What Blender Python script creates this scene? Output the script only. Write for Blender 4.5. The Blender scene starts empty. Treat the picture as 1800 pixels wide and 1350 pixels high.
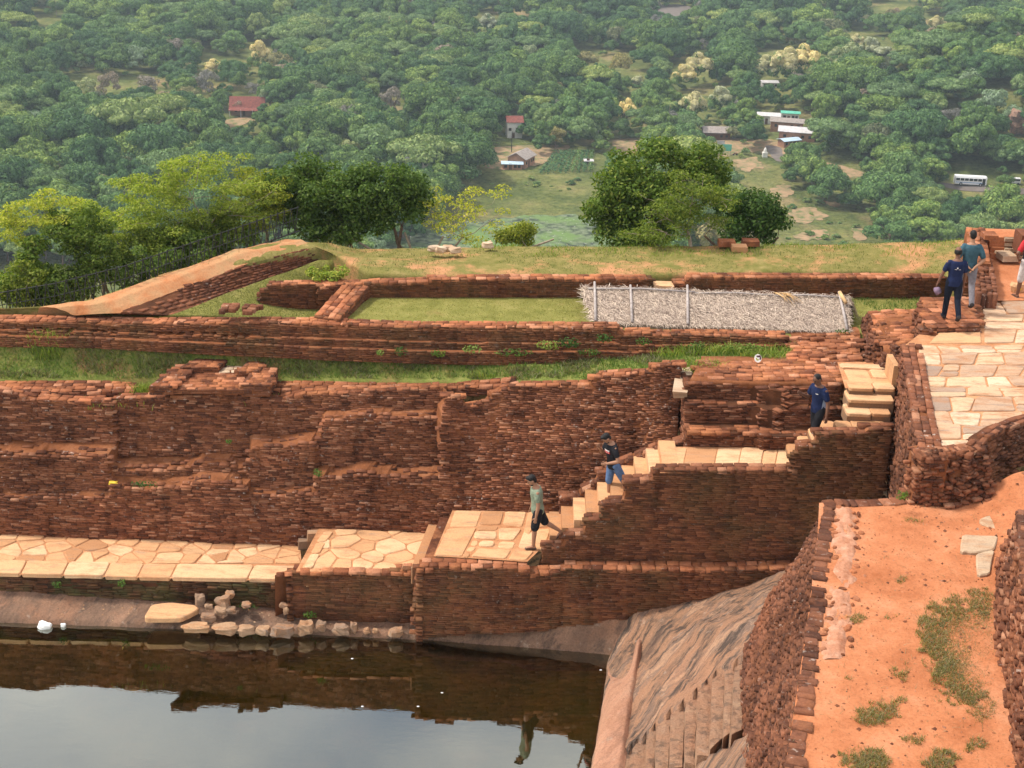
import bpy, math, random
import numpy as np
from mathutils import Vector, Matrix, noise as mnoise

# ------------------------------------------------------------------ camera, sky, sun, exposure
scene = bpy.context.scene
COL = scene.collection
F, PITCH = 2600.0, math.radians(23.0)          # focal length in pixels of the 1800 px wide photograph
SP, CP = math.sin(PITCH), math.cos(PITCH)

cam_d = bpy.data.cameras.new('camera')
cam_d.sensor_width = 36.0
cam_d.lens = 36.0 * F / 1800.0
cam_d.clip_start, cam_d.clip_end = 0.5, 6000.0
cam = bpy.data.objects.new('camera', cam_d)
ROLL = 0.036                                    # the photograph was taken slightly tilted
cam.rotation_euler = (Matrix.Rotation(math.radians(90) - PITCH, 3, 'X') @ Matrix.Rotation(ROLL, 3, 'Z')).to_euler()
COL.objects.link(cam)
scene.camera = cam

SUN_EL, SUN_AZ = math.radians(55), math.radians(-78)   # azimuth measured from +Y (into the picture) towards +X
world = bpy.data.worlds.new('World'); scene.world = world
world.use_nodes = True
nt = world.node_tree; nt.nodes.clear()
def wn(t): return nt.nodes.new(t)
w_out, w_bg, w_sky = wn('ShaderNodeOutputWorld'), wn('ShaderNodeBackground'), wn('ShaderNodeTexSky')
w_sky.sky_type = 'NISHITA'; w_sky.sun_disc = False
w_sky.sun_elevation = SUN_EL; w_sky.sun_rotation = SUN_AZ
w_sky.air_density = 1.2; w_sky.dust_density = 2.5; w_sky.ozone_density = 1.0
w_tc, w_map = wn('ShaderNodeTexCoord'), wn('ShaderNodeMapping')
w_map.inputs['Scale'].default_value = (1.0, 1.0, 2.2)
w_noi, w_rmp, w_mix = wn('ShaderNodeTexNoise'), wn('ShaderNodeValToRGB'), wn('ShaderNodeMix')
w_noi.inputs['Scale'].default_value = 1.9; w_noi.inputs['Detail'].default_value = 7.0
w_noi.inputs['Roughness'].default_value = 0.58
w_rmp.color_ramp.elements[0].position = 0.34; w_rmp.color_ramp.elements[1].position = 0.62
w_mix.data_type = 'RGBA'
w_mix.inputs[7].default_value = (8.8, 8.2, 7.8, 1)      # thin bright cloud
nt.links.new(w_tc.outputs['Generated'], w_map.inputs['Vector'])
nt.links.new(w_map.outputs['Vector'], w_noi.inputs['Vector'])
nt.links.new(w_noi.outputs['Fac'], w_rmp.inputs['Fac'])
nt.links.new(w_rmp.outputs['Color'], w_mix.inputs[0])
nt.links.new(w_sky.outputs['Color'], w_mix.inputs[6])
nt.links.new(w_mix.outputs[2], w_bg.inputs['Color'])
nt.links.new(w_bg.outputs['Background'], w_out.inputs['Surface'])
w_bg.inputs['Strength'].default_value = 0.15

sun_d = bpy.data.lights.new('sun', 'SUN')
sun_d.energy = 3.2; sun_d.angle = math.radians(7); sun_d.color = (1.0, 0.93, 0.82)
sun = bpy.data.objects.new('sun', sun_d); COL.objects.link(sun)
sdir = Vector((math.sin(SUN_AZ) * math.cos(SUN_EL), math.cos(SUN_AZ) * math.cos(SUN_EL), math.sin(SUN_EL)))
sun.rotation_euler = (-sdir).to_track_quat('-Z', 'Y').to_euler()
sun.location = (0, 0, 40)

scene.view_settings.view_transform = 'Standard'
scene.view_settings.look = 'None'
scene.view_settings.exposure = 0.38
scene.view_settings.gamma = 1.0
scene.cycles.max_bounces = 6
scene.cycles.diffuse_bounces = 3
scene.cycles.glossy_bounces = 3
scene.cycles.transparent_max_bounces = 10
scene.cycles.volume_bounces = 0
scene.cycles.use_denoising = True

# ------------------------------------------------------------------ picture geometry: a pixel of the photograph to a point in the place
def T(y):
    v = (675.0 - y) / F
    return (SP - v * CP) / (CP + v * SP)
def K(y):
    return 1.0 / (CP + (675.0 - y) / F * SP)
CR, SR = math.cos(ROLL), math.sin(ROLL)
def lv(x, y):
    """pixel with the camera's roll taken out"""
    dx, dy = x - 900.0, y - 675.0
    return 900.0 + dx * CR + dy * SR, 675.0 - dx * SR + dy * CR
def TT(x, y): return T(lv(x, y)[1])
def Yc(x, y, Y): return Y * T(y) / TT(x, y)
def at(x, y, Y):
    xl, yl = lv(x, y)
    return Vector(((xl - 900.0) / F * K(yl) * Y, Y, -Y * T(yl)))
def PY(x, y, Y): return at(x, y, Yc(x, y, Y))
def P(x, y, z): return at(x, y, -z / TT(x, y))
def topx(p):
    d = p[1] * CP - p[2] * SP
    dx, dy = F * p[0] / d, -F * (p[1] * SP + p[2] * CP) / d
    return 900 + dx * CR - dy * SR, 675 + dx * SR + dy * CR

rnd = random.Random(7)
rng = np.random.default_rng(7)
def nz(x, y, z=0.0, s=1.0):
    return mnoise.noise(Vector((x * s, y * s, z * s)))

# ------------------------------------------------------------------ materials
MATS = {}
def material(name):
    m = bpy.data.materials.new(name); m.use_nodes = True
    n = m.node_tree; n.nodes.clear()
    out = n.nodes.new('ShaderNodeOutputMaterial'); b = n.nodes.new('ShaderNodeBsdfPrincipled')
    n.links.new(b.outputs[0], out.inputs['Surface'])
    MATS[name] = m
    return m, n, b, out
def ramp(n, fac, stops, interp='LINEAR'):
    r = n.nodes.new('ShaderNodeValToRGB'); e = r.color_ramp.elements
    r.color_ramp.interpolation = interp
    while len(e) < len(stops): e.new(0.5)
    for i, (p, c) in enumerate(stops):
        e[i].position = p; e[i].color = (c[0], c[1], c[2], 1) if not isinstance(c, (int, float)) else (c, c, c, 1)
    n.links.new(fac, r.inputs['Fac'])
    return r.outputs['Color']
def coords(n, kind='world', scale=(1, 1, 1)):
    mp = n.nodes.new('ShaderNodeMapping'); mp.inputs['Scale'].default_value = scale
    if kind == 'world':
        g = n.nodes.new('ShaderNodeNewGeometry'); n.links.new(g.outputs['Position'], mp.inputs['Vector'])
    else:
        t = n.nodes.new('ShaderNodeTexCoord'); n.links.new(t.outputs['Object'], mp.inputs['Vector'])
    return mp.outputs['Vector']
def noise_tex(n, vec, scale, detail=5, rough=0.6, dist=0.0):
    t = n.nodes.new('ShaderNodeTexNoise')
    t.inputs['Scale'].default_value = scale; t.inputs['Detail'].default_value = detail
    t.inputs['Roughness'].default_value = rough; t.inputs['Distortion'].default_value = dist
    n.links.new(vec, t.inputs['Vector'])
    return t.outputs['Fac']
def mixc(n, fac, a, b, mode='MIX'):
    m = n.nodes.new('ShaderNodeMix'); m.data_type = 'RGBA'; m.blend_type = mode
    for i, v in ((0, fac), (6, a), (7, b)):
        if isinstance(v, (int, float)): m.inputs[i].default_value = v
        elif isinstance(v, tuple): m.inputs[i].default_value = (v[0], v[1], v[2], 1)
        else: n.links.new(v, m.inputs[i])
    return m.outputs[2]
def math_n(n, op, a, b=None):
    m = n.nodes.new('ShaderNodeMath'); m.operation = op
    for i, v in ((0, a), (1, b)):
        if v is None: continue
        if isinstance(v, (int, float)): m.inputs[i].default_value = v
        else: n.links.new(v, m.inputs[i])
    return m.outputs[0]
def bump(n, bsdf, h, strength=0.5, dist=0.02):
    b = n.nodes.new('ShaderNodeBump'); b.inputs['Strength'].default_value = strength; b.inputs['Distance'].default_value = dist
    n.links.new(h, b.inputs['Height']); n.links.new(b.outputs[0], bsdf.inputs['Normal'])
def piece_random(n):
    g = n.nodes.new('ShaderNodeNewGeometry'); o = n.nodes.new('ShaderNodeObjectInfo')
    return math_n(n, 'FRACT', math_n(n, 'ADD', g.outputs['Random Per Island'], o.outputs['Random']))

def brick_material(name, stops, lichen=0.5, moss=0.0, dust=(0.22, 0.086, 0.040)):
    m, n, b, out = material(name)
    v = coords(n)
    col = ramp(n, piece_random(n), stops)
    big = noise_tex(n, v, 0.55, 4, 0.6)
    col = mixc(n, ramp(n, big, [(0.36, 0.72), (0.62, 1.2)]), (0, 0, 0), col, 'MIX') if False else mixc(n, 1.0, col, ramp(n, big, [(0.32, (0.62, 0.58, 0.56)), (0.5, (0.95, 0.95, 0.95)), (0.68, (1.22, 1.14, 1.08))]), 'MULTIPLY')
    streak = noise_tex(n, coords(n, 'world', (2.4, 2.4, 0.35)), 1.0, 4, 0.6)
    col = mixc(n, 1.0, col, ramp(n, streak, [(0.30, (0.55, 0.52, 0.50)), (0.46, (1, 1, 1))]), 'MULTIPLY')
    dst = noise_tex(n, v, 1.7, 6, 0.65)
    col = mixc(n, ramp(n, dst, [(0.50, 0.0), (0.66, 0.65)]), col, dust)
    fine = noise_tex(n, v, 26.0, 4, 0.7)
    col = mixc(n, 0.55, col, ramp(n, fine, [(0.3, (0.45, 0.42, 0.40)), (0.5, (1, 1, 1)), (0.7, (1.35, 1.3, 1.25))]), 'MULTIPLY')
    if lichen:
        sp = noise_tex(n, v, 9.0, 3, 0.6)
        zone = noise_tex(n, v, 0.8, 2, 0.5)
        spots = math_n(n, 'MULTIPLY', ramp(n, sp, [(0.63, 0.0), (0.69, 1.0)]), ramp(n, zone, [(0.38, 0.0), (0.6, 1.0)]))
        col = mixc(n, math_n(n, 'MULTIPLY', spots, lichen), col, (0.48, 0.40, 0.34))
    if moss:
        mz = noise_tex(n, v, 1.3, 5, 0.65)
        col = mixc(n, math_n(n, 'MULTIPLY', ramp(n, mz, [(0.42, 0.0), (0.62, 1.0)]), moss), col, (0.075, 0.075, 0.028))
    n.links.new(col, b.inputs['Base Color'])
    b.inputs['Roughness'].default_value = 0.93; b.inputs['Specular IOR Level'].default_value = 0.15
    bump(n, b, noise_tex(n, v, 60.0, 5, 0.75), 0.35, 0.01)
    return m
BR = [(0.0, (0.085, 0.036, 0.022)), (0.3, (0.148, 0.057, 0.032)), (0.6, (0.211, 0.083, 0.044)), (0.85, (0.278, 0.116, 0.063)), (1.0, (0.376, 0.193, 0.116))]
brick_material('brick', BR, 0.6)
brick_material('brick_neat', [(0.0, (0.092, 0.038, 0.023)), (0.5, (0.156, 0.061, 0.032)), (1.0, (0.239, 0.097, 0.048))], 0.25, 0.25)
brick_material('brick_damp', [(0.0, (0.050, 0.028, 0.016)), (0.5, (0.105, 0.05, 0.026)), (1.0, (0.165, 0.075, 0.038))], 0.25, 0.75, (0.12, 0.065, 0.03))
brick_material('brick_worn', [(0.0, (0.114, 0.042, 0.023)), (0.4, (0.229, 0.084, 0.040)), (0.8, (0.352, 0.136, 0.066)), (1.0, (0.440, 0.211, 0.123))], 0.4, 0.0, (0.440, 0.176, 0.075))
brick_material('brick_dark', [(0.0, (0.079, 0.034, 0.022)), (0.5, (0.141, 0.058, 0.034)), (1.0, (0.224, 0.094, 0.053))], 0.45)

def soil_material(name, c1, c2, c3, sc=1.0):
    m, n, b, out = material(name)
    v = coords(n)
    col = ramp(n, noise_tex(n, v, 0.9 * sc, 6, 0.65), [(0.30, c1), (0.52, c2), (0.72, c3)])
    col = mixc(n, 0.5, col, ramp(n, noise_tex(n, v, 22.0, 5, 0.7), [(0.3, (0.6, 0.57, 0.54)), (0.5, (1, 1, 1)), (0.7, (1.25, 1.22, 1.2))]), 'MULTIPLY')
    n.links.new(col, b.inputs['Base Color']); b.inputs['Roughness'].default_value = 0.97
    b.inputs['Specular IOR Level'].default_value = 0.1
    bump(n, b, noise_tex(n, v, 14.0, 6, 0.7), 0.6, 0.03)
    return m
soil_material('soil', (0.33, 0.112, 0.046), (0.46, 0.178, 0.082), (0.54, 0.25, 0.135))
soil_material('soil_dry', (0.44, 0.17, 0.07), (0.46, 0.25, 0.125), (0.40, 0.28, 0.14), 1.6)
soil_material('mortar', (0.136, 0.051, 0.022), (0.226, 0.085, 0.037), (0.307, 0.136, 0.068), 2.0)
soil_material('core', (0.05, 0.022, 0.013), (0.10, 0.042, 0.022), (0.19, 0.075, 0.036), 1.5)
soil_material('joint', (0.36, 0.155, 0.07), (0.46, 0.225, 0.11), (0.55, 0.31, 0.17), 3.0)

def stone_material(name, stops, stain=0.6):
    m, n, b, out = material(name)
    v = coords(n)
    col = ramp(n, piece_random(n), stops)
    st = noise_tex(n, coords(n, 'world', (1.0, 2.5, 1.0)), 1.6, 6, 0.7, 0.4)
    col = mixc(n, ramp(n, st, [(0.47, 0.0), (0.66, stain)]), col, (0.36, 0.175, 0.085))
    grey = noise_tex(n, coords(n, 'world', (0.7, 3.2, 1.0)), 2.2, 7, 0.75)
    col = mixc(n, ramp(n, grey, [(0.53, 0.0), (0.70, stain)]), col, (0.25, 0.19, 0.15))
    col = mixc(n, 0.6, col, ramp(n, noise_tex(n, v, 30.0, 5, 0.7), [(0.3, (0.66, 0.62, 0.58)), (0.5, (1, 1, 1)), (0.72, (1.12, 1.1, 1.08))]), 'MULTIPLY')
    n.links.new(col, b.inputs['Base Color']); b.inputs['Roughness'].default_value = 0.9
    b.inputs['Specular IOR Level'].default_value = 0.2
    bump(n, b, noise_tex(n, v, 16.0, 7, 0.75), 0.6, 0.02)
    return m
SL = [(0.0, (0.42, 0.21, 0.10)), (0.25, (0.56, 0.31, 0.155)), (0.7, (0.64, 0.385, 0.205)), (1.0, (0.68, 0.45, 0.265))]
stone_material('slab', SL)
stone_material('slab_worn', [(0.0, (0.30, 0.22, 0.17)), (0.25, (0.50, 0.33, 0.21)), (0.7, (0.60, 0.40, 0.25)), (1.0, (0.62, 0.46, 0.32))], 0.9)
stone_material('boulder', [(0.0, (0.20, 0.135, 0.095)), (0.5, (0.32, 0.205, 0.13)), (1.0, (0.46, 0.29, 0.165))], 0.9)
stone_material('pale_stone', [(0.0, (0.46, 0.34, 0.23)), (1.0, (0.58, 0.45, 0.32))], 0.5)

# streaked bedrock
def rock_material(name, pal, dark=0.75):
    m, n, b, out = material(name)
    v = coords(n)
    g = n.nodes.new('ShaderNodeNewGeometry'); mp = n.nodes.new('ShaderNodeCombineXYZ')
    for k, (ax, sc_) in enumerate((((-0.45, -0.62, -0.55), 0.30), ((0.80, -0.60, 0.02), 2.0), ((0.30, 0.48, -0.82), 2.6))):   # along the bedding, across it, through it
        d_ = n.nodes.new('ShaderNodeVectorMath'); d_.operation = 'DOT_PRODUCT'; d_.inputs[1].default_value = tuple(c * sc_ for c in ax)
        n.links.new(g.outputs['Position'], d_.inputs[0]); n.links.new(d_.outputs['Value'], mp.inputs[k])
    col = ramp(n, noise_tex(n, mp.outputs[0], 1.0, 7, 0.66, 0.5), pal)
    col = mixc(n, ramp(n, noise_tex(n, v, 0.7, 6, 0.65), [(0.50, 0.0), (0.64, 0.6)]), col, (0.38, 0.19, 0.11))
    col = mixc(n, ramp(n, noise_tex(n, mp.outputs[0], 1.9, 8, 0.72), [(0.51, 0.0), (0.60, dark)]), col, (0.075, 0.055, 0.045))
    col = mixc(n, ramp(n, noise_tex(n, v, 4.5, 6, 0.7), [(0.60, 0.0), (0.72, 0.6)]), col, (0.46, 0.36, 0.28))
    col = mixc(n, 0.7, col, ramp(n, noise_tex(n, v, 26.0, 5, 0.75), [(0.3, (0.55, 0.53, 0.5)), (0.5, (1, 1, 1)), (0.7, (1.25, 1.22, 1.2))]), 'MULTIPLY')
    n.links.new(col, b.inputs['Base Color']); b.inputs['Roughness'].default_value = 0.85; b.inputs['Specular IOR Level'].default_value = 0.25
    hgt = n.nodes.new('ShaderNodeMath'); hgt.operation = 'ADD'
    n.links.new(noise_tex(n, mp.outputs[0], 1.6, 9, 0.72), hgt.inputs[0]); n.links.new(noise_tex(n, v, 7.0, 8, 0.75), hgt.inputs[1])
    bump(n, b, hgt.outputs[0], 1.0, 0.08)
rock_material('rock', [(0.30, (0.10, 0.062, 0.048)), (0.40, (0.22, 0.135, 0.092)), (0.48, (0.38, 0.205, 0.12)), (0.55, (0.20, 0.135, 0.105)), (0.62, (0.46, 0.27, 0.165)), (0.75, (0.24, 0.16, 0.125))], 0.95)
rock_material('rock_pink', [(0.30, (0.34, 0.17, 0.105)), (0.5, (0.46, 0.235, 0.15)), (0.7, (0.52, 0.30, 0.20))], 0.25)
rock_material('rock_grey', [(0.30, (0.14, 0.09, 0.065)), (0.5, (0.25, 0.15, 0.10)), (0.7, (0.36, 0.21, 0.135))], 0.6)

def ground_green(name, soil_c, greens, soil_amt=(0.50, 0.62), sc=1.0):
    m, n, b, out = material(name)
    v = coords(n)
    g = ramp(n, noise_tex(n, v, 2.6 * sc, 6, 0.7), greens)
    col = mixc(n, ramp(n, noise_tex(n, v, 0.8 * sc, 6, 0.68), [(soil_amt[0], 0.0), (soil_amt[1], 1.0)]), g, soil_c)
    col = mixc(n, 0.5, col, ramp(n, noise_tex(n, v, 30.0 * sc, 5, 0.7), [(0.3, (0.5, 0.5, 0.45)), (0.5, (1, 1, 1)), (0.7, (1.3, 1.3, 1.2))]), 'MULTIPLY')
    n.links.new(col, b.inputs['Base Color']); b.inputs['Roughness'].default_value = 1.0; b.inputs['Specular IOR Level'].default_value = 0.05
    bump(n, b, noise_tex(n, v, 20.0 * sc, 6, 0.7), 0.7, 0.04 / sc)
    return m
ground_green('lawn', (0.30, 0.20, 0.09), [(0.3, (0.15, 0.155, 0.038)), (0.55, (0.23, 0.22, 0.065)), (0.75, (0.31, 0.27, 0.10))], (0.60, 0.80))
ground_green('dry_grass', (0.47, 0.24, 0.12), [(0.3, (0.12, 0.13, 0.032)), (0.55, (0.22, 0.19, 0.065)), (0.75, (0.33, 0.25, 0.11))], (0.50, 0.64))
ground_green('weedy', (0.24, 0.14, 0.065), [(0.3, (0.11, 0.145, 0.032)), (0.55, (0.19, 0.215, 0.055)), (0.75, (0.30, 0.265, 0.10))], (0.50, 0.68))
m, n, b, out = material('scrub')
v = coords(n)
g_ = ramp(n, noise_tex(n, v, 0.05, 8, 0.72), [(0.30, (0.06, 0.085, 0.026)), (0.46, (0.12, 0.145, 0.045)), (0.58, (0.20, 0.20, 0.07)), (0.72, (0.27, 0.225, 0.10))])
g_ = mixc(n, ramp(n, noise_tex(n, v, 0.022, 6, 0.6), [(0.58, 0.0), (0.70, 0.8)]), g_, (0.36, 0.25, 0.14))
g_ = mixc(n, 0.85, g_, ramp(n, noise_tex(n, v, 0.6, 6, 0.75), [(0.3, (0.35, 0.4, 0.35)), (0.5, (1, 1, 1)), (0.7, (1.4, 1.35, 1.2))]), 'MULTIPLY')
n.links.new(g_, b.inputs['Base Color']); b.inputs['Roughness'].default_value = 1.0; b.inputs['Specular IOR Level'].default_value = 0.05
bump(n, b, noise_tex(n, v, 0.5, 6, 0.7), 1.0, 1.2)

def plain(name, c, rough=0.8, spec=0.3, var=0.25, sc=8.0, metal=0.0):
    m, n, b, out = material(name)
    v = coords(n, 'object')
    lo = tuple(x * (1 - var) for x in c); hi = tuple(min(1, x * (1 + var)) for x in c)
    n.links.new(ramp(n, noise_tex(n, v, sc, 4, 0.6), [(0.3, lo), (0.7, hi)]), b.inputs['Base Color'])
    b.inputs['Roughness'].default_value = rough; b.inputs['Specular IOR Level'].default_value = spec; b.inputs['Metallic'].default_value = metal
    return m

def leaf_material(name, stops, transl=0.35, sc=0.6):
    m, n, b, out = material(name)
    col = ramp(n, piece_random(n), stops)
    o = n.nodes.new('ShaderNodeObjectInfo')
    tint = ramp(n, o.outputs['Random'], [(0.0, (0.58, 0.70, 0.80)), (0.35, (0.85, 0.95, 1.0)), (0.65, (1.05, 1.02, 0.95)), (1.0, (1.40, 1.25, 0.95))])
    col = mixc(n, 1.0, col, tint, 'MULTIPLY')
    n.links.new(col, b.inputs['Base Color']); b.inputs['Roughness'].default_value = 0.7; b.inputs['Specular IOR Level'].default_value = 0.2
    t = n.nodes.new('ShaderNodeBsdfTranslucent'); n.links.new(mixc(n, 1.0, col, (1.2, 1.25, 0.6), 'MULTIPLY'), t.inputs['Color'])
    mx = n.nodes.new('ShaderNodeMixShader'); mx.inputs[0].default_value = transl
    n.links.new(b.outputs[0], mx.inputs[1]); n.links.new(t.outputs[0], mx.inputs[2]); n.links.new(mx.outputs[0], out.inputs['Surface'])
    return m
leaf_material('grass_lush', [(0.0, (0.10, 0.175, 0.026)), (0.6, (0.20, 0.29, 0.05)), (1.0, (0.34, 0.36, 0.10))])
leaf_material('grass_lawn', [(0.0, (0.13, 0.145, 0.034)), (0.6, (0.24, 0.235, 0.065)), (1.0, (0.38, 0.32, 0.14))])
leaf_material('grass_straw', [(0.0, (0.16, 0.13, 0.05)), (0.6, (0.30, 0.24, 0.11)), (1.0, (0.46, 0.38, 0.22))])
leaf_material('weed_leaf', [(0.0, (0.03, 0.07, 0.012)), (0.6, (0.07, 0.14, 0.022)), (1.0, (0.13, 0.21, 0.04))])

# pond water: clear tinted surface over a bed
m, n, b, out = material('water')
n.nodes.remove(b)
fr = n.nodes.new('ShaderNodeFresnel'); fr.inputs['IOR'].default_value = 1.33
tr = n.nodes.new('ShaderNodeBsdfTransparent'); tr.inputs['Color'].default_value = (0.34, 0.30, 0.08, 1)
gl = n.nodes.new('ShaderNodeBsdfGlossy'); gl.inputs['Roughness'].default_value = 0.015; gl.inputs['Color'].default_value = (0.94, 1.0, 0.92, 1)
mx = n.nodes.new('ShaderNodeMixShader')
bp = n.nodes.new('ShaderNodeBump'); bp.inputs['Strength'].default_value = 0.035; bp.inputs['Distance'].default_value = 0.02
n.links.new(noise_tex(n, coords(n, 'world', (1.0, 2.4, 1)), 2.2, 4, 0.55), bp.inputs['Height'])
n.links.new(bp.outputs[0], gl.inputs['Normal']); n.links.new(bp.outputs[0], fr.inputs['Normal'])
n.links.new(math_n(n, 'ADD', math_n(n, 'MULTIPLY', fr.outputs[0], 6.5), 0.03), mx.inputs[0])
n.links.new(tr.outputs[0], mx.inputs[1]); n.links.new(gl.outputs[0], mx.inputs[2])
n.links.new(mx.outputs[0], out.inputs['Surface'])
soil_material('pond_bed', (0.12, 0.12, 0.018), (0.19, 0.17, 0.03), (0.32, 0.19, 0.04), 0.8)

# ------------------------------------------------------------------ mesh helpers
def mesh_np(name, verts, quads=None, tris=None, smooth=False):
    me = bpy.data.meshes.new(name)
    verts = np.asarray(verts, np.float32).reshape(-1, 3)
    loops, starts, totals = [], [], []
    pos = 0
    for f, k in ((quads, 4), (tris, 3)):
        if f is None or len(f) == 0: continue
        f = np.asarray(f, np.int32).reshape(-1, k)
        loops.append(f.ravel()); starts.append(pos + np.arange(len(f)) * k); pos += f.size
    loops = np.concatenate(loops); starts = np.concatenate(starts)
    me.vertices.add(len(verts)); me.vertices.foreach_set('co', verts.ravel())
    me.loops.add(len(loops)); me.loops.foreach_set('vertex_index', loops)
    me.polygons.add(len(starts)); me.polygons.foreach_set('loop_start', starts.astype(np.int32))
    me.update(calc_edges=True); me.validate()
    if smooth: me.polygons.foreach_set('use_smooth', np.ones(len(me.polygons), bool))
    return me
def mesh_py(name, verts, faces, smooth=False):
    me = bpy.data.meshes.new(name); me.from_pydata([tuple(v) for v in verts], [], faces); me.update()
    if smooth: me.polygons.foreach_set('use_smooth', np.ones(len(me.polygons), bool))
    return me
def link(name, me, mat=None, parent=None, kind=None):
    o = bpy.data.objects.new(name, me)
    if mat and me is not None and len(me.materials) == 0: me.materials.append(MATS[mat] if isinstance(mat, str) else mat)
    COL.objects.link(o)
    if parent is not None: o.parent = parent
    if kind: o['kind'] = kind
    return o
def tag(o, label, cat, group=None):
    o['label'] = label; o['category'] = cat
    if group: o['group'] = group
    return o
def thing(name, label, cat, loc=(0, 0, 0), rotz=0.0, group=None):
    o = bpy.data.objects.new(name, None); COL.objects.link(o)
    o.location = loc; o.rotation_euler = (0, 0, rotz); o.empty_display_size = 0.2
    return tag(o, label, cat, group)
def keep(o, parent):
    """parent o while its mesh stays in world coordinates (parents here carry translation / z rotation)"""
    o.parent = parent
    loc = Matrix.Translation(parent.location) @ parent.rotation_euler.to_matrix().to_4x4()
    o.matrix_parent_inverse = loc.inverted()
    return o

class MB:
    """collects boxes, tubes and lofts into one mesh"""
    def __init__(s): s.v, s.f = [], []
    def add(s, verts, faces):
        k = len(s.v); s.v += [tuple(v) for v in verts]; s.f += [tuple(i + k for i in f) for f in faces]
        return s
    def box(s, c, d, rz=0.0, taper=1.0, M=None):
        x, y, z = d[0] / 2, d[1] / 2, d[2] / 2
        vs = [Vector((sx * x * (taper if sz > 0 else 1), sy * y * (taper if sz > 0 else 1), sz * z)) for sz in (-1, 1) for sx, sy in ((-1, -1), (1, -1), (1, 1), (-1, 1))]
        R = M or Matrix.Rotation(rz, 3, 'Z')
        vs = [R @ q + Vector(c) for q in vs]
        return s.add(vs, [(3, 2, 1, 0), (4, 5, 6, 7), (0, 1, 5, 4), (1, 2, 6, 5), (2, 3, 7, 6), (3, 0, 4, 7)])
    def tube(s, pts, radii, sides=8, caps=True):
        pts = [Vector(p) for p in pts]; n = len(pts)
        if isinstance(radii, (int, float)): radii = [radii] * n
        rings = []
        up = Vector((0.31, 0.17, 0.93))
        for i, p in enumerate(pts):
            d = (pts[min(i + 1, n - 1)] - pts[max(i - 1, 0)]).normalized()
            a = d.cross(up)
            if a.length < 1e-3: a = d.cross(Vector((1, 0, 0)))
            a.normalize(); bb = d.cross(a)
            r = radii[i]; rx, ry = (r if isinstance(r, tuple) else (r, r))
            rings.append([p + a * math.cos(t) * rx + bb * math.sin(t) * ry for t in [2 * math.pi * j / sides for j in range(sides)]])
        vs = [q for r in rings for q in r]; fs = []
        for i in range(n - 1):
            for j in range(sides):
                k = (j + 1) % sides
                fs.append((i * sides + j, i * sides + k, (i + 1) * sides + k, (i + 1) * sides + j))
        if caps:
            fs.append(tuple(range(sides))[::-1]); fs.append(tuple((n - 1) * sides + j for j in range(sides)))
        return s.add(vs, fs)
    def loft(s, rings, caps=True):
        """rings: list of (center, rx, ry, xaxis, yaxis)"""
        sides = 14; vs = []
        for c, rx, ry, xa, ya in rings:
            for j in range(sides):
                t = 2 * math.pi * j / sides
                vs.append(Vector(c) + Vector(xa) * math.cos(t) * rx + Vector(ya) * math.sin(t) * ry)
        fs = []
        for i in range(len(rings) - 1):
            for j in range(sides):
                k = (j + 1) % sides
                fs.append((i * sides + j, i * sides + k, (i + 1) * sides + k, (i + 1) * sides + j))
        if caps:
            fs.append(tuple(range(sides))[::-1]); fs.append(tuple((len(rings) - 1) * sides + j for j in range(sides)))
        return s.add(vs, fs)
    def ball(s, c, r, seg=10, rings=7, M=None):
        rx, ry, rz = r if isinstance(r, tuple) else (r, r, r)
        vs = [Vector((0, 0, rz))]
        for i in range(1, rings):
            a = math.pi * i / rings
            for j in range(seg):
                t = 2 * math.pi * j / seg
                vs.append(Vector((rx * math.sin(a) * math.cos(t), ry * math.sin(a) * math.sin(t), rz * math.cos(a))))
        vs.append(Vector((0, 0, -rz)))
        fs = [(0, 1 + j, 1 + (j + 1) % seg) for j in range(seg)]
        for i in range(rings - 2):
            for j in range(seg):
                k = (j + 1) % seg
                fs.append((1 + i * seg + j, 1 + (i + 1) * seg + j, 1 + (i + 1) * seg + k, 1 + i * seg + k))
        e = len(vs) - 1; q = 1 + (rings - 2) * seg
        fs += [(q + (j + 1) % seg, q + j, e) for j in range(seg)]
        if M is not None: vs = [M @ p for p in vs]
        return s.add([p + Vector(c) for p in vs], fs)
    def mesh(s, name, smooth=False): return mesh_py(name, s.v, s.f, smooth)
    def build(s, name, mat, parent=None, smooth=False, kind=None): return link(name, s.mesh(name, smooth), mat, parent, kind)

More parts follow.
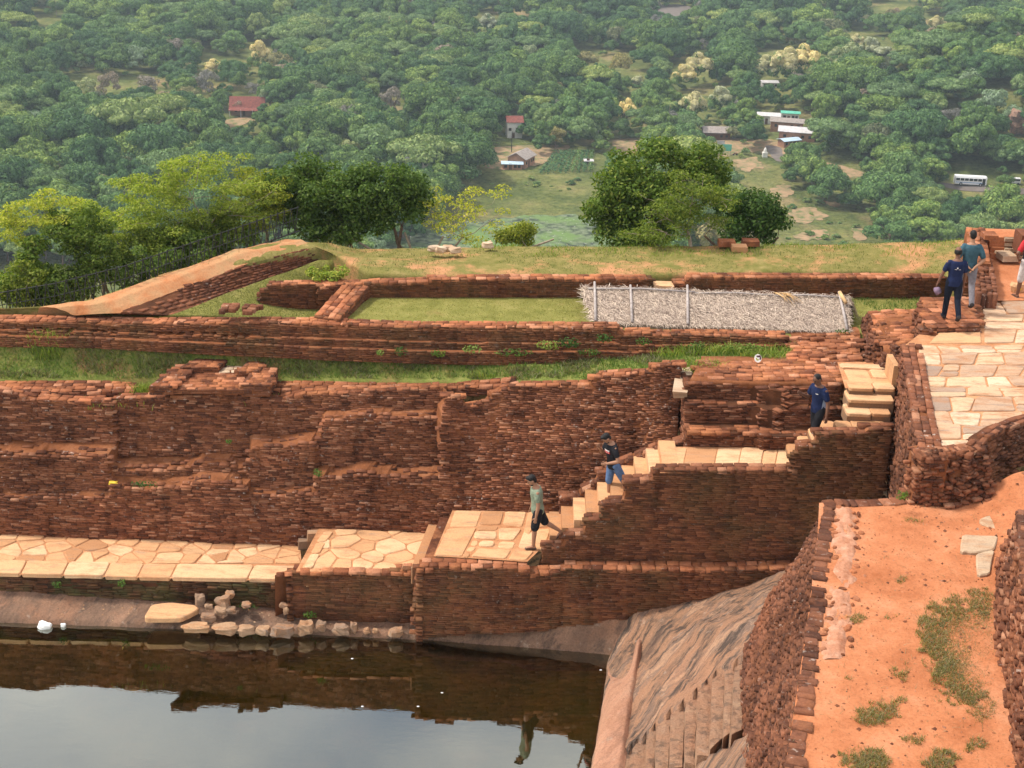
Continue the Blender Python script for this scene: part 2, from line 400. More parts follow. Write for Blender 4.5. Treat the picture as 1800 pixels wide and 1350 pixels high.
def sheet(name, rows, mat, sub=6, amp=0.0, nscale=1.0, kind='structure', smooth=True, parent=None, fn=None, curve=0.35):
    """ground sheet through a grid of world points, refined and roughened"""
    g = np.array([[list(p) for p in r] for r in rows], float)
    def refine(a, k):
        n = a.shape[0]; t = np.linspace(0, n - 1, (n - 1) * k + 1); i = np.clip(t.astype(int), 0, n - 2); f = (t - i)[:, None, None]
        p0 = a[np.clip(i - 1, 0, n - 1)]; p1 = a[i]; p2 = a[i + 1]; p3 = a[np.clip(i + 2, 0, n - 1)]
        if curve == 0: return p1 * (1 - f) + p2 * f
        m1, m2 = (p2 - p0) * curve, (p3 - p1) * curve
        return (2 * f**3 - 3 * f**2 + 1) * p1 + (f**3 - 2 * f**2 + f) * m1 + (-2 * f**3 + 3 * f**2) * p2 + (f**3 - f**2) * m2
    g = refine(g, sub); g = refine(g.transpose(1, 0, 2), sub).transpose(1, 0, 2)
    h, w = g.shape[:2]
    if amp:
        for i in range(h):
            for j in range(w):
                x, y, z = g[i, j]
                g[i, j, 2] += amp * (nz(x, y, z, nscale) + 0.5 * nz(x, y, z, nscale * 2.7))
    if fn is not None: g = fn(g)
    idx = np.arange(h * w).reshape(h, w)
    q = np.stack([idx[:-1, :-1], idx[1:, :-1], idx[1:, 1:], idx[:-1, 1:]], -1).reshape(-1, 4)
    me = mesh_np(name, g.reshape(-1, 3), q, smooth=smooth)
    o = link(name, me, mat, parent, kind)
    o['_grid'] = 0; del o['_grid']
    return o, g
# ------------------------------------------------------------------ masonry
def brick_arrays(specs, seed):
    """specs: list of (center, along, up, out, L, H, D) -> 12 vertices and 9 quads for each brick, edges worn"""
    r = np.random.default_rng(seed); N = len(specs)
    c = np.array([s[0] for s in specs]); a = np.array([s[1] for s in specs]); u = np.array([s[2] for s in specs]); o = np.array([s[3] for s in specs])
    L = np.array([s[4] for s in specs])[:, None]; H = np.array([s[5] for s in specs])[:, None]; D = np.array([s[6] for s in specs])[:, None]
    bv = np.minimum(H * 0.17, 0.010)
    sx = np.array([-1, 1, 1, -1]); sy = np.array([-1, -1, 1, 1])
    V = np.zeros((N, 12, 3))
    def put(k, lx, ly, lz): V[:, k] = c + a * lx + u * ly + o * lz
    for k in range(4):
        j = lambda s: r.normal(0, s * 0.8, (N, 1))
        put(k, sx[k] * L / 2, sy[k] * H / 2, -D)
        put(4 + k, sx[k] * L / 2 + j(0.004), sy[k] * H / 2 + j(0.0025), -bv * 1.3 + j(0.004))
        put(8 + k, sx[k] * (L / 2 - bv * 1.2) + j(0.006), sy[k] * (H / 2 - bv) + j(0.003), j(0.004))
    q = []
    for k in range(4):
        n = (k + 1) % 4
        q += [(k, n, 4 + n, 4 + k), (4 + k, 4 + n, 8 + n, 8 + k)]
    q.append((8, 9, 10, 11))
    Q = (np.array(q)[None] + (np.arange(N) * 12)[:, None, None]).reshape(-1, 4)
    return V.reshape(-1, 3), Q
UNIT = []
for k in range(8):
    vv, qq = brick_arrays([((0, 0, 0), (1, 0, 0), (0, 0, 1), (0, -1, 0), 0.28, 0.048, 0.14)], 100 + k)
    UNIT.append((vv, qq))
UNIT_MESH = {}
def unit_brick(mat, k):
    if (mat, k) not in UNIT_MESH:
        me = mesh_np('brick', *UNIT[k]); me.materials.append(MATS[mat]); UNIT_MESH[(mat, k)] = me
    return UNIT_MESH[(mat, k)]

def lay(parent, specs, mat, seed, single=0):
    """the largest bricks in view become parts of their own, the rest one mass of real bricks"""
    if not specs: return
    if single:
        def size(s):
            c = s[0]; x, y = topx(c)
            if not (0 < x < 1800 and 0 < y < 1350): return 0
            d = Vector(c).length
            face = max(0.0, -(Vector(s[3]).dot(Vector(c).normalized())))
            return s[4] * s[5] * face / d**2
        order = sorted(range(len(specs)), key=lambda i: -size(specs[i]))
        if len(specs) > single: order = order[:single]
        pick = set(order)
        for i in order:
            c, a, u, o, L, H, D = specs[i]
            ob = bpy.data.objects.new('brick', unit_brick(mat, i % 8)); COL.objects.link(ob)
            M = Matrix((a, (-o[0], -o[1], -o[2]), u)).transposed().to_4x4()
            M = Matrix.Translation(Vector(c)) @ M @ Matrix.Diagonal((L / 0.28, D / 0.14, H / 0.048, 1))
            ob.parent = parent; ob.matrix_parent_inverse = Matrix.Translation(parent.location).inverted(); ob.matrix_basis = M
        specs = [s for i, s in enumerate(specs) if i not in pick]
    if specs:
        vv, qq = brick_arrays(specs, seed)
        o = link('brickwork', mesh_np('brickwork', vv, qq), mat, None, 'stuff'); keep(o, parent)

class Ruled:
    """surface between a bottom and a top polyline"""
    def __init__(s, bot, top):
        s.b = [Vector(p) for p in bot]; s.t = [Vector(p) for p in top]
        s.cum = [0.0]
        for i in range(1, len(s.b)):
            d1 = (s.b[i] - s.b[i - 1]); d2 = (s.t[i] - s.t[i - 1]); d1.z = d2.z = 0
            s.cum.append(s.cum[-1] + max(1e-4, 0.5 * (d1.length + d2.length)))
        s.len = s.cum[-1]
    def seg(s, x):
        x = min(max(x, 0.0), s.len)
        i = 0
        while i < len(s.cum) - 2 and x > s.cum[i + 1]: i += 1
        return i, (x - s.cum[i]) / (s.cum[i + 1] - s.cum[i])
    def at(s, x):
        i, f = s.seg(x)
        return s.b[i].lerp(s.b[i + 1], f), s.t[i].lerp(s.t[i + 1], f)
    def axes(s, x):
        i, f = s.seg(x)
        a = (s.b[i + 1] - s.b[i]) + (s.t[i + 1] - s.t[i]); a.z = 0
        if a.length < 1e-5: a = Vector((1, 0, 0))
        a.normalize()
        n = Vector((a.y, -a.x, 0))
        m = s.b[i].lerp(s.b[i + 1], 0.5); d = s.t[i].lerp(s.t[i + 1], 0.5) - m
        N = a.cross(d)
        if N.dot(m) > 0: N = -N                                     # towards the viewer
        if n.dot(N) < 0: n = -n
        if a.cross(Vector((0, 0, 1))).dot(n) < 0: a = -a          # keep right handed: along x up = out
        return a, n

def ctrl(pts):
    """(x, y_anchor, Y, z_bottom, y_top, batter) -> bottom and top world points"""
    bot, top = [], []
    for x, ya, Y, zb, yt, bt in pts:
        q = PY(x, ya, Y); Y = q.y
        if isinstance(zb, tuple): zb = -Y * TT(x, zb[0]) - 0.12
        zt = yt if yt < 0 else -(Y + bt) * TT(x, yt)
        bot.append((q.x, Y, zb)); top.append((q.x, Y + bt, zt))
    return bot, top

def masonry(name, label, bot, top, mat='brick', course=0.05, blen=(0.20, 0.34), rough=0.012, miss=0.02, off=None,
            cap=0.0, cap_mat=None, ragged=0.03, single=0, seed=1, group=None, tilt=0.02, hole=None, core='core', capz=0.0, cat='brick wall', deep=0.14, thick=None, parent=None, ends=True):
    R = Ruled(bot, top); rr = random.Random(seed)
    if parent is None:
        c0 = R.b[len(R.b) // 2]
        root = thing(name, label, cat, (c0.x, c0.y, min(p.z for p in R.b)), 0, group)
    else: root = parent
    zmin = min(p.z for p in R.b); zmax = max(p.z for p in R.t)
    specs = []
    z = zmin + course / 2; row = 0
    while z < zmax:
        x = -rr.random() * blen[1]
        while x < R.len:
            L = rr.uniform(*blen); xm = x + L / 2
            x += L
            if xm < 0.02 or xm > R.len - 0.02: continue
            b, t = R.at(xm)
            zt = t.z + ragged * 2.0 * nz(xm * 1.3, seed * 3.1, row * 0.2)
            if not (b.z - course < z < zt - course * 0.4): continue
            if rr.random() < miss: continue
            if hole and hole(xm, z, b, t): continue
            f = (z - b.z) / max(0.05, t.z - b.z)
            p = b.lerp(t, min(max(f, 0), 1))
            a, n = R.axes(xm)
            o = off(xm, z, p) if off else 0.0
            o += rr.gauss(0, rough) + rough * 1.6 * nz(xm * 1.1, z * 1.6, seed)
            wav = course * 0.25 * nz(xm * 0.5, row * 0.05, seed + 9.0)
            c = Vector((p.x, p.y, z + wav)) + n * o
            th = rr.gauss(0, tilt); ps = rr.gauss(0, tilt * 1.2)
            a2 = (a * math.cos(th) + Vector((0, 0, 1)) * math.sin(th)); a2 = (a2 + n * ps).normalized()
            u2 = n.cross(a2).normalized(); n2 = a2.cross(u2)
            specs.append((tuple(c), tuple(a2), tuple(u2), tuple(n2), L * rr.uniform(0.965, 1.0) - 0.003, course * rr.uniform(0.86, 1.02) - 0.002, deep))
        z += course; row += 1
    # cap of bricks laid on top
    capspecs = []
    if cap > 0:
        bw = 0.16; nrow = max(1, int(round(cap / bw))); bw = cap / nrow
        for k in range(nrow):
            x = -rr.random() * 0.3
            while x < R.len:
                L = rr.uniform(0.18, 0.34); xm = x + L / 2; x += L
                if xm < 0.02 or xm > R.len - 0.02 or rr.random() < miss: continue
                b, t = R.at(xm); a, n = R.axes(xm)
                z = t.z + capz + rr.gauss(0, 0.004) + ragged * 0.7 * nz(xm * 1.3, k * 0.5, seed)
                if off: n_o = off(xm, t.z - 0.02, t)
                else: n_o = 0.0
                c = Vector((t.x, t.y, z)) + n * (n_o - (k + 0.5) * bw)
                i, f = R.seg(xm); sl = (R.t[i + 1] - R.t[i]).normalized()
                if abs(sl.z) > 0.5: sl = a
                if sl.dot(a) < 0: sl = -sl
                th = rr.gauss(0, 0.06); a2 = (sl + n * th).normalized(); up = Vector((0, 0, 1))
                up = (up - a2 * up.dot(a2)).normalized(); u2 = up.cross(a2)
                capspecs.append((tuple(c), tuple(a2), tuple(u2), tuple(up), L - 0.012, bw * rr.uniform(0.86, 0.97), 0.09))
    # bricks on the two end faces
    if ends:
        for xe, sg_ in ((0.0, -1), (R.len, 1)):
            if sg_ < 0 and ends == 'last' or sg_ > 0 and ends == 'first': continue
            b, t = R.at(xe); a, n = R.axes(xe)
            d0 = (R.b[1] - R.b[0]) if sg_ < 0 else (R.b[-1] - R.b[-2]); d0.z = 0; d0.normalize()
            oe = d0 * sg_; ew = thick if thick is not None else max(cap, 0.3)
            ze = b.z + course / 2
            while ze < t.z - course * 0.4:
                f = (ze - b.z) / max(0.05, t.z - b.z); p = b.lerp(t, f); xx = 0.0
                o0 = off(xe, ze, p) if off else 0.0
                while xx < ew - 0.05:
                    L = min(rr.uniform(*blen), ew - xx); c = p + n * (o0 - xx - L / 2) + oe * (0.02 + rr.gauss(0, rough))
                    al = -n if (-n).cross(Vector((0, 0, 1))).dot(oe) > 0 else n
                    th_ = rr.gauss(0, tilt); a2 = (al * math.cos(th_) + Vector((0, 0, 1)) * math.sin(th_)).normalized(); u2 = oe.cross(a2).normalized()
                    specs.append(((c.x, c.y, ze), tuple(a2), tuple(u2), tuple(a2.cross(u2)), L - 0.006, course * rr.uniform(0.8, 1) - 0.004, 0.12)); xx += L
                ze += course
    # core behind the bricks
    nx = max(2, int(R.len / 0.12)); nrw = 34
    vs = []
    tk = thick if thick is not None else max(cap, 0.3)
    for i in range(nx + 1):
        xm = R.len * i / nx
        b, t = R.at(xm); a, n = R.axes(xm)
        for j in range(nrw + 1):
            f = j / nrw; p = b.lerp(t, f)
            o = (off(xm, p.z, p) if off else 0.0) - 0.016 - rough * 1.2
            if hole and hole(xm, p.z, b, t): o -= 0.16
            zz = p.z - (0.04 if j == nrw else 0)
            vs.append((p.x + n.x * o, p.y + n.y * o, zz))
        q = Vector(vs[-1]) - n * tk; vs.append((q.x, q.y, t.z - 0.07))
        q = Vector((q.x, q.y, 0)) - n * 0.02; vs.append((q.x, q.y, b.z))
    w = nrw + 3
    fs = []
    for i in range(nx):
        for j in range(w - 1): fs.append((i * w + j, (i + 1) * w + j, (i + 1) * w + j + 1, i * w + j + 1))
    fs.append(tuple(range(w))); fs.append(tuple(nx * w + k for k in range(w))[::-1])
    o = link('core', mesh_py('core', vs, fs), core); keep(o, root)
    if single:
        lay(root, specs + capspecs if (cap_mat is None or cap_mat == mat) else specs, mat, seed, single)
        if not (cap_mat is None or cap_mat == mat): lay(root, capspecs, cap_mat, seed + 1)
    else:
        lay(root, specs, mat, seed); lay(root, capspecs, cap_mat or mat, seed + 1)
    return root

def flat_bricks(root, front, back, mat, seed, bw=0.17, L=(0.2, 0.36), zj=0.008, miss=0.03, single=0, th=0.07, gap=0.012):
    """bricks lying flat between two edges"""
    R = Ruled(front, back); rr = random.Random(seed); specs = []
    wid = sum((R.t[i] - R.b[i]).length for i in range(len(R.b))) / len(R.b)
    nrow = max(1, int(round(wid / bw)))
    for k in range(nrow):
        x = -rr.random() * 0.3
        while x < R.len:
            l = rr.uniform(*L); xm = x + l / 2; x += l
            if xm < 0 or xm > R.len or rr.random() < miss: continue
            b, t = R.at(xm); f = (k + 0.5) / nrow
            c = b.lerp(t, f); c.z += rr.gauss(0, zj)
            i, g = R.seg(xm)
            a = ((R.b[i + 1] - R.b[i]) * (1 - f) + (R.t[i + 1] - R.t[i]) * f).normalized()
            d = (t - b).normalized()
            up = a.cross(d)
            if up.z < 0: up = -up
            th_ = rr.gauss(0, 0.07); a2 = (a + d * th_).normalized(); up.normalize(); u2 = up.cross(a2)
            specs.append((tuple(c), tuple(a2), tuple(u2), tuple(up), l - gap, (t - b).length / nrow * rr.uniform(0.85, 0.95), th))
    lay(root, specs, mat, seed, single)

def clip_poly(poly, nx, ny, d):
    """keep the side nx*x+ny*y <= d"""
    out = []
    for i in range(len(poly)):
        p, q = poly[i - 1], poly[i]
        a = nx * p[0] + ny * p[1] - d; b = nx * q[0] + ny * q[1] - d
        if (a <= 0) != (b <= 0):
            t = a / (a - b); out.append((p[0] + (q[0] - p[0]) * t, p[1] + (q[1] - p[1]) * t))
        if b <= 0: out.append(q)
    return out
def voronoi(poly, seeds, gap):
    cells = []
    for i, s in enumerate(seeds):
        c = list(poly)
        for j, o in enumerate(seeds):
            if i == j or not c: continue
            dx, dy = o[0] - s[0], o[1] - s[1]; l = math.hypot(dx, dy)
            if l < 1e-6 or l > 3.5: continue
            c = clip_poly(c, dx / l, dy / l, (dx * (s[0] + o[0]) / 2 + dy * (s[1] + o[1]) / 2) / l - gap / 2)
        if len(c) >= 3: cells.append(c)
    return cells
def slab_mesh(poly, zf, th, rr, bev=0.014, zj=0.006):
    # worn corners
    pts = []
    n = len(poly)
    for i in range(n):
        p, q = Vector((*poly[i], 0)), Vector((*poly[(i + 1) % n], 0))
        l = (q - p).length
        k = min(0.22, 0.045 / max(l, 0.01))
        pts += [p.lerp(q, k), p.lerp(q, 0.5) + Vector((rr.gauss(0, 0.006), rr.gauss(0, 0.006), 0)), p.lerp(q, 1 - k)]
    c = sum(pts, Vector()) / len(pts)
    dz = rr.gauss(0, zj); tx, ty = rr.gauss(0, 0.006), rr.gauss(0, 0.006)
    vs = []
    def zz(p): return zf(p.x, p.y) + dz + tx * (p.x - c.x) + ty * (p.y - c.y)
    for p in pts: vs.append((p.x, p.y, zz(p) - th))
    for p in pts: vs.append((p.x, p.y, zz(p) - bev))
    for p in pts:
        d = c - p; q = p + d.normalized() * min(bev * 1.2, d.length * 0.3)
        vs.append((q.x, q.y, zz(q) + rr.gauss(0, 0.0015)))
    vs.append((c.x, c.y, zz(c) + 0.002))
    m = len(pts); fs = []
    for i in range(m):
        k = (i + 1) % m
        fs += [(i, k, m + k, m + i), (m + i, m + k, 2 * m + k, 2 * m + i), (2 * m + i, 2 * m + k, 3 * m)]
    return mesh_py('stone', vs, fs)
def ccw(poly):
    a = sum(poly[i - 1][0] * poly[i][1] - poly[i][0] * poly[i - 1][1] for i in range(len(poly)))
    return poly if a > 0 else poly[::-1]
def pave(root, poly, zf, mat, n=None, seeds=None, gap=0.035, seed=1, th=0.06, name='paving_stone', jit=0.33, cell=(0.6, 0.45), zj=0.006):
    rr = random.Random(seed)
    poly = ccw([tuple(p)[:2] for p in poly])
    if seeds is None:
        xs = [p[0] for p in poly]; ys = [p[1] for p in poly]; seeds = []
        y = min(ys) + cell[1] / 2; k = 0
        while y < max(ys) + cell[1]:
            x = min(xs) - cell[0] * rr.random()
            while x < max(xs) + cell[0]:
                w = cell[0] * rr.uniform(0.6, 1.5)
                s = (x + w / 2 + rr.uniform(-jit, jit) * cell[0] * 0.4, y + rr.uniform(-jit, jit) * cell[1])
                seeds.append(s); x += w
            y += cell[1]; k += 1
    cells = voronoi(poly, seeds, gap)
    for c in cells:
        ar = abs(sum(c[i - 1][0] * c[i][1] - c[i][0] * c[i - 1][1] for i in range(len(c)))) / 2
        if ar < 0.015: continue
        o = link(name, slab_mesh(c, zf, th, rr, zj=zj), mat); keep(o, root)
def quad_grid(root, quads, zf, mat, seed=3, gap=0.02, th=0.06, name='paving_stone'):
    rr = random.Random(seed)
    for q in quads:
        c = ccw([tuple(p)[:2] for p in q]); cx = sum(p[0] for p in c) / len(c); cy = sum(p[1] for p in c) / len(c)
        c = [(p[0] + (cx - p[0]) * gap / max(0.05, math.hypot(p[0] - cx, p[1] - cy)), p[1] + (cy - p[1]) * gap / max(0.05, math.hypot(p[0] - cx, p[1] - cy))) for p in c]
        o = link(name, slab_mesh(c, zf, th, rr), mat); keep(o, root)
def poly_sheet(name, poly, z, mat, kind='structure', parent=None, depth=0.0):
    vs = [(p[0], p[1], p[2] if z is None else z) for p in poly]; n = len(vs); fs = [tuple(range(n))]
    me = mesh_py(name, vs, fs)
    if me.polygons[0].normal.z < 0: me.flip_normals()
    o = link(name, me, mat, None, kind)
    if parent is not None: keep(o, parent)
    return o

# levels
Z_PATH, Z_MID, Z_LAND, Z_LAND2, Z_LOW, Z_SLAB = -16.85, -16.38, -15.75, -13.70, -12.76, -12.28
Z_RPATH, Z_SOIL, Z_WATER, Z_LAWN, Z_UP = -11.45, -12.39, -17.75, -12.45, -12.03

# ---- valley, cliff and plateau ground come first
def valley_z(x, y):
    h = 26.0 * math.exp(-(((x - 190) / 75.0)**2 + ((y - 560) / 85.0)**2))
    h += 10.0 * math.exp(-(((x - 330) / 120.0)**2 + ((y - 760) / 130.0)**2))
    h += 1.5 * mnoise.noise(Vector((x * 0.012, y * 0.012, 0)))
    return -120.0 + h
gx = np.concatenate([np.linspace(-2400, -420, 12), np.linspace(-380, 420, 81), np.linspace(460, 2400, 12)])
gy = np.concatenate([np.linspace(-2400, 40, 12), np.linspace(120, 1050, 94), np.linspace(1100, 3600, 14)])
vv = np.array([[x, y, valley_z(x, y)] for y in gy for x in gx])
idx = np.arange(len(gx) * len(gy)).reshape(len(gy), len(gx))
qq = np.stack([idx[:-1, :-1], idx[:-1, 1:], idx[1:, 1:], idx[1:, :-1]], -1).reshape(-1, 4)
link('valley_ground', mesh_np('valley_ground', vv, qq, smooth=True), 'scrub', None, 'structure')

# pond
link('pond_water', mesh_py('pond_water', [(-18, 6, Z_WATER), (4.2, 6, Z_WATER), (4.2, 28.9, Z_WATER), (-18, 28.9, Z_WATER)], [(0, 1, 2, 3)]), 'water', None, 'structure')
bx_ = (-18.5, -10, -4, 0, 2, 4.5)
bed = [[(x, y, Z_WATER - 1.3) for x in bx_] for y in (5.5, 12, 18, 23, 25.6)]
bed.append([(x, 26.9, Z_WATER - 0.5) for x in bx_]); bed.append([(x, 28.2, Z_WATER - 0.03) for x in bx_])
for r in bed: r[4] = (1.3, r[4][1], max(r[4][2], Z_WATER - 0.75)); r[5] = (3.7, r[5][1], Z_WATER + 0.02)
sheet('pond_bed', bed, 'pond_bed', 8, 0.12, 0.9)

# rock bank along the far side of the pond and the bedrock on its right
wy = lambda X: 27.9 - 0.09 * (X + 4)      # line of the far wall faces
bank_top = [PY(-260, 1024, 29.1), PY(0, 1037, 28.92), PY(250, 1052, 28.75), PY(505, 1075, 28.45), PY(620, 1092, 28.2), PY(733, 1112, 27.65), PY(900, 1101, 27.5), PY(1000, 1093, 27.45), PY(1088, 1082, 27.4), PY(1150, 1073, 27.36)]
bank_edge = [P(-260, 1086, Z_WATER), P(0, 1094, Z_WATER), P(250, 1103, Z_WATER), P(505, 1113, Z_WATER), P(620, 1119, Z_WATER), P(733, 1124, Z_WATER), P(900, 1136, Z_WATER), P(1000, 1144, Z_WATER), P(1074, 1151, Z_WATER), P(1130, 1156, Z_WATER)]
def lerp(a, b, t): return Vector(a).lerp(Vector(b), t)
rows = [[t + Vector((0, 0.5, 0.05)) for t in bank_top], bank_top,
        [lerp(t, e, 0.5) + Vector((0, 0, 0.06)) for t, e in zip(bank_top, bank_edge)],
        [lerp(t, e, 0.88) + Vector((0, 0, 0.09)) for t, e in zip(bank_top, bank_edge)],
        [e + Vector((0, -0.02, -0.02)) for e in bank_edge], [e + Vector((0, -0.25, -0.7)) for e in bank_edge]]
BANK, bank_g = sheet('rock_bank', rows, 'rock_grey', 9, 0.05, 1.8)

def fw(x, y, Y=27.3): return PY(x, y, Y)
rk = [
 [P(1120, 1096, -19), fw(1100, 1040, 28.2), fw(1200, 1030, 28.1), fw(1290, 1005, 28.0), fw(1380, 975, 27.9), fw(1460, 940, 27.8)],
 [P(1074, 1151, Z_WATER), fw(1112, 1081, 27.32), fw(1200, 1063, 27.22), fw(1290, 1038, 27.12), fw(1372, 1008, 27.02), fw(1450, 985, 26.9)],
 [P(1067, 1190, Z_WATER), P(1118, 1150, -17.25), P(1180, 1128, -16.72), P(1250, 1102, -16.0), P(1330, 1082, -15.4), P(1420, 1060, -15.0)],
 [P(1055, 1270, Z_WATER), P(1108, 1256, -17.35), P(1170, 1222, -16.75), P(1240, 1185, -16.1), P(1316, 1160, -15.35), P(1400, 1150, -14.6)],
 [P(1040, 1350, Z_WATER), P(1095, 1350, -17.35), P(1152, 1345, -16.7), P(1232, 1330, -15.6), P(1312, 1320, -14.4), P(1390, 1310, -13.6)],
 [P(1012, 1500, Z_WATER), P(1080, 1500, -17.2), P(1150, 1500, -16.3), P(1235, 1500, -15.0), P(1320, 1500, -13.6), P(1390, 1500, -13.0)],
]
rk = [[Vector(r[0]) + Vector((-0.15, 0, -1.0))] + r for r in rk]
CUT_U = [(1085, 1335), (1110, 1312), (1150, 1275), (1215, 1222), (1262, 1180), (1330, 1150)]
def cut_low(x): return lerp_t(x, [(1085, 1400), (1200, 1345), (1330, 1268)])
def lerp_t(x, tab):
    if x <= tab[0][0]: return tab[0][1]
    for (a_, va), (b_, vb) in zip(tab, tab[1:]):
        if x <= b_: return va + (vb - va) * (x - a_) / (b_ - a_)
    return tab[-1][1]
rock_px = []
def rock_fn(g):
    for i in range(g.shape[0]):
        for j in range(g.shape[1]):
            p = g[i, j]; x, y = topx(p); q = Vector((p[0] * 1.9 + p[1] * .5, p[1] * .5 - p[0] * .2, p[2] * 1.3))
            p[2] += 0.09 * mnoise.noise(q * 1.2) + 0.05 * abs(mnoise.noise(q * 2.6)) + 0.025 * mnoise.noise(q * 6)
            rock_px.append((x, y, p[2]))
            if 1088 < x < 1330 and lerp_t(x, CUT_U) < y < cut_low(x) + 10: p[2] -= 0.30
    return g
ROCK, rock_g = sheet('bedrock', rk, 'rock', 14, 0.0, 1.3, fn=rock_fn)
def rock_z(x, y):
    d = sorted(((q[0] - x)**2 + (q[1] - y)**2 + 4, q[2]) for q in rock_px)[:6]
    w = sum(1 / a for a, _ in d); return sum(z / a for a, z in d) / w
ledge_rows = []
for (xl, yl), (xr, yr) in (((1084, 1122), (1132, 1086)), ((1073, 1160), (1130, 1130)), ((1063, 1212), (1122, 1190)), ((1054, 1275), (1110, 1268)), ((1041, 1348), (1098, 1350)), ((1024, 1430), (1088, 1430)), ((1010, 1500), (1080, 1500))):
    row = [P(xl, yl, max(Z_WATER - .02, rock_z(xl, yl) + .09))]
    for f in (.2, .5, .8): x_, y_ = xl + (xr - xl) * f, yl + (yr - yl) * f; row.append(P(x_, y_, rock_z(x_, y_) + .13))
    row.append(P(xr, yr, rock_z(xr, yr) - .05)); ledge_rows.append([row[0] + Vector((-.03, 0, -.4))] + row)
sheet('rock_ledge', ledge_rows, 'rock_pink', 6, 0.02, 2.0)

# paved lower path ground, soil platform, terraces
def lerp_tab(x, tab):
    if x <= tab[0][0]: return tab[0][1]
    for (a, va), (b, vb) in zip(tab, tab[1:]):
        if x <= b: return va + (vb - va) * (x - a) / (b - a)
    return tab[-1][1]
# distance of the top edge of the tall wall, by picture column
WT_TAB = [(x, Yc(x, y, Y) + bt) for x, y, Y, bt in ((-150, 932, 30.75, 1.03), (0, 937, 30.6, 1.03), (180, 944, 30.42, 1.05), (220, 946, 30.4, 1.22), (400, 953, 30.2, 1.22), (525, 957, 30.08, 1.22), (670, 932, 29.95, 1.26), (770, 905, 29.8, 1.35), (800, 897, 29.75, 1.0), (900, 897, 29.65, 1.15), (1050, 870, 29.5, 1.05), (1150, 800, 29.42, .8), (1190, 780, 29.4, .7), (1215, 760, 29.4, .7), (1400, 700, 29.4, .7))]
TERR_X = [-260, 0, 250, 550, 900, 1150, 1215, 1400]
terr_front = [at(x, y, lerp_tab(x, WT_TAB) + d) for x, y, d in zip(TERR_X, [668, 668, 668, 670, 672, 660, 655, 650], [.98, .98, .95, .9, .75, .4, .3, .3])]
terr_back = [PY(x, y, Y) for x, y, Y in zip(TERR_X, [586, 592, 602, 618, 626, 622, 618, 620], [33.9, 33.6, 33.2, 32.65, 32.3, 31.95, 31.8, 31.5])]
rows = [[p + Vector((0, -0.15, -0.25)) for p in terr_front], terr_front, [Vector((*lerp(a, b, 0.4).xy, a.z + (b.z - a.z) * 0.2)) for a, b in zip(terr_front, terr_back)], [Vector((*lerp(a, b, 0.75).xy, a.z + (b.z - a.z) * 0.58)) for a, b in zip(terr_front, terr_back)], terr_back, [p + Vector((0, 0.6, 0.02)) for p in terr_back]]
TERR, terr_g = sheet('terrace_ground', rows, 'weedy', 8, 0.05, 1.2)

# lawn inside the rooms and the high ground behind, out to the cliff edge
LPX = [590, 650, 700, 800, 900, 1000, 1100, 1300, 1520, 1640]
lf = [PY(x, y, Y) for x, y, Y in zip(LPX, [570, 574, 575, 576, 576, 578, 580, 590, 592, 592], [32.5, 32.4, 32.35, 32.28, 32.2, 32.1, 32.0, 31.8, 31.6, 31.6])]
rows = [[Vector((p.x, p.y + 0.25, Z_LAWN)) for p in lf]]
for y, xl, xr in ((554, 605, 1650), (522, 632, 1660), (492, 655, 1670), (462, 660, 1670)):
    rows.append([P(xl + (xr - xl) * k / 9, y, Z_LAWN) for k in range(10)])
LAWN, lawn_g = sheet('lawn_ground', rows, 'lawn', 5, 0.012, 1.4)

ROOM, room_g = sheet('room_ground', [[P(x, 561, z) for x, z in ((250, -12.60), (370, -12.68), (480, -12.8), (620, -12.9))], [P(x, 552, z) for x, z in ((305, -12.5), (400, -12.62), (500, -12.8), (615, -12.88))], [P(400, 515, -12.47), P(460, 520, -12.62), P(540, 520, -12.8), P(640, 520, -12.86)],
    [P(485, 485, -12.43), P(530, 487, -12.55), P(580, 487, -12.7), P(650, 487, -12.8)], [P(560, 457, -12.3), P(590, 457, -12.32), P(620, 457, -12.35), P(670, 460, -12.4)]], 'lawn', 6, 0.02, 1.2)
UX = [-230, 100, 330, 470, 560, 640, 760, 900, 1100, 1300, 1500, 1640, 1730, 1800, 1950]
up_edge = [PY(x, y, Y) for x, y, Y in zip(UX, [545, 538, 470, 430, 426, 438, 436, 433, 432, 432, 428, 424, 420, 418, 415], [34.6, 34.6, 35.9, 37.6, 38.3, 38.6, 38.5, 38.2, 38.0, 37.8, 37.6, 37.4, 37.4, 37.4, 37.4])]
up_in = [PY(x, y, Y) for x, y, Y in zip([-230, 190, 420, 558, 602, 650, 760, 900, 1100, 1300, 1500, 1640, 1745, 1800, 1950], [557, 551, 470, 439, 458, 478, 483, 482, 483, 478, 477, 480, 520, 525, 525], [35.0, 34.4, 36.2, 37.6, 37.0, 35.7, 35.4, 35.4, 35.4, 35.5, 35.5, 35.4, 32.6, 32.4, 32.4])]
up_mid = [lerp(a, b, 0.5) + Vector((0, 0, 0.05)) for a, b in zip(up_in, up_edge)]
rows = [[p + Vector((0, -0.02, -0.5)) for p in up_in], up_in, up_mid, up_edge, [p + Vector((-0.2 if i < 4 else 0, 0.7, -0.7)) for i, p in enumerate(up_edge)], [p + Vector((-0.8 if i < 4 else 0, 1.3, -4)) for i, p in enumerate(up_edge)]]
UPPER, upper_g = sheet('plateau_ground', rows, 'dry_grass', 7, 0.05, 1.1)
cl = [p + Vector((-0.8 if i < 4 else 0, 1.3, -4)) for i, p in enumerate(up_edge)]
sheet('cliff', [[p + Vector((0, -0.2, 0.3)) for p in cl], [p + Vector((-1, 4, -40)) for p in cl], [p + Vector((-4, 12, -117)) for p in cl]], 'rock', 5, 0.8, 0.2)

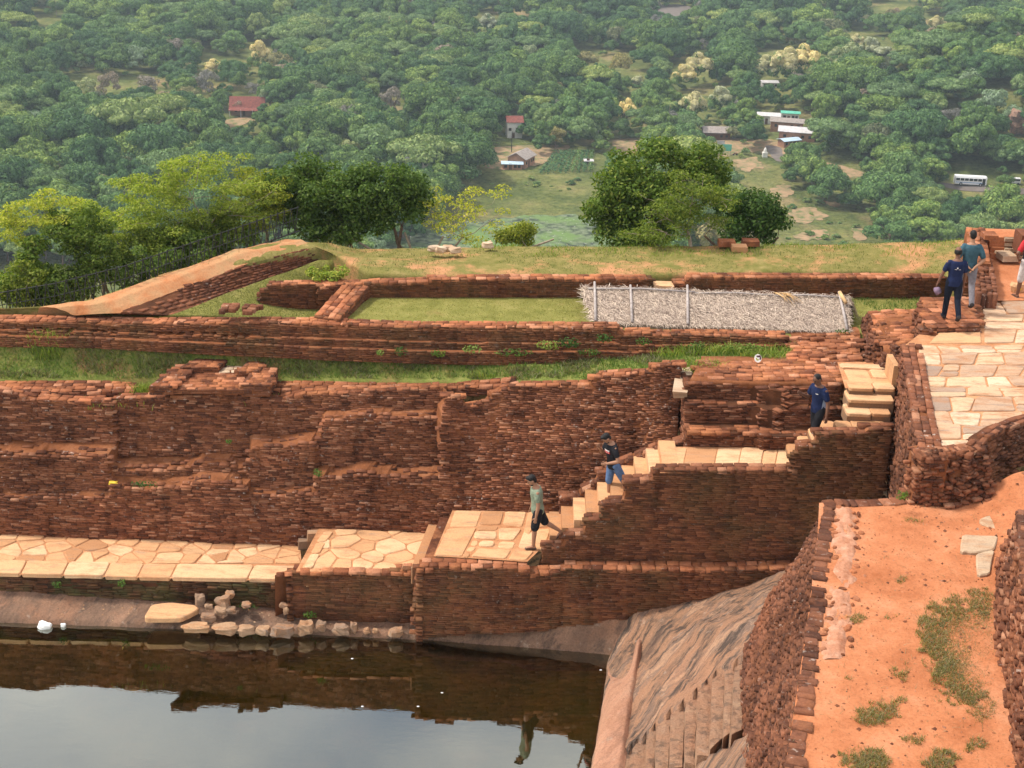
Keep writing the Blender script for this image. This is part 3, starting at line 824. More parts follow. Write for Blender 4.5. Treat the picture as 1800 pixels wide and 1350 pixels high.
soil_rows = [
 [P(1440, 884, Z_SOIL), P(1560, 884, Z_SOIL), P(1660, 876, Z_SOIL), P(1720, 866, -12.3), P(1790, 830, -11.9), P(1900, 815, -11.8)],
 [P(1436, 950, Z_SOIL), P(1560, 950, Z_SOIL), P(1660, 950, Z_SOIL), P(1730, 940, Z_SOIL), P(1800, 900, -12.2), P(1900, 880, -12.1)],
 [P(1418, 1100, Z_SOIL), P(1530, 1100, Z_SOIL), P(1640, 1100, Z_SOIL), P(1750, 1100, Z_SOIL + .03), P(1830, 1080, Z_SOIL), P(1950, 1060, Z_SOIL)],
 [P(1380, 1350, Z_SOIL), P(1500, 1350, Z_SOIL), P(1640, 1350, Z_SOIL), P(1780, 1350, Z_SOIL + .04), P(1880, 1330, Z_SOIL), P(1990, 1300, Z_SOIL)],
 [P(1345, 1560, Z_SOIL), P(1480, 1560, Z_SOIL), P(1640, 1560, Z_SOIL), P(1820, 1560, Z_SOIL), P(1930, 1560, Z_SOIL), P(2050, 1560, Z_SOIL)]]
SOIL, soil_g = sheet('soil_ground', soil_rows, 'soil', 8, 0.03, 1.5)

# ---- big eroded retaining wall, left and middle
def step(v, a, b): 
    t = min(1, max(0, (v - a) / (b - a))); return t * t * (3 - 2 * t)
def big_off(s, z, p):
    x, y = topx(p)
    jx = 14 * nz(s * 0.9, z * 1.3, 5.0); jy = 7 * nz(s * 1.4, 0, 8.0) + 3 * nz(s * 4, 0, 2.0)
    x += jx; yy = y + jy
    def above(edge, w=4): return 1 - step(yy, edge - w, edge + w)
    if x < 190:   o = -0.16 * above(874, 3) - 0.50 * above(805, 3)
    elif x < 430:
        e = 852 + 6 * math.sin(x * 0.03)
        o = -0.36 * above(e, 3) - 0.44 * above(e - 20, 4)
        o += 0.13 * (1 - abs(yy - 818) / 14) if abs(yy - 818) < 14 else 0
    elif x < 555: o = -0.30 * above(870, 3) - 0.45 * above(792, 3)
    elif x < 775: o = -0.42 * above(836, 3) - 0.28 * above(745, 3) - 0.04 * above(718)
    else:
        o = -0.20 * (1 - step(yy, 690, 890)) + 0.10 * math.exp(-((x - 790 - (yy - 700) * -0.25) / 26.0)**2)
    o += 0.05 * nz(s * 0.8, z * 1.1, 3.3) + 0.03 * nz(s * 2.1, z * 2.4, 7.7)
    return o
B, Tt = ctrl([(-150, 932, 30.75, -16.95, 712, .35), (0, 937, 30.6, -16.95, 710, .35), (60, 939, 30.55, -16.95, 722, .35), (150, 943, 30.45, -16.95, 727, .35), (300, 949, 30.3, -16.95, 722, .4), (400, 953, 30.2, -16.95, 716, .4), (480, 956, 30.12, -16.95, 727, .42),
              (525, 957, 30.08, -16.95, 716, .45), (670, 932, 29.95, -16.6, 709, .5), (800, 897, 29.75, -16.4, 700, .75), (812, 897, 29.74, -16.4, 722, .75), (850, 897, 29.7, -16.2, 716, .85), (870, 897, 29.68, -16.1, 690, .95), (900, 897, 29.65, -16.0, 684, .95),
              (1030, 870, 29.5, -15.9, 682, .85), (1040, 870, 29.5, -15.9, 666, .85), (1120, 820, 29.45, -15.2, 662, .7), (1150, 800, 29.42, -14.6, 648, .6), (1190, 780, 29.4, -14.2, 646, .5)])
BIGW = masonry('retaining_wall', 'tall eroded dark brick wall with broken ledges behind the paved landing', B, Tt, 'brick', 0.044, (0.13, 0.27), 0.012, 0.02, big_off, 0.32, 'brick_worn', 0.04, 300, 11, tilt=0.022, core='mortar')

# band of flat brick and rubble on top of it
def wt(x):
    return lerp_tab(x, WT_TAB)
band_f = [at(x, y, wt(x) + 0.02) for x, y in ((-150, 717), (0, 716), (200, 721), (420, 717), (600, 709), (770, 702))]
band_b = [at(x, y, wt(x) + 0.36) for x, y in ((-150, 697), (0, 697), (200, 698), (420, 697), (600, 695), (770, 692))]
rub = thing('rubble_ledge', 'crumbling ledge of flat worn bricks along the top of the tall wall', 'brick ledge', band_f[0])
flat_bricks(rub, band_f, band_b, 'brick_worn', 31, 0.15, (0.14, 0.30), 0.02, 0.16)
sheet('ledge_soil', [[p + Vector((0, 0.10, -0.14)) for p in band_f], [p + Vector((0, 0.12, -0.04)) for p in band_f], [p + Vector((0, 0, -0.05)) for p in band_b], [p + Vector((0, 0.5, 0.0)) for p in band_b]], 'mortar', 6, 0.02, 2.0)
f1 = [at(x, y, wt(x) + 0.36) for x, y in ((-150, 697), (0, 697), (130, 697), (235, 697))]
masonry('kerb_wall', 'low dark brick step with flat red brick top at the far left', [(p.x, p.y, p.z - 0.1) for p in f1], [(p.x, p.y, p.z + 0.13) for p in f1], 'brick_dark', 0.055, (0.18, 0.3), 0.01, 0.02, None, 0.66, 'brick_worn', 0.02, 0, 32)
f2 = [at(x, y, wt(x) + 0.36) for x, y in ((440, 690), (600, 689), (770, 687), (900, 682))]
masonry('brick_edging', 'flat band of worn brick edging between the grass terrace and the tall wall', [(p.x, p.y, p.z - 0.1) for p in f2], [(p.x, p.y, p.z + 0.06) for p in f2], 'brick_dark', 0.055, (0.18, 0.3), 0.01, 0.03, None, 0.58, 'brick_worn', 0.02, 0, 33)

# brick platform with a sunken pale floor on the grass terrace
plat = thing('brick_platform', 'low brick platform with a notched opening on the grassy terrace', 'brick platform', at(400, 690, wt(400) + 0.45))
zp = -13.44
def plate(px_poly, z, mat, h, seed, name='brick_course'):
    poly = [P(x, y, z) for x, y in px_poly]
    f = [poly[0], poly[1]]; b = [poly[3], poly[2]]
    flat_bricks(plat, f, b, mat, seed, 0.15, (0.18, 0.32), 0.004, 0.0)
    vs = [(p.x, p.y, z - 0.012) for p in poly] + [(p.x, p.y, z - h) for p in poly]
    o = link(name, mesh_py(name, vs, [(0, 1, 2, 3), (0, 4, 5, 1), (1, 5, 6, 2), (2, 6, 7, 3), (3, 7, 4, 0)]), 'mortar'); keep(o, plat)
    side = []
    for k in range(4):
        p, q = poly[k], poly[(k + 1) % 4]
        a = (q - p); l = a.length; a.normalize(); nn = Vector((a.y, -a.x, 0))
        cc = sum(poly, Vector()) / 4
        if nn.dot(p - cc) < 0: nn = -nn
        zz = z - 0.03
        while zz > z - h:
            xx = rnd.random() * 0.1
            while xx < l - 0.08:
                L = rnd.uniform(0.18, 0.3); L = min(L, l - xx)
                c = p + a * (xx + L / 2); c.z = zz
                a2 = a if a.cross(Vector((0, 0, 1))).dot(nn) > 0 else -a
                side.append((tuple(c + nn * rnd.gauss(0.01, 0.005)), tuple(a2), (0, 0, 1), tuple(nn), L - 0.01, 0.05, 0.1)); xx += L
            zz -= 0.056
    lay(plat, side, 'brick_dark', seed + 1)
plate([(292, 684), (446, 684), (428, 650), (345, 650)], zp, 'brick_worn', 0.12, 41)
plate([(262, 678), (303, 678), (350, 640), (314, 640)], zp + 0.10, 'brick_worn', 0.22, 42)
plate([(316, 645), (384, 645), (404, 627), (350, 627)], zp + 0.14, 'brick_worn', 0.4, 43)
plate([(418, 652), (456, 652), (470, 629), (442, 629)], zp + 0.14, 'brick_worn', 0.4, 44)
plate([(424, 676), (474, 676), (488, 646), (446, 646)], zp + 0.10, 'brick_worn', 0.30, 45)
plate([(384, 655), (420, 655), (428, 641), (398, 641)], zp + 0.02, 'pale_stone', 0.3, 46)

# ---- upper wall at the back of the terrace, with stepped footings and a row of square holes
def up_ctrl(dy0, dY, zoff_top):
    pass
UPX = [-200, 0, 130, 300, 430, 550, 700, 900, 1085, 1092, 1140, 1145, 1260, 1380]
UPB = [588, 592, 596, 604, 611, 617, 622, 626, 624, 624, 622, 622, 620, 618]
UPT = [566, 564, 566, 569, 568, 568, 575, 576, 576, 588, 586, 590, 590, 592]
UPY = [33.95, 33.65, 33.45, 33.12, 32.87, 32.65, 32.45, 32.28, 32.0, 32.0, 31.95, 31.95, 31.8, 31.6]
bot = []; top = []
for x, yb, yt, Y in zip(UPX, UPB, UPT, UPY):
    q = PY(x, yb, Y); Y = q.y; bot.append((q.x, Y, q.z - 0.12)); top.append((q.x, Y + 0.1, -(Y + 0.1) * TT(x, yt)))
def up_off(s, z, p):
    b, t = UPR.at(s); h = z - b.z - 0.12; tot = max(0.3, t.z - b.z - 0.12)
    f = h / tot
    return (0.10 if f < 0.22 else 0.0) + (0.08 if f < 0.48 + 0.03 * nz(s * 0.7, 0, 1) else 0.0) + 0.03 * nz(s * 0.7, z, 4) + (-0.02 if f > 0.9 else 0)
UPR = Ruled(bot, top)
def up_hole(s, z, b, t):
    p = b.lerp(t, 0.45); x, y = topx((p.x, p.y, z))
    if x > 450 or x < 30: return False
    c = 579 + (x - 40) * 0.028
    return abs(y - c) < 3.2 and ((x - 40) % 19.5) < 9.5 and nz(int((x - 40) / 19.5) * 3.7, 0, 0) > -0.35
UPW = masonry('terrace_wall', 'long straight dark brick wall with a row of square holes behind the grass terrace', bot, top, 'brick_neat', 0.043, (0.15, 0.27), 0.007, 0.012, up_off, 0.42, 'brick_worn', 0.02, 200, 51, hole=up_hole, core='mortar')

# ---- back wall of the rooms, two lengths with a stone threshold between
def bw(name, label, xs, yb, yt, Ys, seed, cap=0.38, mat='brick_neat', single=0, zb=None):
    b, t = [], []
    for x, y, yy, Y in zip(xs, yb, yt, Ys):
        q = P(x, y, zb) if zb else PY(x, y, Y)
        Y = q.y; b.append((q.x, Y, (zb or Z_LAWN) - 0.08)); t.append((q.x, Y, -Y * TT(x, yy)))
    return masonry(name, label, b, t, mat, 0.046, (0.16, 0.28), 0.005, 0.01, None, cap, 'brick_worn', 0.012, single, seed, core='mortar')
bw('room_wall', 'low brick wall with orange top behind the lawn, left of the stone threshold', [560, 640, 660, 750, 752, 900, 1146], [512] * 7, [503, 499, 497, 495, 491, 490, 490], [34.9, 34.85, 34.85, 34.85, 34.85, 34.85, 34.85], 61)
bw('room_wall', 'low brick wall with orange top running behind the thatched roof', [1186, 1204, 1206, 1400, 1550, 1660], [512] * 6, [498, 497, 487, 487, 488, 488], [34.85, 34.85, 34.85, 34.85, 34.8, 34.75], 62)
st = PY(1167, 500, 34.95)
MB().box((st.x, st.y + 0.12, st.z - 0.10), (0.52, 0.4, 0.16)).build('threshold_stone', 'slab'); tag(bpy.data.objects['threshold_stone'], 'pale stone threshold in the gap of the back brick wall', 'stone step')

# ---- walls of the left room
bw('cross_wall', 'short brick wall with a curved end standing in the left room', [452, 458, 466, 478, 560, 610], [546] * 6, [544, 528, 512, 500, 499, 499], [0] * 6, 63, 0.34, zb=-12.86)
t = [P(598, 560, -12.28), P(652, 498, -12.10)]; b = [Vector((p.x, p.y, -12.6)) for p in t]
masonry('dividing_wall', 'thick brown brick wall dividing the lawn from the left room', b, t, 'brick_neat', 0.05, (0.16, 0.28), 0.008, 0.01, None, 0.66, 'brick_worn', 0.02, 0, 64)
b = [P(322, 556, -12.56), P(420, 515, -12.55), P(500, 485, -12.5), P(568, 457, -12.4)]
t = [PY(212, 549, 33.7), PY(330, 504, 35.0), PY(440, 462, 36.4), PY(558, 434, 37.7)]
masonry('sloping_wall', 'dark sloping brick wall beside the orange path along the fence', b, t, 'brick_dark', 0.048, (0.13, 0.26), 0.015, 0.02, None, 0.22, 'brick', 0.05, 200, 65, tilt=0.05)
# orange path on the cliff side of that wall
pth_in = [PY(130, 553, 33.9), PY(212, 548, 33.72), PY(330, 503, 35.02), PY(440, 461, 36.42), PY(558, 433, 37.72)]
pth_out = [PY(70, 547, 34.2), PY(165, 534, 34.1), PY(295, 490, 35.4), PY(412, 447, 36.9), PY(500, 428, 38.2)]
sheet('soil_path', [[p + Vector((0, 0, -0.02)) for p in pth_in], [lerp(a, c, 0.5) + Vector((0, 0, 0.13)) for a, c in zip(pth_in, pth_out)], [p + Vector((0, 0, 0.12)) for p in pth_out], [p + Vector((-0.3, 0.3, -0.5)) for p in pth_out]], 'soil_dry', 10, 0.035, 3.0, curve=0)

# stepped blocks in front of the left room
for k, (x, y, lab) in enumerate(((392, 549, 'small broken brick stub lying on the terrace wall, the left one'), (432, 550, 'small broken brick stub lying on the terrace wall, the right one'))):
    q = PY(x, y + 6, 33.0)
    o = thing('brick_stub', lab, 'brick stub', q)
    flat_bricks(o, [q + Vector((-0.22, 0, 0.12)), q + Vector((0.12, 0, 0.12))], [q + Vector((-0.02, 0.5, 0.14)), q + Vector((0.3, 0.5, 0.14))], 'brick', 70 + k, 0.12, (0.14, 0.24), th=0.1)
# ------------------------------------------------------------------ paved path, landing, stairs
def strip_wall(name, label, pts, seed, **kw):
    B, Tt = ctrl(pts)
    return masonry(name, label, B, Tt, seed=seed, **kw)
# wall under the lower path
strip_wall('path_wall', 'low damp mossy brick wall under the edge of the paved lower path',
    [(-200, 998, 29.05, -17.5, 1003.5, 0), (0, 1006, 28.9, -17.55, 1009, 0), (250, 1012, 28.72, -17.6, 1016, 0), (515, 1020, 28.5, -17.65, 1026, 0)], 71, mat='brick_damp', course=0.052, rough=0.02, miss=0.04, single=160, cap=0.0, tilt=0.03)
# wall under the middle landing and the landing proper, down to the bedrock
strip_wall('basin_wall', 'brown brick wall standing on bedrock at the edge of the pond',
    [(516, 1003, 30.0, -17.2, 1003, 0.0), (514, 1003, 28.25, (1078,), 1005, 0.02), (640, 1005, 28.15, (1094,), 1008, 0.02), (731, 1003, 28.05, (1110,), 1003, 0.0), (732, 985, 27.35, (1112,), -15.79, 0.0),
     (800, 988, 27.3, (1106,), -15.79, 0.0), (925, 990, 27.25, (1102,), -15.80, 0), (930, 1006, 27.27, (1101,), 1009, 0), (985, 1006, 27.35, (1094,), 1007, 0), (990, 1006, 27.38, (1093,), 999, 0), (1090, 1006, 27.3, (1082,), 1000, 0),
     (1180, 1006, 27.25, (1068,), 1001, 0), (1290, 1006, 27.15, (1040,), 1002, 0), (1400, 1003, 27.05, (1000,), 998, 0)],
    72, mat='brick_neat', course=0.048, rough=0.007, miss=0.012, single=300, cap=0.36, cap_mat='brick_worn', tilt=0.015, core='mortar')

def zc(z): return lambda x, y: z
# lower path
path_l = thing('paved_path', 'irregular pale flagstone path with long edge slabs beside the pond', 'paved path', P(250, 970, Z_PATH))
pl = [P(-200, 929, Z_PATH), P(0, 937, Z_PATH), P(250, 947, Z_PATH), P(527, 959, Z_PATH), P(533, 990, Z_PATH), P(250, 990, Z_PATH), P(0, 984, Z_PATH), P(-200, 978, Z_PATH)]
pave(path_l, pl, zc(Z_PATH), 'slab', gap=0.032, seed=5, cell=(0.56, 0.32), jit=0.5)
ed = [-200, -70, 36, 110, 182, 242, 300, 435, 522]
quads = []
for a, c in zip(ed, ed[1:]):
    ya, yc = 984 + (a) * 0.023, 984 + c * 0.023
    fa, fc = 1008 + a * 0.024, 1008 + c * 0.024
    quads.append([P(a + 12, ya, Z_PATH), P(c + 12, yc, Z_PATH), P(c, fc, Z_PATH), P(a, fa, Z_PATH)])
quad_grid(path_l, quads, zc(Z_PATH + 0.015), 'slab', 6, 0.014, 0.10, 'edge_slab')
poly_sheet('path_bed', [P(-200, 928, Z_PATH), P(527, 957, Z_PATH), P(534, 1021, Z_PATH), P(-200, 1003, Z_PATH)], Z_PATH - 0.018, 'joint', None, path_l)
# middle landing
mid = thing('paved_landing', 'sloping flagstone landing one step above the lower path', 'paved landing', P(650, 960, Z_MID))
pm = [P(576, 930, Z_MID), P(756, 934, Z_MID), P(722, 1000, Z_MID), P(530, 998, Z_MID)]
pave(mid, pm, zc(Z_MID), 'slab', gap=0.03, seed=9, cell=(0.62, 0.46), jit=0.35)
poly_sheet('landing_bed', [P(560, 928, Z_MID), P(775, 930, Z_MID), P(730, 1006, Z_MID), P(520, 1003, Z_MID)], Z_MID - 0.018, 'joint', None, mid)
bk = thing('brick_edge', 'flat brick row along the front of the middle landing', 'brick edge', P(620, 1003, Z_MID))
flat_bricks(bk, [P(520, 1005, Z_MID), P(722, 1008, Z_MID)], [P(530, 997, Z_MID), P(728, 999, Z_MID)], 'brick_worn', 74, 0.16)
# edge step between path and middle landing, loose kerb bricks
kb = thing('kerb_stones', 'row of pale kerb stones stepping from the path to the landing', 'kerb', P(545, 960, Z_PATH))
for (x0, y0, x1, y1) in ((570, 934, 556, 952), (556, 953, 546, 972), (546, 973, 534, 997)):
    q = [P(x0, y0, Z_MID + .02), P(x0 + 16, y0, Z_MID + .02), P(x1 + 16, y1, Z_MID + .02), P(x1, y1, Z_MID + .02)]
    o = link('kerb_stone', slab_mesh(ccw([tuple(p)[:2] for p in q]), zc(Z_MID + .02), 0.5, rnd), 'slab'); keep(o, kb)
for i, (x, y, z, lab) in enumerate(((537, 962, Z_PATH, 'dark loose block at the foot of the kerb'), (553, 948, Z_PATH + .25, 'small pale loose block on top of the kerb'))):
    q = P(x, y, z); o = MB().box((q.x, q.y, q.z + 0.1), (0.34, 0.2, 0.2), 0.2, 0.9).build('stone_block', 'boulder'); tag(o, lab, 'stone block')
# two steps up to the landing
steps1 = thing('landing_steps', 'two pale stone steps up to the wide landing', 'steps', P(750, 960, Z_MID))
for k, (xa, xb, xc, xd, z, nm, mt) in enumerate(((756, 778, 745, 722, Z_MID + 0.20, 'stone_step', 'slab'), (774, 797, 765, 742, Z_MID + 0.42, 'brick_step', 'brick_worn'))):
    z0 = z
    q = [P(xa, 914 - k * 8, z0), P(xb, 912 - k * 10, z0), P(xc, 990 - k * 6, z0), P(xd, 1000 - k * 10, z0)]
    o = link(nm, slab_mesh(ccw([tuple(p)[:2] for p in q]), zc(z0), 0.4, rnd), mt); keep(o, steps1)
# landing
land = thing('wide_landing', 'wide landing of large pale flagstones below the long stairs', 'paved landing', P(860, 940, Z_LAND))
q4 = lambda pts: [P(x, y, Z_LAND) for x, y in pts]
big = [q4([(799, 896), (848, 897), (838, 926), (790, 926)]), q4([(787, 928), (838, 927), (812, 978), (763, 976)]), q4([(849, 897), (886, 898), (880, 922), (842, 922)]),
       q4([(888, 898), (926, 899), (918, 926), (883, 922)]), q4([(838, 924), (878, 924), (874, 932), (836, 932)]), q4([(834, 933), (874, 933), (872, 948), (832, 946)]), q4([(876, 928), (918, 929), (902, 950), (876, 948)]),
       q4([(928, 899), (948, 900), (930, 940), (920, 936)]), q4([(950, 900), (984, 902), (968, 925), (940, 928)]), q4([(922, 930), (948, 938), (938, 966), (910, 962)]), q4([(830, 948), (842, 950), (838, 960), (826, 958)]), q4([(844, 950), (870, 951), (868, 961), (840, 960)]), q4([(878, 950), (908, 952), (902, 965), (874, 962)]),
       q4([(824, 960), (838, 961), (832, 970), (818, 968)]), q4([(840, 963), (900, 966), (890, 982), (826, 978)]), q4([(902, 967), (940, 968), (925, 985), (892, 983)]), q4([(940, 930), (968, 928), (956, 966), (942, 966)]), q4([(812, 972), (828, 972), (824, 980), (812, 979)])]
quad_grid(land, big, zc(Z_LAND), 'slab', 12, 0.015, 0.07)
poly_sheet('landing_bed', q4([(795, 896), (1010, 899), (944, 970), (927, 986), (762, 976)]), Z_LAND - 0.018, 'joint', None, land)

# stairs parapet
PX = [(955, 962), (992, 960), (993, 941), (1028, 939), (1029, 914), (1062, 912), (1063, 884), (1103, 882), (1104, 845), (1150, 843), (1151, 826), (1397, 826), (1398, 784), (1437, 783), (1438, 762), (1522, 761), (1523, 753), (1568, 753)]
pts = []
for x, yt in PX:
    Y = 27.78 - (x - 955) * 0.0008
    pts.append((x, yt, Y, -16.2, yt, 0.0))
PAR = strip_wall('stair_parapet', 'tall smooth brick wall with stepped top beside the long stairs', pts, 81, mat='brick_neat', course=0.048, blen=(0.18, 0.32), rough=0.005, miss=0.01, single=300, cap=0.33, cap_mat='brick', tilt=0.012, ragged=0.015, thick=0.36, core='mortar')

# long stairs
stairs = thing('stone_stairs', 'long flight of pale stone steps between brick parapets', 'stairs', P(990, 930, Z_LAND))
NS = 10
xa = PY(966, 925, 28.6).x; xb = PY(1180, 806, 28.6).x
for k in range(NS):
    x0 = xa + (xb - xa) * k / NS; z1 = Z_LAND + (Z_LAND2 - Z_LAND) * (k + 1) / NS
    o = MB().box(((x0 + xb + 0.1) / 2, Yc(1080, 870, 28.66), z1 - 0.12 - 0.0), (xb + 0.1 - x0, 1.12 + 0.004 * k, 0.24)).build('step', 'slab'); keep(o, stairs)
    bm = o.data
# stepped kerb on the far side of the stairs
SX = [(988, 874), (1022, 873), (1023, 862), (1050, 852), (1051, 832), (1070, 830), (1071, 822), (1110, 808), (1150, 790), (1206, 774)]
pts = [(x, yt, 29.22 - (x - 988) * 0.0006, -16.0, yt, 0.0) for x, yt in SX]
strip_wall('stair_kerb', 'rough brown kerb wall climbing between the stairs and the tall wall', pts, 82, mat='brick_dark', course=0.06, rough=0.012, miss=0.03, cap=0.35, cap_mat='brick', core='mortar')
# second landing
land2 = thing('upper_landing', 'narrow landing of pale slabs at the head of the long stairs', 'paved landing', P(1280, 805, Z_LAND2))
e2 = [1176, 1206, 1260, 1302, 1342, 1366, 1402]
quads = [[P(a + 2, 786, Z_LAND2), P(c + 2, 786, Z_LAND2), P(c - 5, 824, Z_LAND2), P(a - 5, 824, Z_LAND2)] for a, c in zip(e2, e2[1:])]
quad_grid(land2, quads, zc(Z_LAND2), 'slab', 14, 0.016, 0.07)
poly_sheet('landing_bed', [P(1160, 784, Z_LAND2), P(1420, 784, Z_LAND2), P(1420, 830, Z_LAND2), P(1160, 830, Z_LAND2)], Z_LAND2 - 0.018, 'joint', None, land2)

# stepped brick mass above the second landing
def mass_off(s, z, p):
    z = z + 0.03 * nz(s * 0.8, 0, 5)
    o = 0.0
    if z > -13.36: o -= 0.42
    if z > -12.90: o -= 0.26
    return o + 0.03 * nz(s * 0.9, z * 1.4, 12) + 0.012 * nz(s * 3, z * 3, 2)
B, Tt = [], []
for x, Y, zt in ((1210, 28.85, -12.52), (1330, 28.8, -12.5), (1345, 28.62, -12.5), (1404, 28.6, -12.48), (1440, 28.6, -12.45), (1487, 28.58, -12.42)):
    q = PY(x, 740, Y); B.append((q.x, q.y, -13.8)); Tt.append((q.x, q.y, zt))
masonry('stepped_mass', 'stepped brick mass with eroded courses above the second landing', B, Tt, 'brick', 0.046, (0.15, 0.30), 0.011, 0.02, mass_off, 0.0, None, 0.03, 200, 83, tilt=0.022, core='core', thick=0.8)
# its brick paved top, sloping up to the grass
mt = thing('brick_floor', 'worn sloping brick floor on top of the stepped mass', 'brick floor', PY(1340, 650, 30.0))
flat_bricks(mt, [PY(1214, 664, 29.7), PY(1350, 668, 29.45), PY(1486, 668, 29.4)], [PY(1232, 632, 30.75), PY(1350, 634, 30.6), PY(1478, 634, 30.5)], 'brick_worn', 84, 0.17, zj=0.012)
sheet('floor_soil', [[PY(1214, 664, 29.7) + Vector((0, .02, -.3)), PY(1350, 668, 29.45) + Vector((0, .02, -.3)), PY(1486, 668, 29.4) + Vector((0, .02, -.3))], [PY(1214, 664, 29.7) + Vector((0, 0, -.04)), PY(1350, 668, 29.45) + Vector((0, 0, -.04)), PY(1486, 668, 29.4) + Vector((0, 0, -.04))], [PY(1232, 630, 30.8) + Vector((0, 0, -.04)), PY(1350, 632, 30.65) + Vector((0, 0, -.04)), PY(1480, 632, 30.55) + Vector((0, 0, -.04))], [PY(1232, 626, 31.3), PY(1350, 626, 31.2), PY(1480, 622, 31.2)]], 'mortar', 6, 0.01, 2)
# ledge bricks of the mass
for (ya, yb_, Ya, Yb, z, sd) in ((760, 747, 28.68, 29.1, -13.34, 85), (708, 701, 29.14, 29.4, -12.88, 86)):
    flat_bricks(mt, [P(1212, ya, z), P(1484, ya + 1, z)], [P(1214, yb_, z), P(1486, yb_ + 1, z)], 'brick_worn', sd, 0.14, miss=0.1)
# pale channel at the end of the tall wall
o = link('concrete_channel', mesh_py('concrete_channel', [PY(1186, 664, 30.0), PY(1196, 645, 30.5), PY(1219, 645, 30.5), PY(1208, 690, 29.4), PY(1182, 688, 29.4), PY(1184, 700, 29.55), PY(1208, 700, 29.55)], [(0, 1, 2, 3, 4), (4, 3, 6, 5)]), 'pale_stone'); tag(o, 'pale concrete channel between the tall wall and the stepped mass', 'channel')

# upper steps
stone_material('riser', [(0.0, (0.20, 0.12, 0.07)), (1.0, (0.30, 0.19, 0.115))], 0.8)
ust = thing('upper_steps', 'three pale stone steps with a slab landing by the tall side wall', 'steps', PY(1520, 720, 28.0))
def block(root, name, x0, x1, y0, y1, z, h, mat, Yx=None):
    Yx = Yx or (y0 + y1) / 2
    y0, y1 = Yc((x0 + x1) / 2, 700, y0), Yc((x0 + x1) / 2, 700, y1)
    xa = PY(x0, 700, Yx).x; xb = PY(x1, 700, Yx).x
    o = link(name, slab_mesh([(xa, y0), (xb, y0), (xb, y1), (xa, y1)], zc(z), min(h, 0.07), rnd, 0.012, 0.002), mat); keep(o, root)
    if h > 0.15: r2 = MB().box(((xa + xb) / 2, (y0 + y1) / 2 + 0.012, z - 0.07 - (h - .07) / 2), (xb - xa - 0.012, y1 - y0, h - 0.07)).build('riser', 'riser'); keep(r2, root)
    return o
block(ust, 'landing_slab', 1474, 1502, 27.75, 28.1, Z_LOW, 0.3, 'slab'); block(ust, 'landing_slab', 1503, 1562, 27.75, 28.1, Z_LOW, 0.3, 'slab')
block(ust, 'step', 1488, 1530, 28.06, 28.6, Z_LOW + 0.17, 0.3, 'slab'); block(ust, 'step', 1531, 1564, 28.06, 28.6, Z_LOW + 0.17, 0.3, 'slab')
block(ust, 'step', 1488, 1566, 28.36, 28.9, Z_LOW + 0.345, 0.3, 'slab')
block(ust, 'step', 1488, 1530, 28.66, 29.0, Z_SLAB + 0.02, 0.3, 'slab'); block(ust, 'step', 1533, 1568, 28.66, 29.0, Z_SLAB + 0.015, 0.3, 'slab')
block(ust, 'landing_slab', 1484, 1524, 29.02, 29.78, Z_SLAB, 0.3, 'slab'); block(ust, 'landing_slab', 1526, 1560, 29.3, 29.78, Z_SLAB, 0.3, 'slab'); block(ust, 'landing_slab', 1526, 1566, 29.02, 29.28, Z_SLAB - .01, 0.3, 'slab')
block(ust, 'landing_slab', 1470, 1566, 29.8, 30.05, Z_SLAB + 0.02, 0.3, 'slab')
poly_sheet('landing_bed', [P(1486, 680, Z_SLAB), P(1566, 680, Z_SLAB), P(1572, 634, Z_SLAB), P(1472, 634, Z_SLAB)], Z_SLAB - 0.03, 'joint', None, ust)
q0 = PY(1567, 655, 29.2)
MB().box((q0.x, q0.y, q0.z + 0.05), (0.12, 0.7, 0.5)).build('upright_slab', 'slab'); tag(bpy.data.objects['upright_slab'], 'narrow upright pale slab against the side wall', 'stone slab')
# hidden steps between the two landings, taken by the man in the polo shirt
mst = thing('turning_steps', 'short steps behind the parapet, under the man in the navy polo', 'steps', PY(1440, 780, 27.9))
for k in range(4):
    z = Z_LAND2 + (Z_LOW - Z_LAND2) * (k + 1) / 5
    block(mst, 'step', 1402 + 18 * k, 1482, 27.8, 28.5, z, 0.2, 'slab', 27.9)
# sloping brick pavement behind the slab landing
fl = thing('brick_ramp', 'sloping worn brick pavement below the end of the thatched roof', 'brick floor', PY(1450, 610, 31.0))
fr_ = [PY(1386, 634, 30.6), PY(1440, 634, 30.5), PY(1512, 632, 30.3)]; bk_ = [PY(1392, 590, 32.0), PY(1440, 586, 32.1), PY(1512, 582, 32.1)]
flat_bricks(fl, fr_, bk_, 'brick_worn', 87, 0.16, zj=0.02, miss=0.06)
sheet('ramp_soil', [[p + Vector((0, -.3, -.15)) for p in fr_], [p + Vector((0, 0, -.05)) for p in fr_], [p + Vector((0, 0, -.05)) for p in bk_], [p + Vector((0, .4, -.05)) for p in bk_]], 'mortar', 6, 0.02, 2)
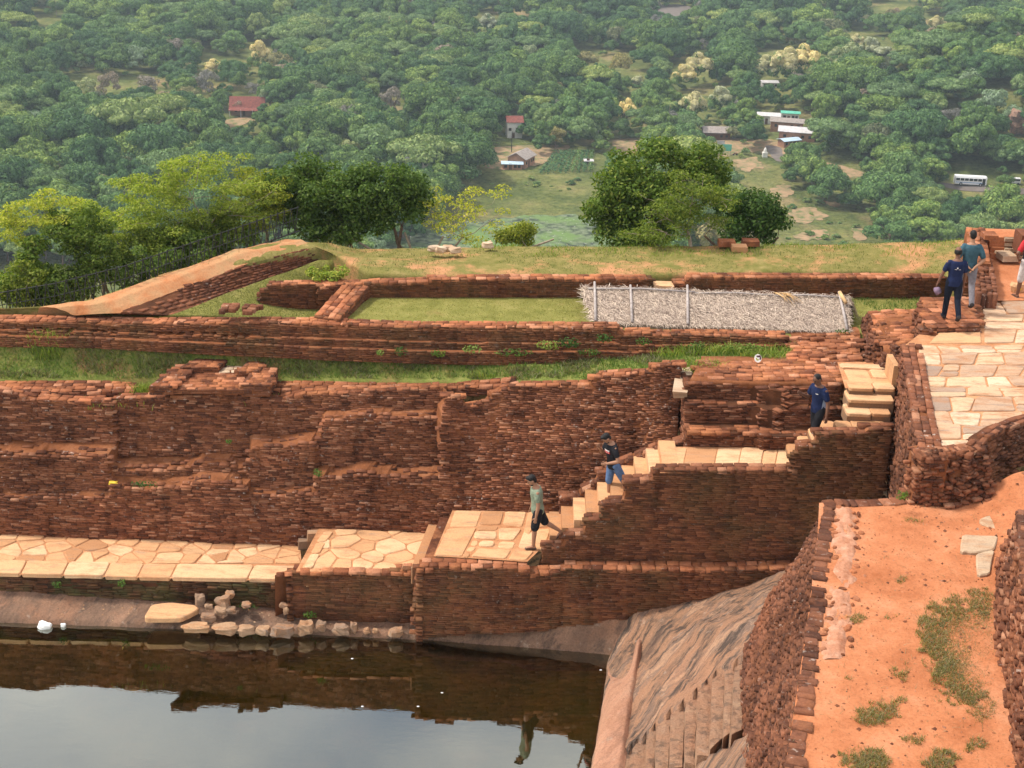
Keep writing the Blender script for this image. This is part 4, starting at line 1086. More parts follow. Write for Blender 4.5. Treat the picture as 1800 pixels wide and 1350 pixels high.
# rough wall end and mound right of it
B = [PY(1516, 634, 30.2), PY(1545, 632, 29.9), PY(1562, 640, 29.3), PY(1580, 640, 28.9)]
B = [Vector((p.x, p.y, -12.4)) for p in B]
Tt = [PY(1540, 560, 31.4), PY(1560, 600, 30.3), PY(1575, 608, 29.7), PY(1594, 608, 29.3)]
masonry('rough_wall', 'rough crumbling brick wall end beside the slab landing', B, Tt, 'brick_dark', 0.058, (0.12, 0.24), 0.035, 0.06, None, 0.0, None, 0.08, 100, 88, tilt=0.12, core='mortar')
mo = thing('brick_mound', 'smooth sloping brick mound with rounded top beside the men', 'brick mound', PY(1570, 570, 31.0))
fr_ = [PY(1552, 604, 30.2), PY(1580, 604, 30.0), PY(1600, 602, 29.9)]; bk_ = [PY(1528, 546, 32.2), PY(1580, 542, 32.3), PY(1628, 543, 32.2)]
flat_bricks(mo, fr_, bk_, 'brick_worn', 89, 0.16, zj=0.012, miss=0.02)
sheet('mound_soil', [[p + Vector((0, -.25, -.4)) for p in fr_], [p + Vector((0, 0, -.04)) for p in fr_], [p + Vector((0, 0, -.04)) for p in bk_], [p + Vector((0, .4, -.4)) for p in bk_]], 'mortar', 6, 0.03, 2)
B = [P(1512, 634, -12.5), P(1513, 565, -12.5)]
Tt = [PY(1546, 602, 30.3), PY(1527, 547, 32.2)]
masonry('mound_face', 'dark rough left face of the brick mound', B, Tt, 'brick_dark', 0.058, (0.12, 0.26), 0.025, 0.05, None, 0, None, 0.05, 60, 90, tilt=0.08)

# ---- raised path on the right with its side wall
rp = thing('raised_path', 'broad raised path of pale weathered slabs on the right', 'paved path', P(1720, 650, Z_RPATH))
poly = [P(1612, 606, Z_RPATH), P(1650, 577, Z_RPATH), P(1722, 577, Z_RPATH), P(1724, 530, Z_RPATH), P(1830, 528, Z_RPATH), P(1960, 640, Z_RPATH), P(1930, 700, Z_RPATH), P(1800, 736, Z_RPATH), P(1738, 768, Z_RPATH), P(1712, 792, Z_RPATH), P(1636, 794, Z_RPATH)]
def slab_rows(root, TL, TR, BL, BR, nrow, wid, mat, seed, z, keep_fn=None):
    """rows of roughly squared slabs between four picture corners"""
    r_ = random.Random(seed); TL, TR, BL, BR = (P(x, y, z) for x, y in (TL, TR, BL, BR))
    vcut = [0.0]
    for k in range(nrow): vcut.append(vcut[-1] + r_.uniform(0.7, 1.35))
    vcut = [v_ / vcut[-1] for v_ in vcut]; quads = []
    F_ = lambda u, v_: TL.lerp(TR, u).lerp(BL.lerp(BR, u), v_)
    for k in range(nrow):
        L_ = (F_(1, vcut[k]) - F_(0, vcut[k])).length; u = 0.0; tilt0 = 0.0
        while u < 0.985:
            if keep_fn is not None and not keep_fn(*topx(F_(min(1, u + .3 * wid / L_), vcut[k + 1]))): u += wid / L_; continue
            w_ = wid * r_.uniform(0.55, 1.5) / L_; u2 = min(1.0, u + w_)
            if 1 - u2 < 0.4 * wid / L_: u2 = 1.0
            t1 = r_.gauss(0, 0.10) * wid / L_ if u2 < 1 else 0
            a_, c_ = vcut[k], vcut[k + 1]
            if r_.random() < 0.22 and c_ - a_ > 0.08:
                m_ = a_ + (c_ - a_) * r_.uniform(.4, .6); quads.append([F_(u - tilt0, a_), F_(u2 - t1, a_), F_(u2, m_), F_(u, m_)]); quads.append([F_(u, m_), F_(u2, m_), F_(u2 + t1, c_), F_(u + tilt0, c_)])
            else: quads.append([F_(u - tilt0, a_), F_(u2 - t1, a_ + r_.gauss(0, .008)), F_(u2 + t1, c_), F_(u + tilt0, c_ + r_.gauss(0, .008))])
            u = u2; tilt0 = t1
    quad_grid(root, quads, zc(z), mat, seed, 0.022, 0.06)
slab_rows(rp, (1612, 606), (1930, 606), (1638, 796), (1960, 796), 9, 0.62, 'slab_worn', 21, Z_RPATH, lambda x, y: y < lerp_t(x, [(1690, 800), (1706, 786), (1734, 762), (1800, 734), (1930, 696)]))
slab_rows(rp, (1726, 531), (1880, 529), (1730, 602), (1925, 602), 4, 0.7, 'slab_worn', 22, Z_RPATH)
slab_rows(rp, (1652, 580), (1724, 580), (1632, 603), (1727, 603), 1, 0.75, 'slab', 23, Z_RPATH)
bed = poly_sheet('path_bed', [P(1590, 606, Z_RPATH), P(1650, 560, Z_RPATH), P(1722, 525, Z_RPATH), P(1860, 520, Z_RPATH), P(2000, 640, Z_RPATH), P(1930, 700, Z_RPATH), P(1800, 736, Z_RPATH), P(1738, 768, Z_RPATH), P(1712, 795, Z_RPATH), P(1625, 797, Z_RPATH)], Z_RPATH - 0.02, 'joint', None, rp)
T1 = [P(1584, 606, Z_RPATH), P(1592, 660, Z_RPATH), P(1602, 730, Z_RPATH), P(1614, 790, Z_RPATH), P(1625, 806, Z_RPATH)]
B1 = [Vector((p.x, p.y, -14.3)) for p in T1]
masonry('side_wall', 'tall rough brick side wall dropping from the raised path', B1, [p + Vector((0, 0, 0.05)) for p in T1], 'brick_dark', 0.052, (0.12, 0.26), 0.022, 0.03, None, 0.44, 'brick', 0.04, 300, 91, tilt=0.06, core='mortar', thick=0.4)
T2 = [P(1624, 806, Z_RPATH), P(1660, 800, Z_RPATH), P(1730, 793, Z_RPATH)]
B2 = [Vector((T2[0].x - 0.1, T2[0].y - 0.05, -12.5)), P(1665, 884, -12.5), P(1745, 872, -12.42)]
B2 = [Vector((b_.x, b_.y - 0.35, b_.z)) if i else b_ for i, b_ in enumerate(B2)]
masonry('rubble_end', 'crumbled rubble end of the raised path above the orange soil', B2, [p + Vector((0, 0, 0.04)) for p in T2], 'brick', 0.062, (0.10, 0.20), 0.05, 0.06, lambda s, z, p: 0.06 * nz(s * 2, z * 2, 1), 0.36, 'brick', 0.1, 150, 92, tilt=0.2, core='mortar', thick=0.5)
T3 = [P(1708, 800, -11.44), P(1733, 774, -11.38), P(1770, 751, -11.36), P(1830, 732, -11.34), P(1930, 702, -11.34)]
B3 = [Vector((p.x + dx, p.y - dy, z)) for p, dx, dy, z in zip(T3, (-0.05, 0, 0, 0, 0), (0.15, 0.3, 0.3, 0.3, 0.3), (-12.5, -12.45, -12.3, -12.0, -11.9))]
masonry('curved_wall', 'dark curving broken wall at the near edge of the raised path', B3, T3, 'brick_dark', 0.05, (0.10, 0.20), 0.03, 0.05, lambda s, z, p: 0.05 * nz(s * 2.2, z * 2.2, 6), 0.24, 'brick', 0.12, 150, 93, tilt=0.10, core='core', thick=0.3)

# brick platform under the two walking men
pf = thing('brick_landing', 'square brick landing under the two men walking away', 'brick floor', P(1670, 560, -11.33))
zf_ = -11.33
fr_ = [P(1624, 576, zf_), P(1722, 574, zf_)]; bk_ = [P(1624, 522, zf_), P(1716, 520, zf_)]
flat_bricks(pf, fr_, bk_, 'brick_worn', 94, 0.27, (0.20, 0.32), 0.005, 0.0, single=200)
vs = [fr_[0], fr_[1], bk_[1], bk_[0]]
vs = [(p.x, p.y, zf_ - 0.02) for p in vs] + [(p.x, p.y, zf_ - 0.9) for p in vs]
o = link('core', mesh_py('core', vs, [(0, 1, 2, 3), (0, 4, 5, 1), (1, 5, 6, 2), (3, 7, 4, 0)]), 'core'); keep(o, pf)
q = [fr_[0] + Vector((-0.05, -0.03, 0)), fr_[1] + Vector((0, -0.03, 0))]
masonry('core', '', [Vector((p.x, p.y, -12.2)) for p in q], [p + Vector((0, 0, -0.01)) for p in q], 'brick_dark', 0.07, (0.16, 0.32), 0.02, 0.04, None, 0, None, 0.01, 0, 95, parent=pf)
q = [fr_[0] + Vector((-0.08, -0.02, 0)), bk_[0] + Vector((-0.05, 0, 0))]
masonry('core', '', [Vector((p.x - 0.3, p.y, -12.4)) for p in q], [p + Vector((0, 0, -0.01)) for p in q], 'brick_dark', 0.065, (0.12, 0.26), 0.04, 0.06, None, 0, None, 0.05, 0, 96, tilt=0.12, core='mortar', parent=pf)
# wall running away beyond them
T4 = [P(1722, 524, -11.2), P(1714, 458, -11.1)]
T4b = [p + Vector((0.42, 0, 0)) for p in T4]
lw = thing('low_rubble_wall', 'low rubble wall beside the man in the teal shirt', 'brick wall', T4[0])
flat_bricks(lw, [T4[0] + Vector((-.1, 0, .1)), T4[1] + Vector((-.1, 0, .1))], [T4b[0] + Vector((0, 0, .1)), T4b[1] + Vector((0, 0, .1))], 'brick_dark', 97, 0.12, (0.1, 0.2), 0.035, 0.05, th=0.5)
T5 = [P(1703, 459, -10.95), P(1698, 398, -10.75)]; T5b = [P(1742, 462, -10.95), P(1732, 399, -10.75)]
masonry('far_wall', 'orange topped brick wall leading away past the men to the cliff edge', [Vector((T5[0].x, T5[0].y, -12.2)), Vector((T5b[0].x, T5b[0].y, -12.2))], [T5[0], T5b[0]], 'brick', 0.06, (0.18, 0.3), 0.01, 0.02, None, 0, None, 0.01, 0, 98)
fw_ = bpy.data.objects['far_wall']
flat_bricks(fw_, [T5[0], T5[1]], [T5b[0], T5b[1]], 'brick_worn', 99, 0.16, th=0.25)
me = mesh_py('core', [T5[0] - Vector((0, 0, .03)), T5b[0] - Vector((0, 0, .03)), T5b[1] - Vector((0, 0, .03)), T5[1] - Vector((0, 0, .03))] + [Vector((p.x, p.y, -12.3)) for p in (T5[0], T5b[0], T5b[1], T5[1])], [(0, 1, 2, 3), (0, 4, 5, 1), (1, 5, 6, 2), (2, 6, 7, 3), (3, 7, 4, 0)])
keep(link('core', me, 'mortar'), fw_)
poly_sheet('soil_floor', [P(1728, 529, -11.42), P(1900, 527, -11.42), P(1900, 440, -11.35), P(1742, 452, -11.35)], None, 'soil')
fst = thing('far_steps', 'pale edged soil steps at the far right by the cliff edge', 'steps', P(1770, 440, -11.3))
for k, (y, z) in enumerate(((446, -11.22), (434, -11.1), (424, -10.98), (416, -10.85))):
    a, c = P(1741, y, z), P(1900, y - 2, z)
    o = MB().box(((a.x + c.x) / 2, a.y + 0.35, z - 0.2), (c.x - a.x, 0.75, 0.4)).build('soil_tread', 'soil'); keep(o, fst)
    o = MB().box(((a.x + c.x) / 2 + 0.2, a.y - 0.03, z - 0.045), (c.x - a.x - 0.3, 0.12, 0.09)).build('edge_stone', 'pale_stone'); keep(o, fst)
q = P(1764, 455, -11.3); MB().box((q.x + 0.05, q.y, q.z + 0.08), (0.42, 0.55, 0.14), 0.15, 0.9).build('stone_slab', 'pale_stone'); tag(bpy.data.objects['stone_slab'], 'pale slab lying on soil behind the men at the right', 'stone slab')
q = P(1739, 414, -10.7); MB().box((q.x, q.y, q.z), (0.34, 0.4, 0.12)).build('cap_block', 'brick_worn'); tag(bpy.data.objects['cap_block'], 'flat orange block beside the end of the far wall', 'brick block')
q = P(1796, 418, -10.7); MB().box((q.x + .2, q.y, q.z - .1), (0.6, 0.6, 0.5)).build('pier', 'brick'); tag(bpy.data.objects['pier'], 'brick pier at the right edge behind the man in red sleeves', 'brick pier')

# ---- near soil platform: its battered wall, edging bricks and lime strip
T6 = [P(1452, 888, Z_SOIL), P(1436, 960, Z_SOIL), P(1424, 1080, Z_SOIL), P(1408, 1200, Z_SOIL), P(1383, 1350, Z_SOIL), P(1355, 1540, Z_SOIL)]
B6 = [PY(1392, 985, 24.8), PY(1352, 1030, 24.6), PY(1312, 1118, 23.8), PY(1309, 1220, 21.2), PY(1308, 1350, 18.4), PY(1300, 1540, 15.2)]
B6 = [p + Vector((0.0, 0, -0.25)) for p in B6]
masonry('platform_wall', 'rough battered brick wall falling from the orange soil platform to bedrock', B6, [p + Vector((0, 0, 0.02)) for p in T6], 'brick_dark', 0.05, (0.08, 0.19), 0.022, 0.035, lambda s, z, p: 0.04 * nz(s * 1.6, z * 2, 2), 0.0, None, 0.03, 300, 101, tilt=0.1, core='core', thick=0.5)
eb = thing('edging_bricks', 'row of large dark edging bricks along the orange soil platform', 'brick edging', T6[2])
e_in = [P(1470, 886, Z_SOIL), P(1462, 960, Z_SOIL), P(1452, 1080, Z_SOIL), P(1438, 1200, Z_SOIL), P(1418, 1350, Z_SOIL), P(1395, 1540, Z_SOIL)]
rr = random.Random(3); R = Ruled(T6, e_in); x = 0.0; specs = []
while x < R.len - 0.1:
    L = rr.uniform(0.13, 0.24); b_, t_ = R.at(x + L / 2); a, n_ = R.axes(x + L / 2)
    w_ = (t_ - b_).length * rr.uniform(0.75, 1.1)
    d = (t_ - b_).normalized(); c = b_ + d * (w_ / 2 - 0.02) + Vector((0, 0, 0.03 + rr.gauss(0, 0.008)))
    up = Vector((0, 0, 1)); a2 = (a + d * rr.gauss(0, 0.05)).normalized(); a2 = (a2 - up * a2.dot(up)).normalized()
    if rr.random() > 0.04: specs.append((tuple(c), tuple(a2), tuple(up.cross(a2)), tuple(up), L - 0.012, w_, 0.12))
    x += L
lay(eb, specs, 'brick_dark', 102, 300)
bb = [P(1460, 892, Z_SOIL), P(1560, 890, Z_SOIL), P(1650, 886, Z_SOIL)]
eb2 = thing('edging_bricks', 'row of flat bricks along the far edge of the orange soil', 'brick edging', bb[1])
flat_bricks(eb2, [p + Vector((0, 0, 0.03)) for p in bb], [p + Vector((0, 0.3, 0.02)) for p in bb], 'brick', 103, 0.28, (0.12, 0.26), 0.012, 0.05, single=100)
# mortar strip with embedded brick bits
MS = [P(1466, 890, Z_SOIL), P(1458, 960, Z_SOIL), P(1450, 1080, Z_SOIL), P(1440, 1160, Z_SOIL)]
MS2 = [P(1506, 896, Z_SOIL), P(1512, 960, Z_SOIL), P(1508, 1060, Z_SOIL), P(1488, 1160, Z_SOIL)]
soil_material('lime', (0.34, 0.14, 0.075), (0.44, 0.22, 0.135), (0.52, 0.30, 0.21), 5.0)
st_, _ = sheet('lime_strip', [[p + Vector((0, 0, -0.02)) for p in MS], [lerp(a, c, 0.3) + Vector((0, 0, 0.03)) for a, c in zip(MS, MS2)], [lerp(a, c, 0.7) + Vector((0, 0, 0.02)) for a, c in zip(MS, MS2)], [p + Vector((0.05, 0, -0.06)) for p in MS2]], 'lime', 14, 0.05, 4.5)
bits = MB(); rr = random.Random(8); RS = Ruled(MS, MS2)
bt = thing('brick_bits', 'brick fragments set in the pale mortar strip on the orange soil', 'brick fragments', MS[1])
for k in range(46):
    b_, t_ = RS.at(rr.random() * RS.len); q = b_.lerp(t_, rr.choice((rr.uniform(0.0, 0.25), rr.uniform(0.75, 1.1), rr.random())))
    o = MB().ball((0, 0, 0), (rr.uniform(0.03, 0.10), rr.uniform(0.03, 0.07), 0.03), 7, 4).build('fragment', 'brick_worn'); o.location = q + Vector((0, 0, 0.012)); o.rotation_euler = (0, 0, rr.random() * 6); keep(o, bt)
# tall near wall at the right edge
T7 = [PY(1793, 903, 21.6), PY(1840, 930, 20.6), PY(1900, 980, 19.0), PY(1990, 1080, 17.0), PY(2060, 1250, 15.0)]
B7 = [P(1752, 985, Z_SOIL), P(1746, 1050, Z_SOIL), P(1752, 1160, Z_SOIL), P(1784, 1350, Z_SOIL), P(1825, 1560, Z_SOIL)]
T7 = [Vector((b_.x + 0.22, b_.y + 0.05, z)) for b_, z in zip(B7, (-11.45, -11.25, -11.1, -11.0, -11.0))]
B7 = [p + Vector((0, 0, -0.1)) for p in B7]
masonry('near_wall', 'tall weathered brick wall at the near right corner', B7, T7, 'brick', 0.055, (0.09, 0.22), 0.026, 0.03, lambda s, z, p: 0.05 * nz(s * 1.5, z * 0.6, 2), 0.3, 'brick_dark', 0.06, 300, 104, tilt=0.09, core='mortar', thick=0.8)
# loose slabs on the soil
stone_material('loose_stone', [(0.0, (0.36, 0.25, 0.165)), (1.0, (0.50, 0.37, 0.25))], 0.7)
LOOSE = [((1735, 889), (1762, 885), (1764, 898), (1738, 901)), ((1770, 897), (1800, 891), (1808, 901), (1790, 906)), ((1722, 910), (1745, 904), (1768, 916), (1754, 931), (1722, 918)), ((1692, 938), (1755, 942), (1748, 966), (1712, 971), (1688, 968)), ((1716, 972), (1748, 966), (1740, 1008), (1719, 1010))]
LL = ['small pale slab on the soil at the grassy corner', 'pale slab half out of frame beside the grassy corner', 'pale slab leaning near the top of the near wall', 'largest pale slab lying on the orange soil', 'pale slab nearest the near wall on the orange soil']
for pxs, lab in zip(LOOSE, LL):
    zt = Z_SOIL + 0.07
    o = link('loose_slab', slab_mesh(ccw([tuple(P(x, y, zt))[:2] for x, y in pxs]), zc(zt), 0.12, rnd, 0.02, 0.004), 'loose_stone'); tag(o, lab, 'stone slab', 'loose slabs on the soil')

# rock cut steps at the bottom
rock_material('rock_tread', [(0.28, (0.26, 0.15, 0.095)), (0.42, (0.40, 0.225, 0.135)), (0.55, (0.33, 0.20, 0.13)), (0.72, (0.48, 0.30, 0.185))], 0.55)
rs = thing('rock_steps', 'worn steps cut in the bedrock rising beside the platform wall', 'rock steps', PY(1200, 1260, 22.0))
r_ = random.Random(4); xk = 1092.0
while xk < 1312:
    w_ = r_.uniform(16, 27); xm = xk + w_ / 2; top_ = [(xk, lerp_t(xk, CUT_U) + 5), (xk + w_, lerp_t(xk + w_, CUT_U) + 5)]; bot_ = [(xk + w_ - 4, cut_low(xk) - 2), (xk - 4, cut_low(xk) + 4)]
    px_ = top_ + [(a_ + r_.uniform(-3, 3), b_ + r_.uniform(-22, 6)) for a_, b_ in bot_]
    dz_ = r_.uniform(-.10, .02); q = [P(x, y, rock_z(xm, y) - 0.06 + dz_) for x, y in px_]
    vs, fs = [], []
    for i in range(9):
        for j in range(4):
            u, v_ = j / 3, i / 8; p = q[0].lerp(q[1], u).lerp(q[3].lerp(q[2], u), v_)
            wear = 0.010 * (abs(u - .5) * 2)**3
            vs.append(p + Vector((0.03 * mnoise.noise(p * 3), 0, 0.025 * mnoise.noise(p * 1.8) + 0.012 * mnoise.noise(p * 6) - wear)))
    for i in range(8):
        for j in range(3): k_ = i * 4 + j; fs.append((k_, k_ + 1, k_ + 5, k_ + 4))
    rim = [0, 1, 2, 3] + [4 * i + 3 for i in range(1, 9)] + [34, 33, 32] + [4 * i for i in range(7, 0, -1)]
    base_ = len(vs); vs += [vs[i] + Vector((0, 0, -.7)) for i in rim]
    for i in range(len(rim)): k2 = (i + 1) % len(rim); fs.append((rim[i], base_ + i, base_ + k2, rim[k2]))
    o = link('rock_step', mesh_py('rock_step', vs, fs), 'rock_tread'); keep(o, rs)
    xk += w_
# ------------------------------------------------------------------ vegetation
leaf_material('leaf_dark', [(0.0, (0.038, 0.078, 0.013)), (0.5, (0.080, 0.148, 0.024)), (0.85, (0.145, 0.22, 0.04)), (1.0, (0.23, 0.27, 0.07))], 0.36)
leaf_material('leaf_mid', [(0.0, (0.062, 0.105, 0.017)), (0.5, (0.125, 0.19, 0.03)), (0.85, (0.20, 0.27, 0.046)), (1.0, (0.29, 0.32, 0.08))], 0.4)
leaf_material('leaf_gold', [(0.0, (0.19, 0.24, 0.03)), (0.4, (0.34, 0.39, 0.055)), (0.8, (0.50, 0.51, 0.085)), (1.0, (0.60, 0.54, 0.12))], 0.5)
leaf_material('leaf_feather', [(0.0, (0.08, 0.125, 0.017)), (0.5, (0.16, 0.22, 0.03)), (1.0, (0.28, 0.31, 0.06))], 0.42)
VL = {'forest_a': [(0.0, (0.038, 0.088, 0.028)), (0.5, (0.078, 0.160, 0.047)), (1.0, (0.163, 0.263, 0.081))],
      'forest_b': [(0.0, (0.059, 0.121, 0.032)), (0.5, (0.121, 0.214, 0.054)), (1.0, (0.242, 0.342, 0.103))],
      'forest_c': [(0.0, (0.099, 0.164, 0.050)), (0.5, (0.192, 0.278, 0.087)), (1.0, (0.327, 0.399, 0.158))],
      'forest_olive': [(0.0, (0.121, 0.136, 0.057)), (0.5, (0.228, 0.235, 0.103)), (1.0, (0.355, 0.312, 0.165))],
      'forest_brown': [(0.0, (0.157, 0.136, 0.112)), (0.5, (0.257, 0.221, 0.182)), (1.0, (0.355, 0.294, 0.270))],
      'forest_pale': [(0.0, (0.173, 0.239, 0.116)), (0.5, (0.281, 0.353, 0.179)), (1.0, (0.36, 0.40, 0.25))],
      'blossom': [(0.0, (0.40, 0.36, 0.17)), (0.5, (0.60, 0.54, 0.29)), (1.0, (0.72, 0.66, 0.42))]}
for k_, st_ in VL.items(): leaf_material(k_, st_, 0.2)
plain('bark', (0.15, 0.105, 0.075), 0.95, 0.1, 0.4, 14)
plain('bark_pale', (0.30, 0.25, 0.19), 0.95, 0.1, 0.35, 14)

def leaves_mesh(name, C, N, size, mat, seed, asp=1.0):
    """one small folded leaf face for each centre C with facing N"""
    r = np.random.default_rng(seed); n = len(C)
    N = N / np.maximum(1e-6, np.linalg.norm(N, axis=1, keepdims=True))
    a = np.cross(N, r.normal(size=(n, 3))); a /= np.maximum(1e-6, np.linalg.norm(a, axis=1, keepdims=True))
    b = np.cross(N, a)
    s = (size * r.uniform(0.65, 1.35, n))[:, None] * 0.5
    V = np.stack([C - a * s * asp, C - b * s * 0.62 + N * s * 0.18, C + a * s * asp, C + b * s * 0.62 + N * s * 0.18], 1)
    return V.reshape(-1, 3), np.arange(4 * n).reshape(-1, 4)

def tubes_mesh(mb, a, b, r0, r1, rr, wob=0.12, n=5, sides=6):
    a, b = Vector(a), Vector(b); L = (b - a).length; pts = []
    for i in range(n + 1):
        t = i / n; p = a.lerp(b, t)
        if 0 < i < n: p += Vector((rr.gauss(0, wob), rr.gauss(0, wob), rr.gauss(0, wob * 0.6))) * L * 0.18
        p.z += math.sin(t * math.pi) * -0.04 * L
        pts.append(p)
    mb.tube(pts, [r0 + (r1 - r0) * i / n for i in range(n + 1)], sides, False)
    return pts

def leafy_tree(name, label, base, crown, nclump, per, leaf, mat, seed, bark='bark', rclump=0.35, flat=0.75, r0=0.07, stems=1, feather=False, group=None, cat='tree', spread=0.35):
    """crown: list of (x, y, Y, half width px, half height px) ellipses in the photograph at a real distance"""
    rr = random.Random(seed); nr = np.random.default_rng(seed)
    base = Vector(base); root = thing(name, label, cat, base, 0, group)
    tot = sum(c[3] * c[4] for c in crown); cl = []
    for x, y, Y, hx, hy in crown:
        c = at(x, y, Y); k = Y * 1.06 / F
        rx, rz = hx * k, hy * k
        n = max(2, int(nclump * hx * hy / tot))
        for _ in range(n):
            while True:
                d = Vector((rr.uniform(-1, 1), rr.uniform(-1, 1), rr.uniform(-1, 1)))
                if 0.25 < d.length < 1: break
            cl.append((c + Vector((d.x * rx, d.y * max(rx, rz) * 0.7, d.z * rz)), rclump * rr.uniform(0.6, 1.3)))
    mb = MB(); top = max(c.z for c, r in cl); lo = min(c.z for c, r in cl)
    forks = []
    for s in range(stems):
        b0 = base + Vector((rr.uniform(-.12, .12), rr.uniform(-.1, .1), 0)) * stems
        cc = sum((c for c, r in cl), Vector()) / len(cl)
        f = b0.lerp(cc + Vector((rr.uniform(-.6, .6) * stems * spread, 0, -0.1)), 0.62)
        pts = tubes_mesh(mb, b0, f, r0, r0 * 0.6, rr, 0.10, 5, 8); forks += [(q, r0 * (1 - 0.4 * i / 5)) for i, q in enumerate(pts) if i > 1]
    for c, r in cl:
        q, rad = min(forks, key=lambda g: (g[0] - c).length + rr.uniform(0, 0.5) + max(0, (g[0].z - c.z)) * 1.5)
        tubes_mesh(mb, q, c, rad * 0.45, 0.008, rr, 0.2, 4, 5)
        if len(forks) < 60: forks.append((q.lerp(c, 0.55), rad * 0.4))
    o = mb.build('trunk', bark, None, True); keep(o, root)
    C, N = [], []
    for c, r in cl:
        n = int(per * (r / rclump)**2)
        d = nr.normal(size=(n, 3)); d /= np.linalg.norm(d, axis=1, keepdims=True)
        rad = nr.uniform(0.25, 1.0, (n, 1))**0.6
        off = d * rad * r; off[:, 2] *= flat * (0.4 if feather else 1)
        if feather: off[:, :2] *= 1.15; off[:, 2] -= 0.12 * (off[:, 0]**2 + off[:, 1]**2) / r
        C.append(np.array(c) + off)
        nn = d * 0.8 + nr.normal(0, 0.6, (n, 3)); nn[:, 2] += 0.7 if feather else 0.5
        N.append(nn)
    C, N = np.concatenate(C), np.concatenate(N)
    v, q = leaves_mesh('crown', C, N, leaf, mat, seed, 1.5 if feather else 1.2)
    o = link('crown', mesh_np('crown', v, q), mat); keep(o, root)
    return root

# trees on the cliff edge
leafy_tree('edge_tree', 'dense dark green tree at the cliff edge, widest right of centre', at(1150, 438, 40.6) + Vector((0, 0, -0.8)), [(1150, 335, 40.8, 100, 80), (1090, 370, 40.5, 52, 58), (1210, 285, 41.0, 55, 42), (1120, 410, 40.4, 60, 30), (1250, 330, 41.2, 30, 50)], 120, 200, 0.10, 'leaf_dark', 301, rclump=0.40, r0=0.13)
leafy_tree('edge_tree', 'dark bushy tree with thin stems behind the low brick seat', at(1325, 436, 39.8) + Vector((0, 0, -0.5)), [(1310, 385, 39.8, 62, 42), (1290, 345, 40.4, 30, 25), (1350, 380, 39.7, 30, 36)], 46, 170, 0.09, 'leaf_dark', 302, rclump=0.30, stems=4, r0=0.045, spread=1.0)
leafy_tree('feathery_tree', 'light green feathery tree with pale trunk in front of the dark tree', at(1218, 437, 38.4), [(1215, 325, 38.4, 55, 22), (1170, 350, 38.5, 60, 18), (1265, 350, 38.3, 55, 16), (1190, 385, 38.3, 60, 16), (1150, 408, 38.3, 55, 16), (1255, 385, 38.4, 30, 14), (1120, 415, 38.5, 30, 12)], 62, 130, 0.055, 'leaf_feather', 303, 'bark_pale', rclump=0.30, feather=True, r0=0.06, flat=0.8)
leafy_tree('feathery_tree', 'tallest yellow-green feathery tree behind the iron fence', at(380, 470, 38.2) + Vector((0, 0, -0.3)), [(340, 315, 38.4, 100, 45), (260, 350, 38.0, 75, 38), (420, 340, 38.6, 70, 45), (370, 285, 38.6, 70, 24), (300, 395, 37.9, 80, 28), (220, 330, 38.2, 30, 26)], 114, 142, 0.055, 'leaf_gold', 304, 'bark_pale', rclump=0.32, feather=True, stems=2, r0=0.07)
leafy_tree('feathery_tree', 'yellow-green feathery tree at the left edge of the picture', at(50, 500, 36.0) + Vector((0, 0, -0.5)), [(60, 375, 36.0, 66, 32), (30, 400, 36.0, 40, 34), (95, 350, 36.2, 38, 18)], 37, 136, 0.055, 'leaf_gold', 305, 'bark_pale', rclump=0.30, feather=True, r0=0.05)
leafy_tree('edge_tree', 'mid green leafy tree with yellow top growing against the fence', at(140, 535, 35.6) + Vector((0, 0, -0.4)), [(140, 405, 35.8, 62, 46), (165, 460, 35.5, 52, 46), (120, 500, 35.3, 45, 36)], 70, 190, 0.075, 'leaf_feather', 306, rclump=0.28, r0=0.06, stems=2)
leafy_tree('edge_shrub', 'dark shaded shrub at the left edge below the feathery tree', at(40, 545, 35.2) + Vector((0, 0, -0.5)), [(35, 470, 35.4, 60, 60), (60, 520, 35.2, 50, 30)], 46, 200, 0.085, 'leaf_dark', 307, rclump=0.30, r0=0.04, stems=3, cat='shrub')
leafy_tree('edge_shrub', 'light green drooping bush over the wall at the left edge', at(30, 552, 34.6) + Vector((0, 0, -0.5)), [(40, 480, 34.6, 40, 22), (20, 515, 34.5, 30, 20)], 18, 170, 0.07, 'leaf_feather', 308, 'bark_pale', rclump=0.25, r0=0.05, stems=2, cat='shrub')
leafy_tree('edge_shrub', 'tangled green undergrowth along the middle of the iron fence', at(290, 500, 36.6) + Vector((0, 0, -0.6)), [(230, 470, 36.4, 55, 46), (320, 450, 37.2, 60, 40), (400, 425, 38.2, 50, 36)], 72, 170, 0.075, 'leaf_mid', 309, rclump=0.28, r0=0.035, stems=5, cat='shrub', spread=1.6)
leafy_tree('edge_tree', 'dark green tree at the upper end of the iron fence', at(545, 440, 39.6) + Vector((0, 0, -0.5)), [(540, 345, 39.6, 75, 60), (500, 340, 39.8, 40, 45), (590, 400, 39.4, 60, 34), (560, 310, 39.8, 45, 26)], 84, 170, 0.09, 'leaf_mid', 310, rclump=0.36, r0=0.09, stems=2)
leafy_tree('edge_tree', 'leafy green tree with two bare leaning trunks in mid frame', at(702, 446, 39.3) + Vector((0, 0, -0.4)), [(660, 330, 39.5, 85, 44), (640, 370, 39.3, 45, 40), (715, 350, 39.2, 40, 40)], 84, 190, 0.088, 'leaf_mid', 311, rclump=0.34, r0=0.06, stems=2, spread=0.7)
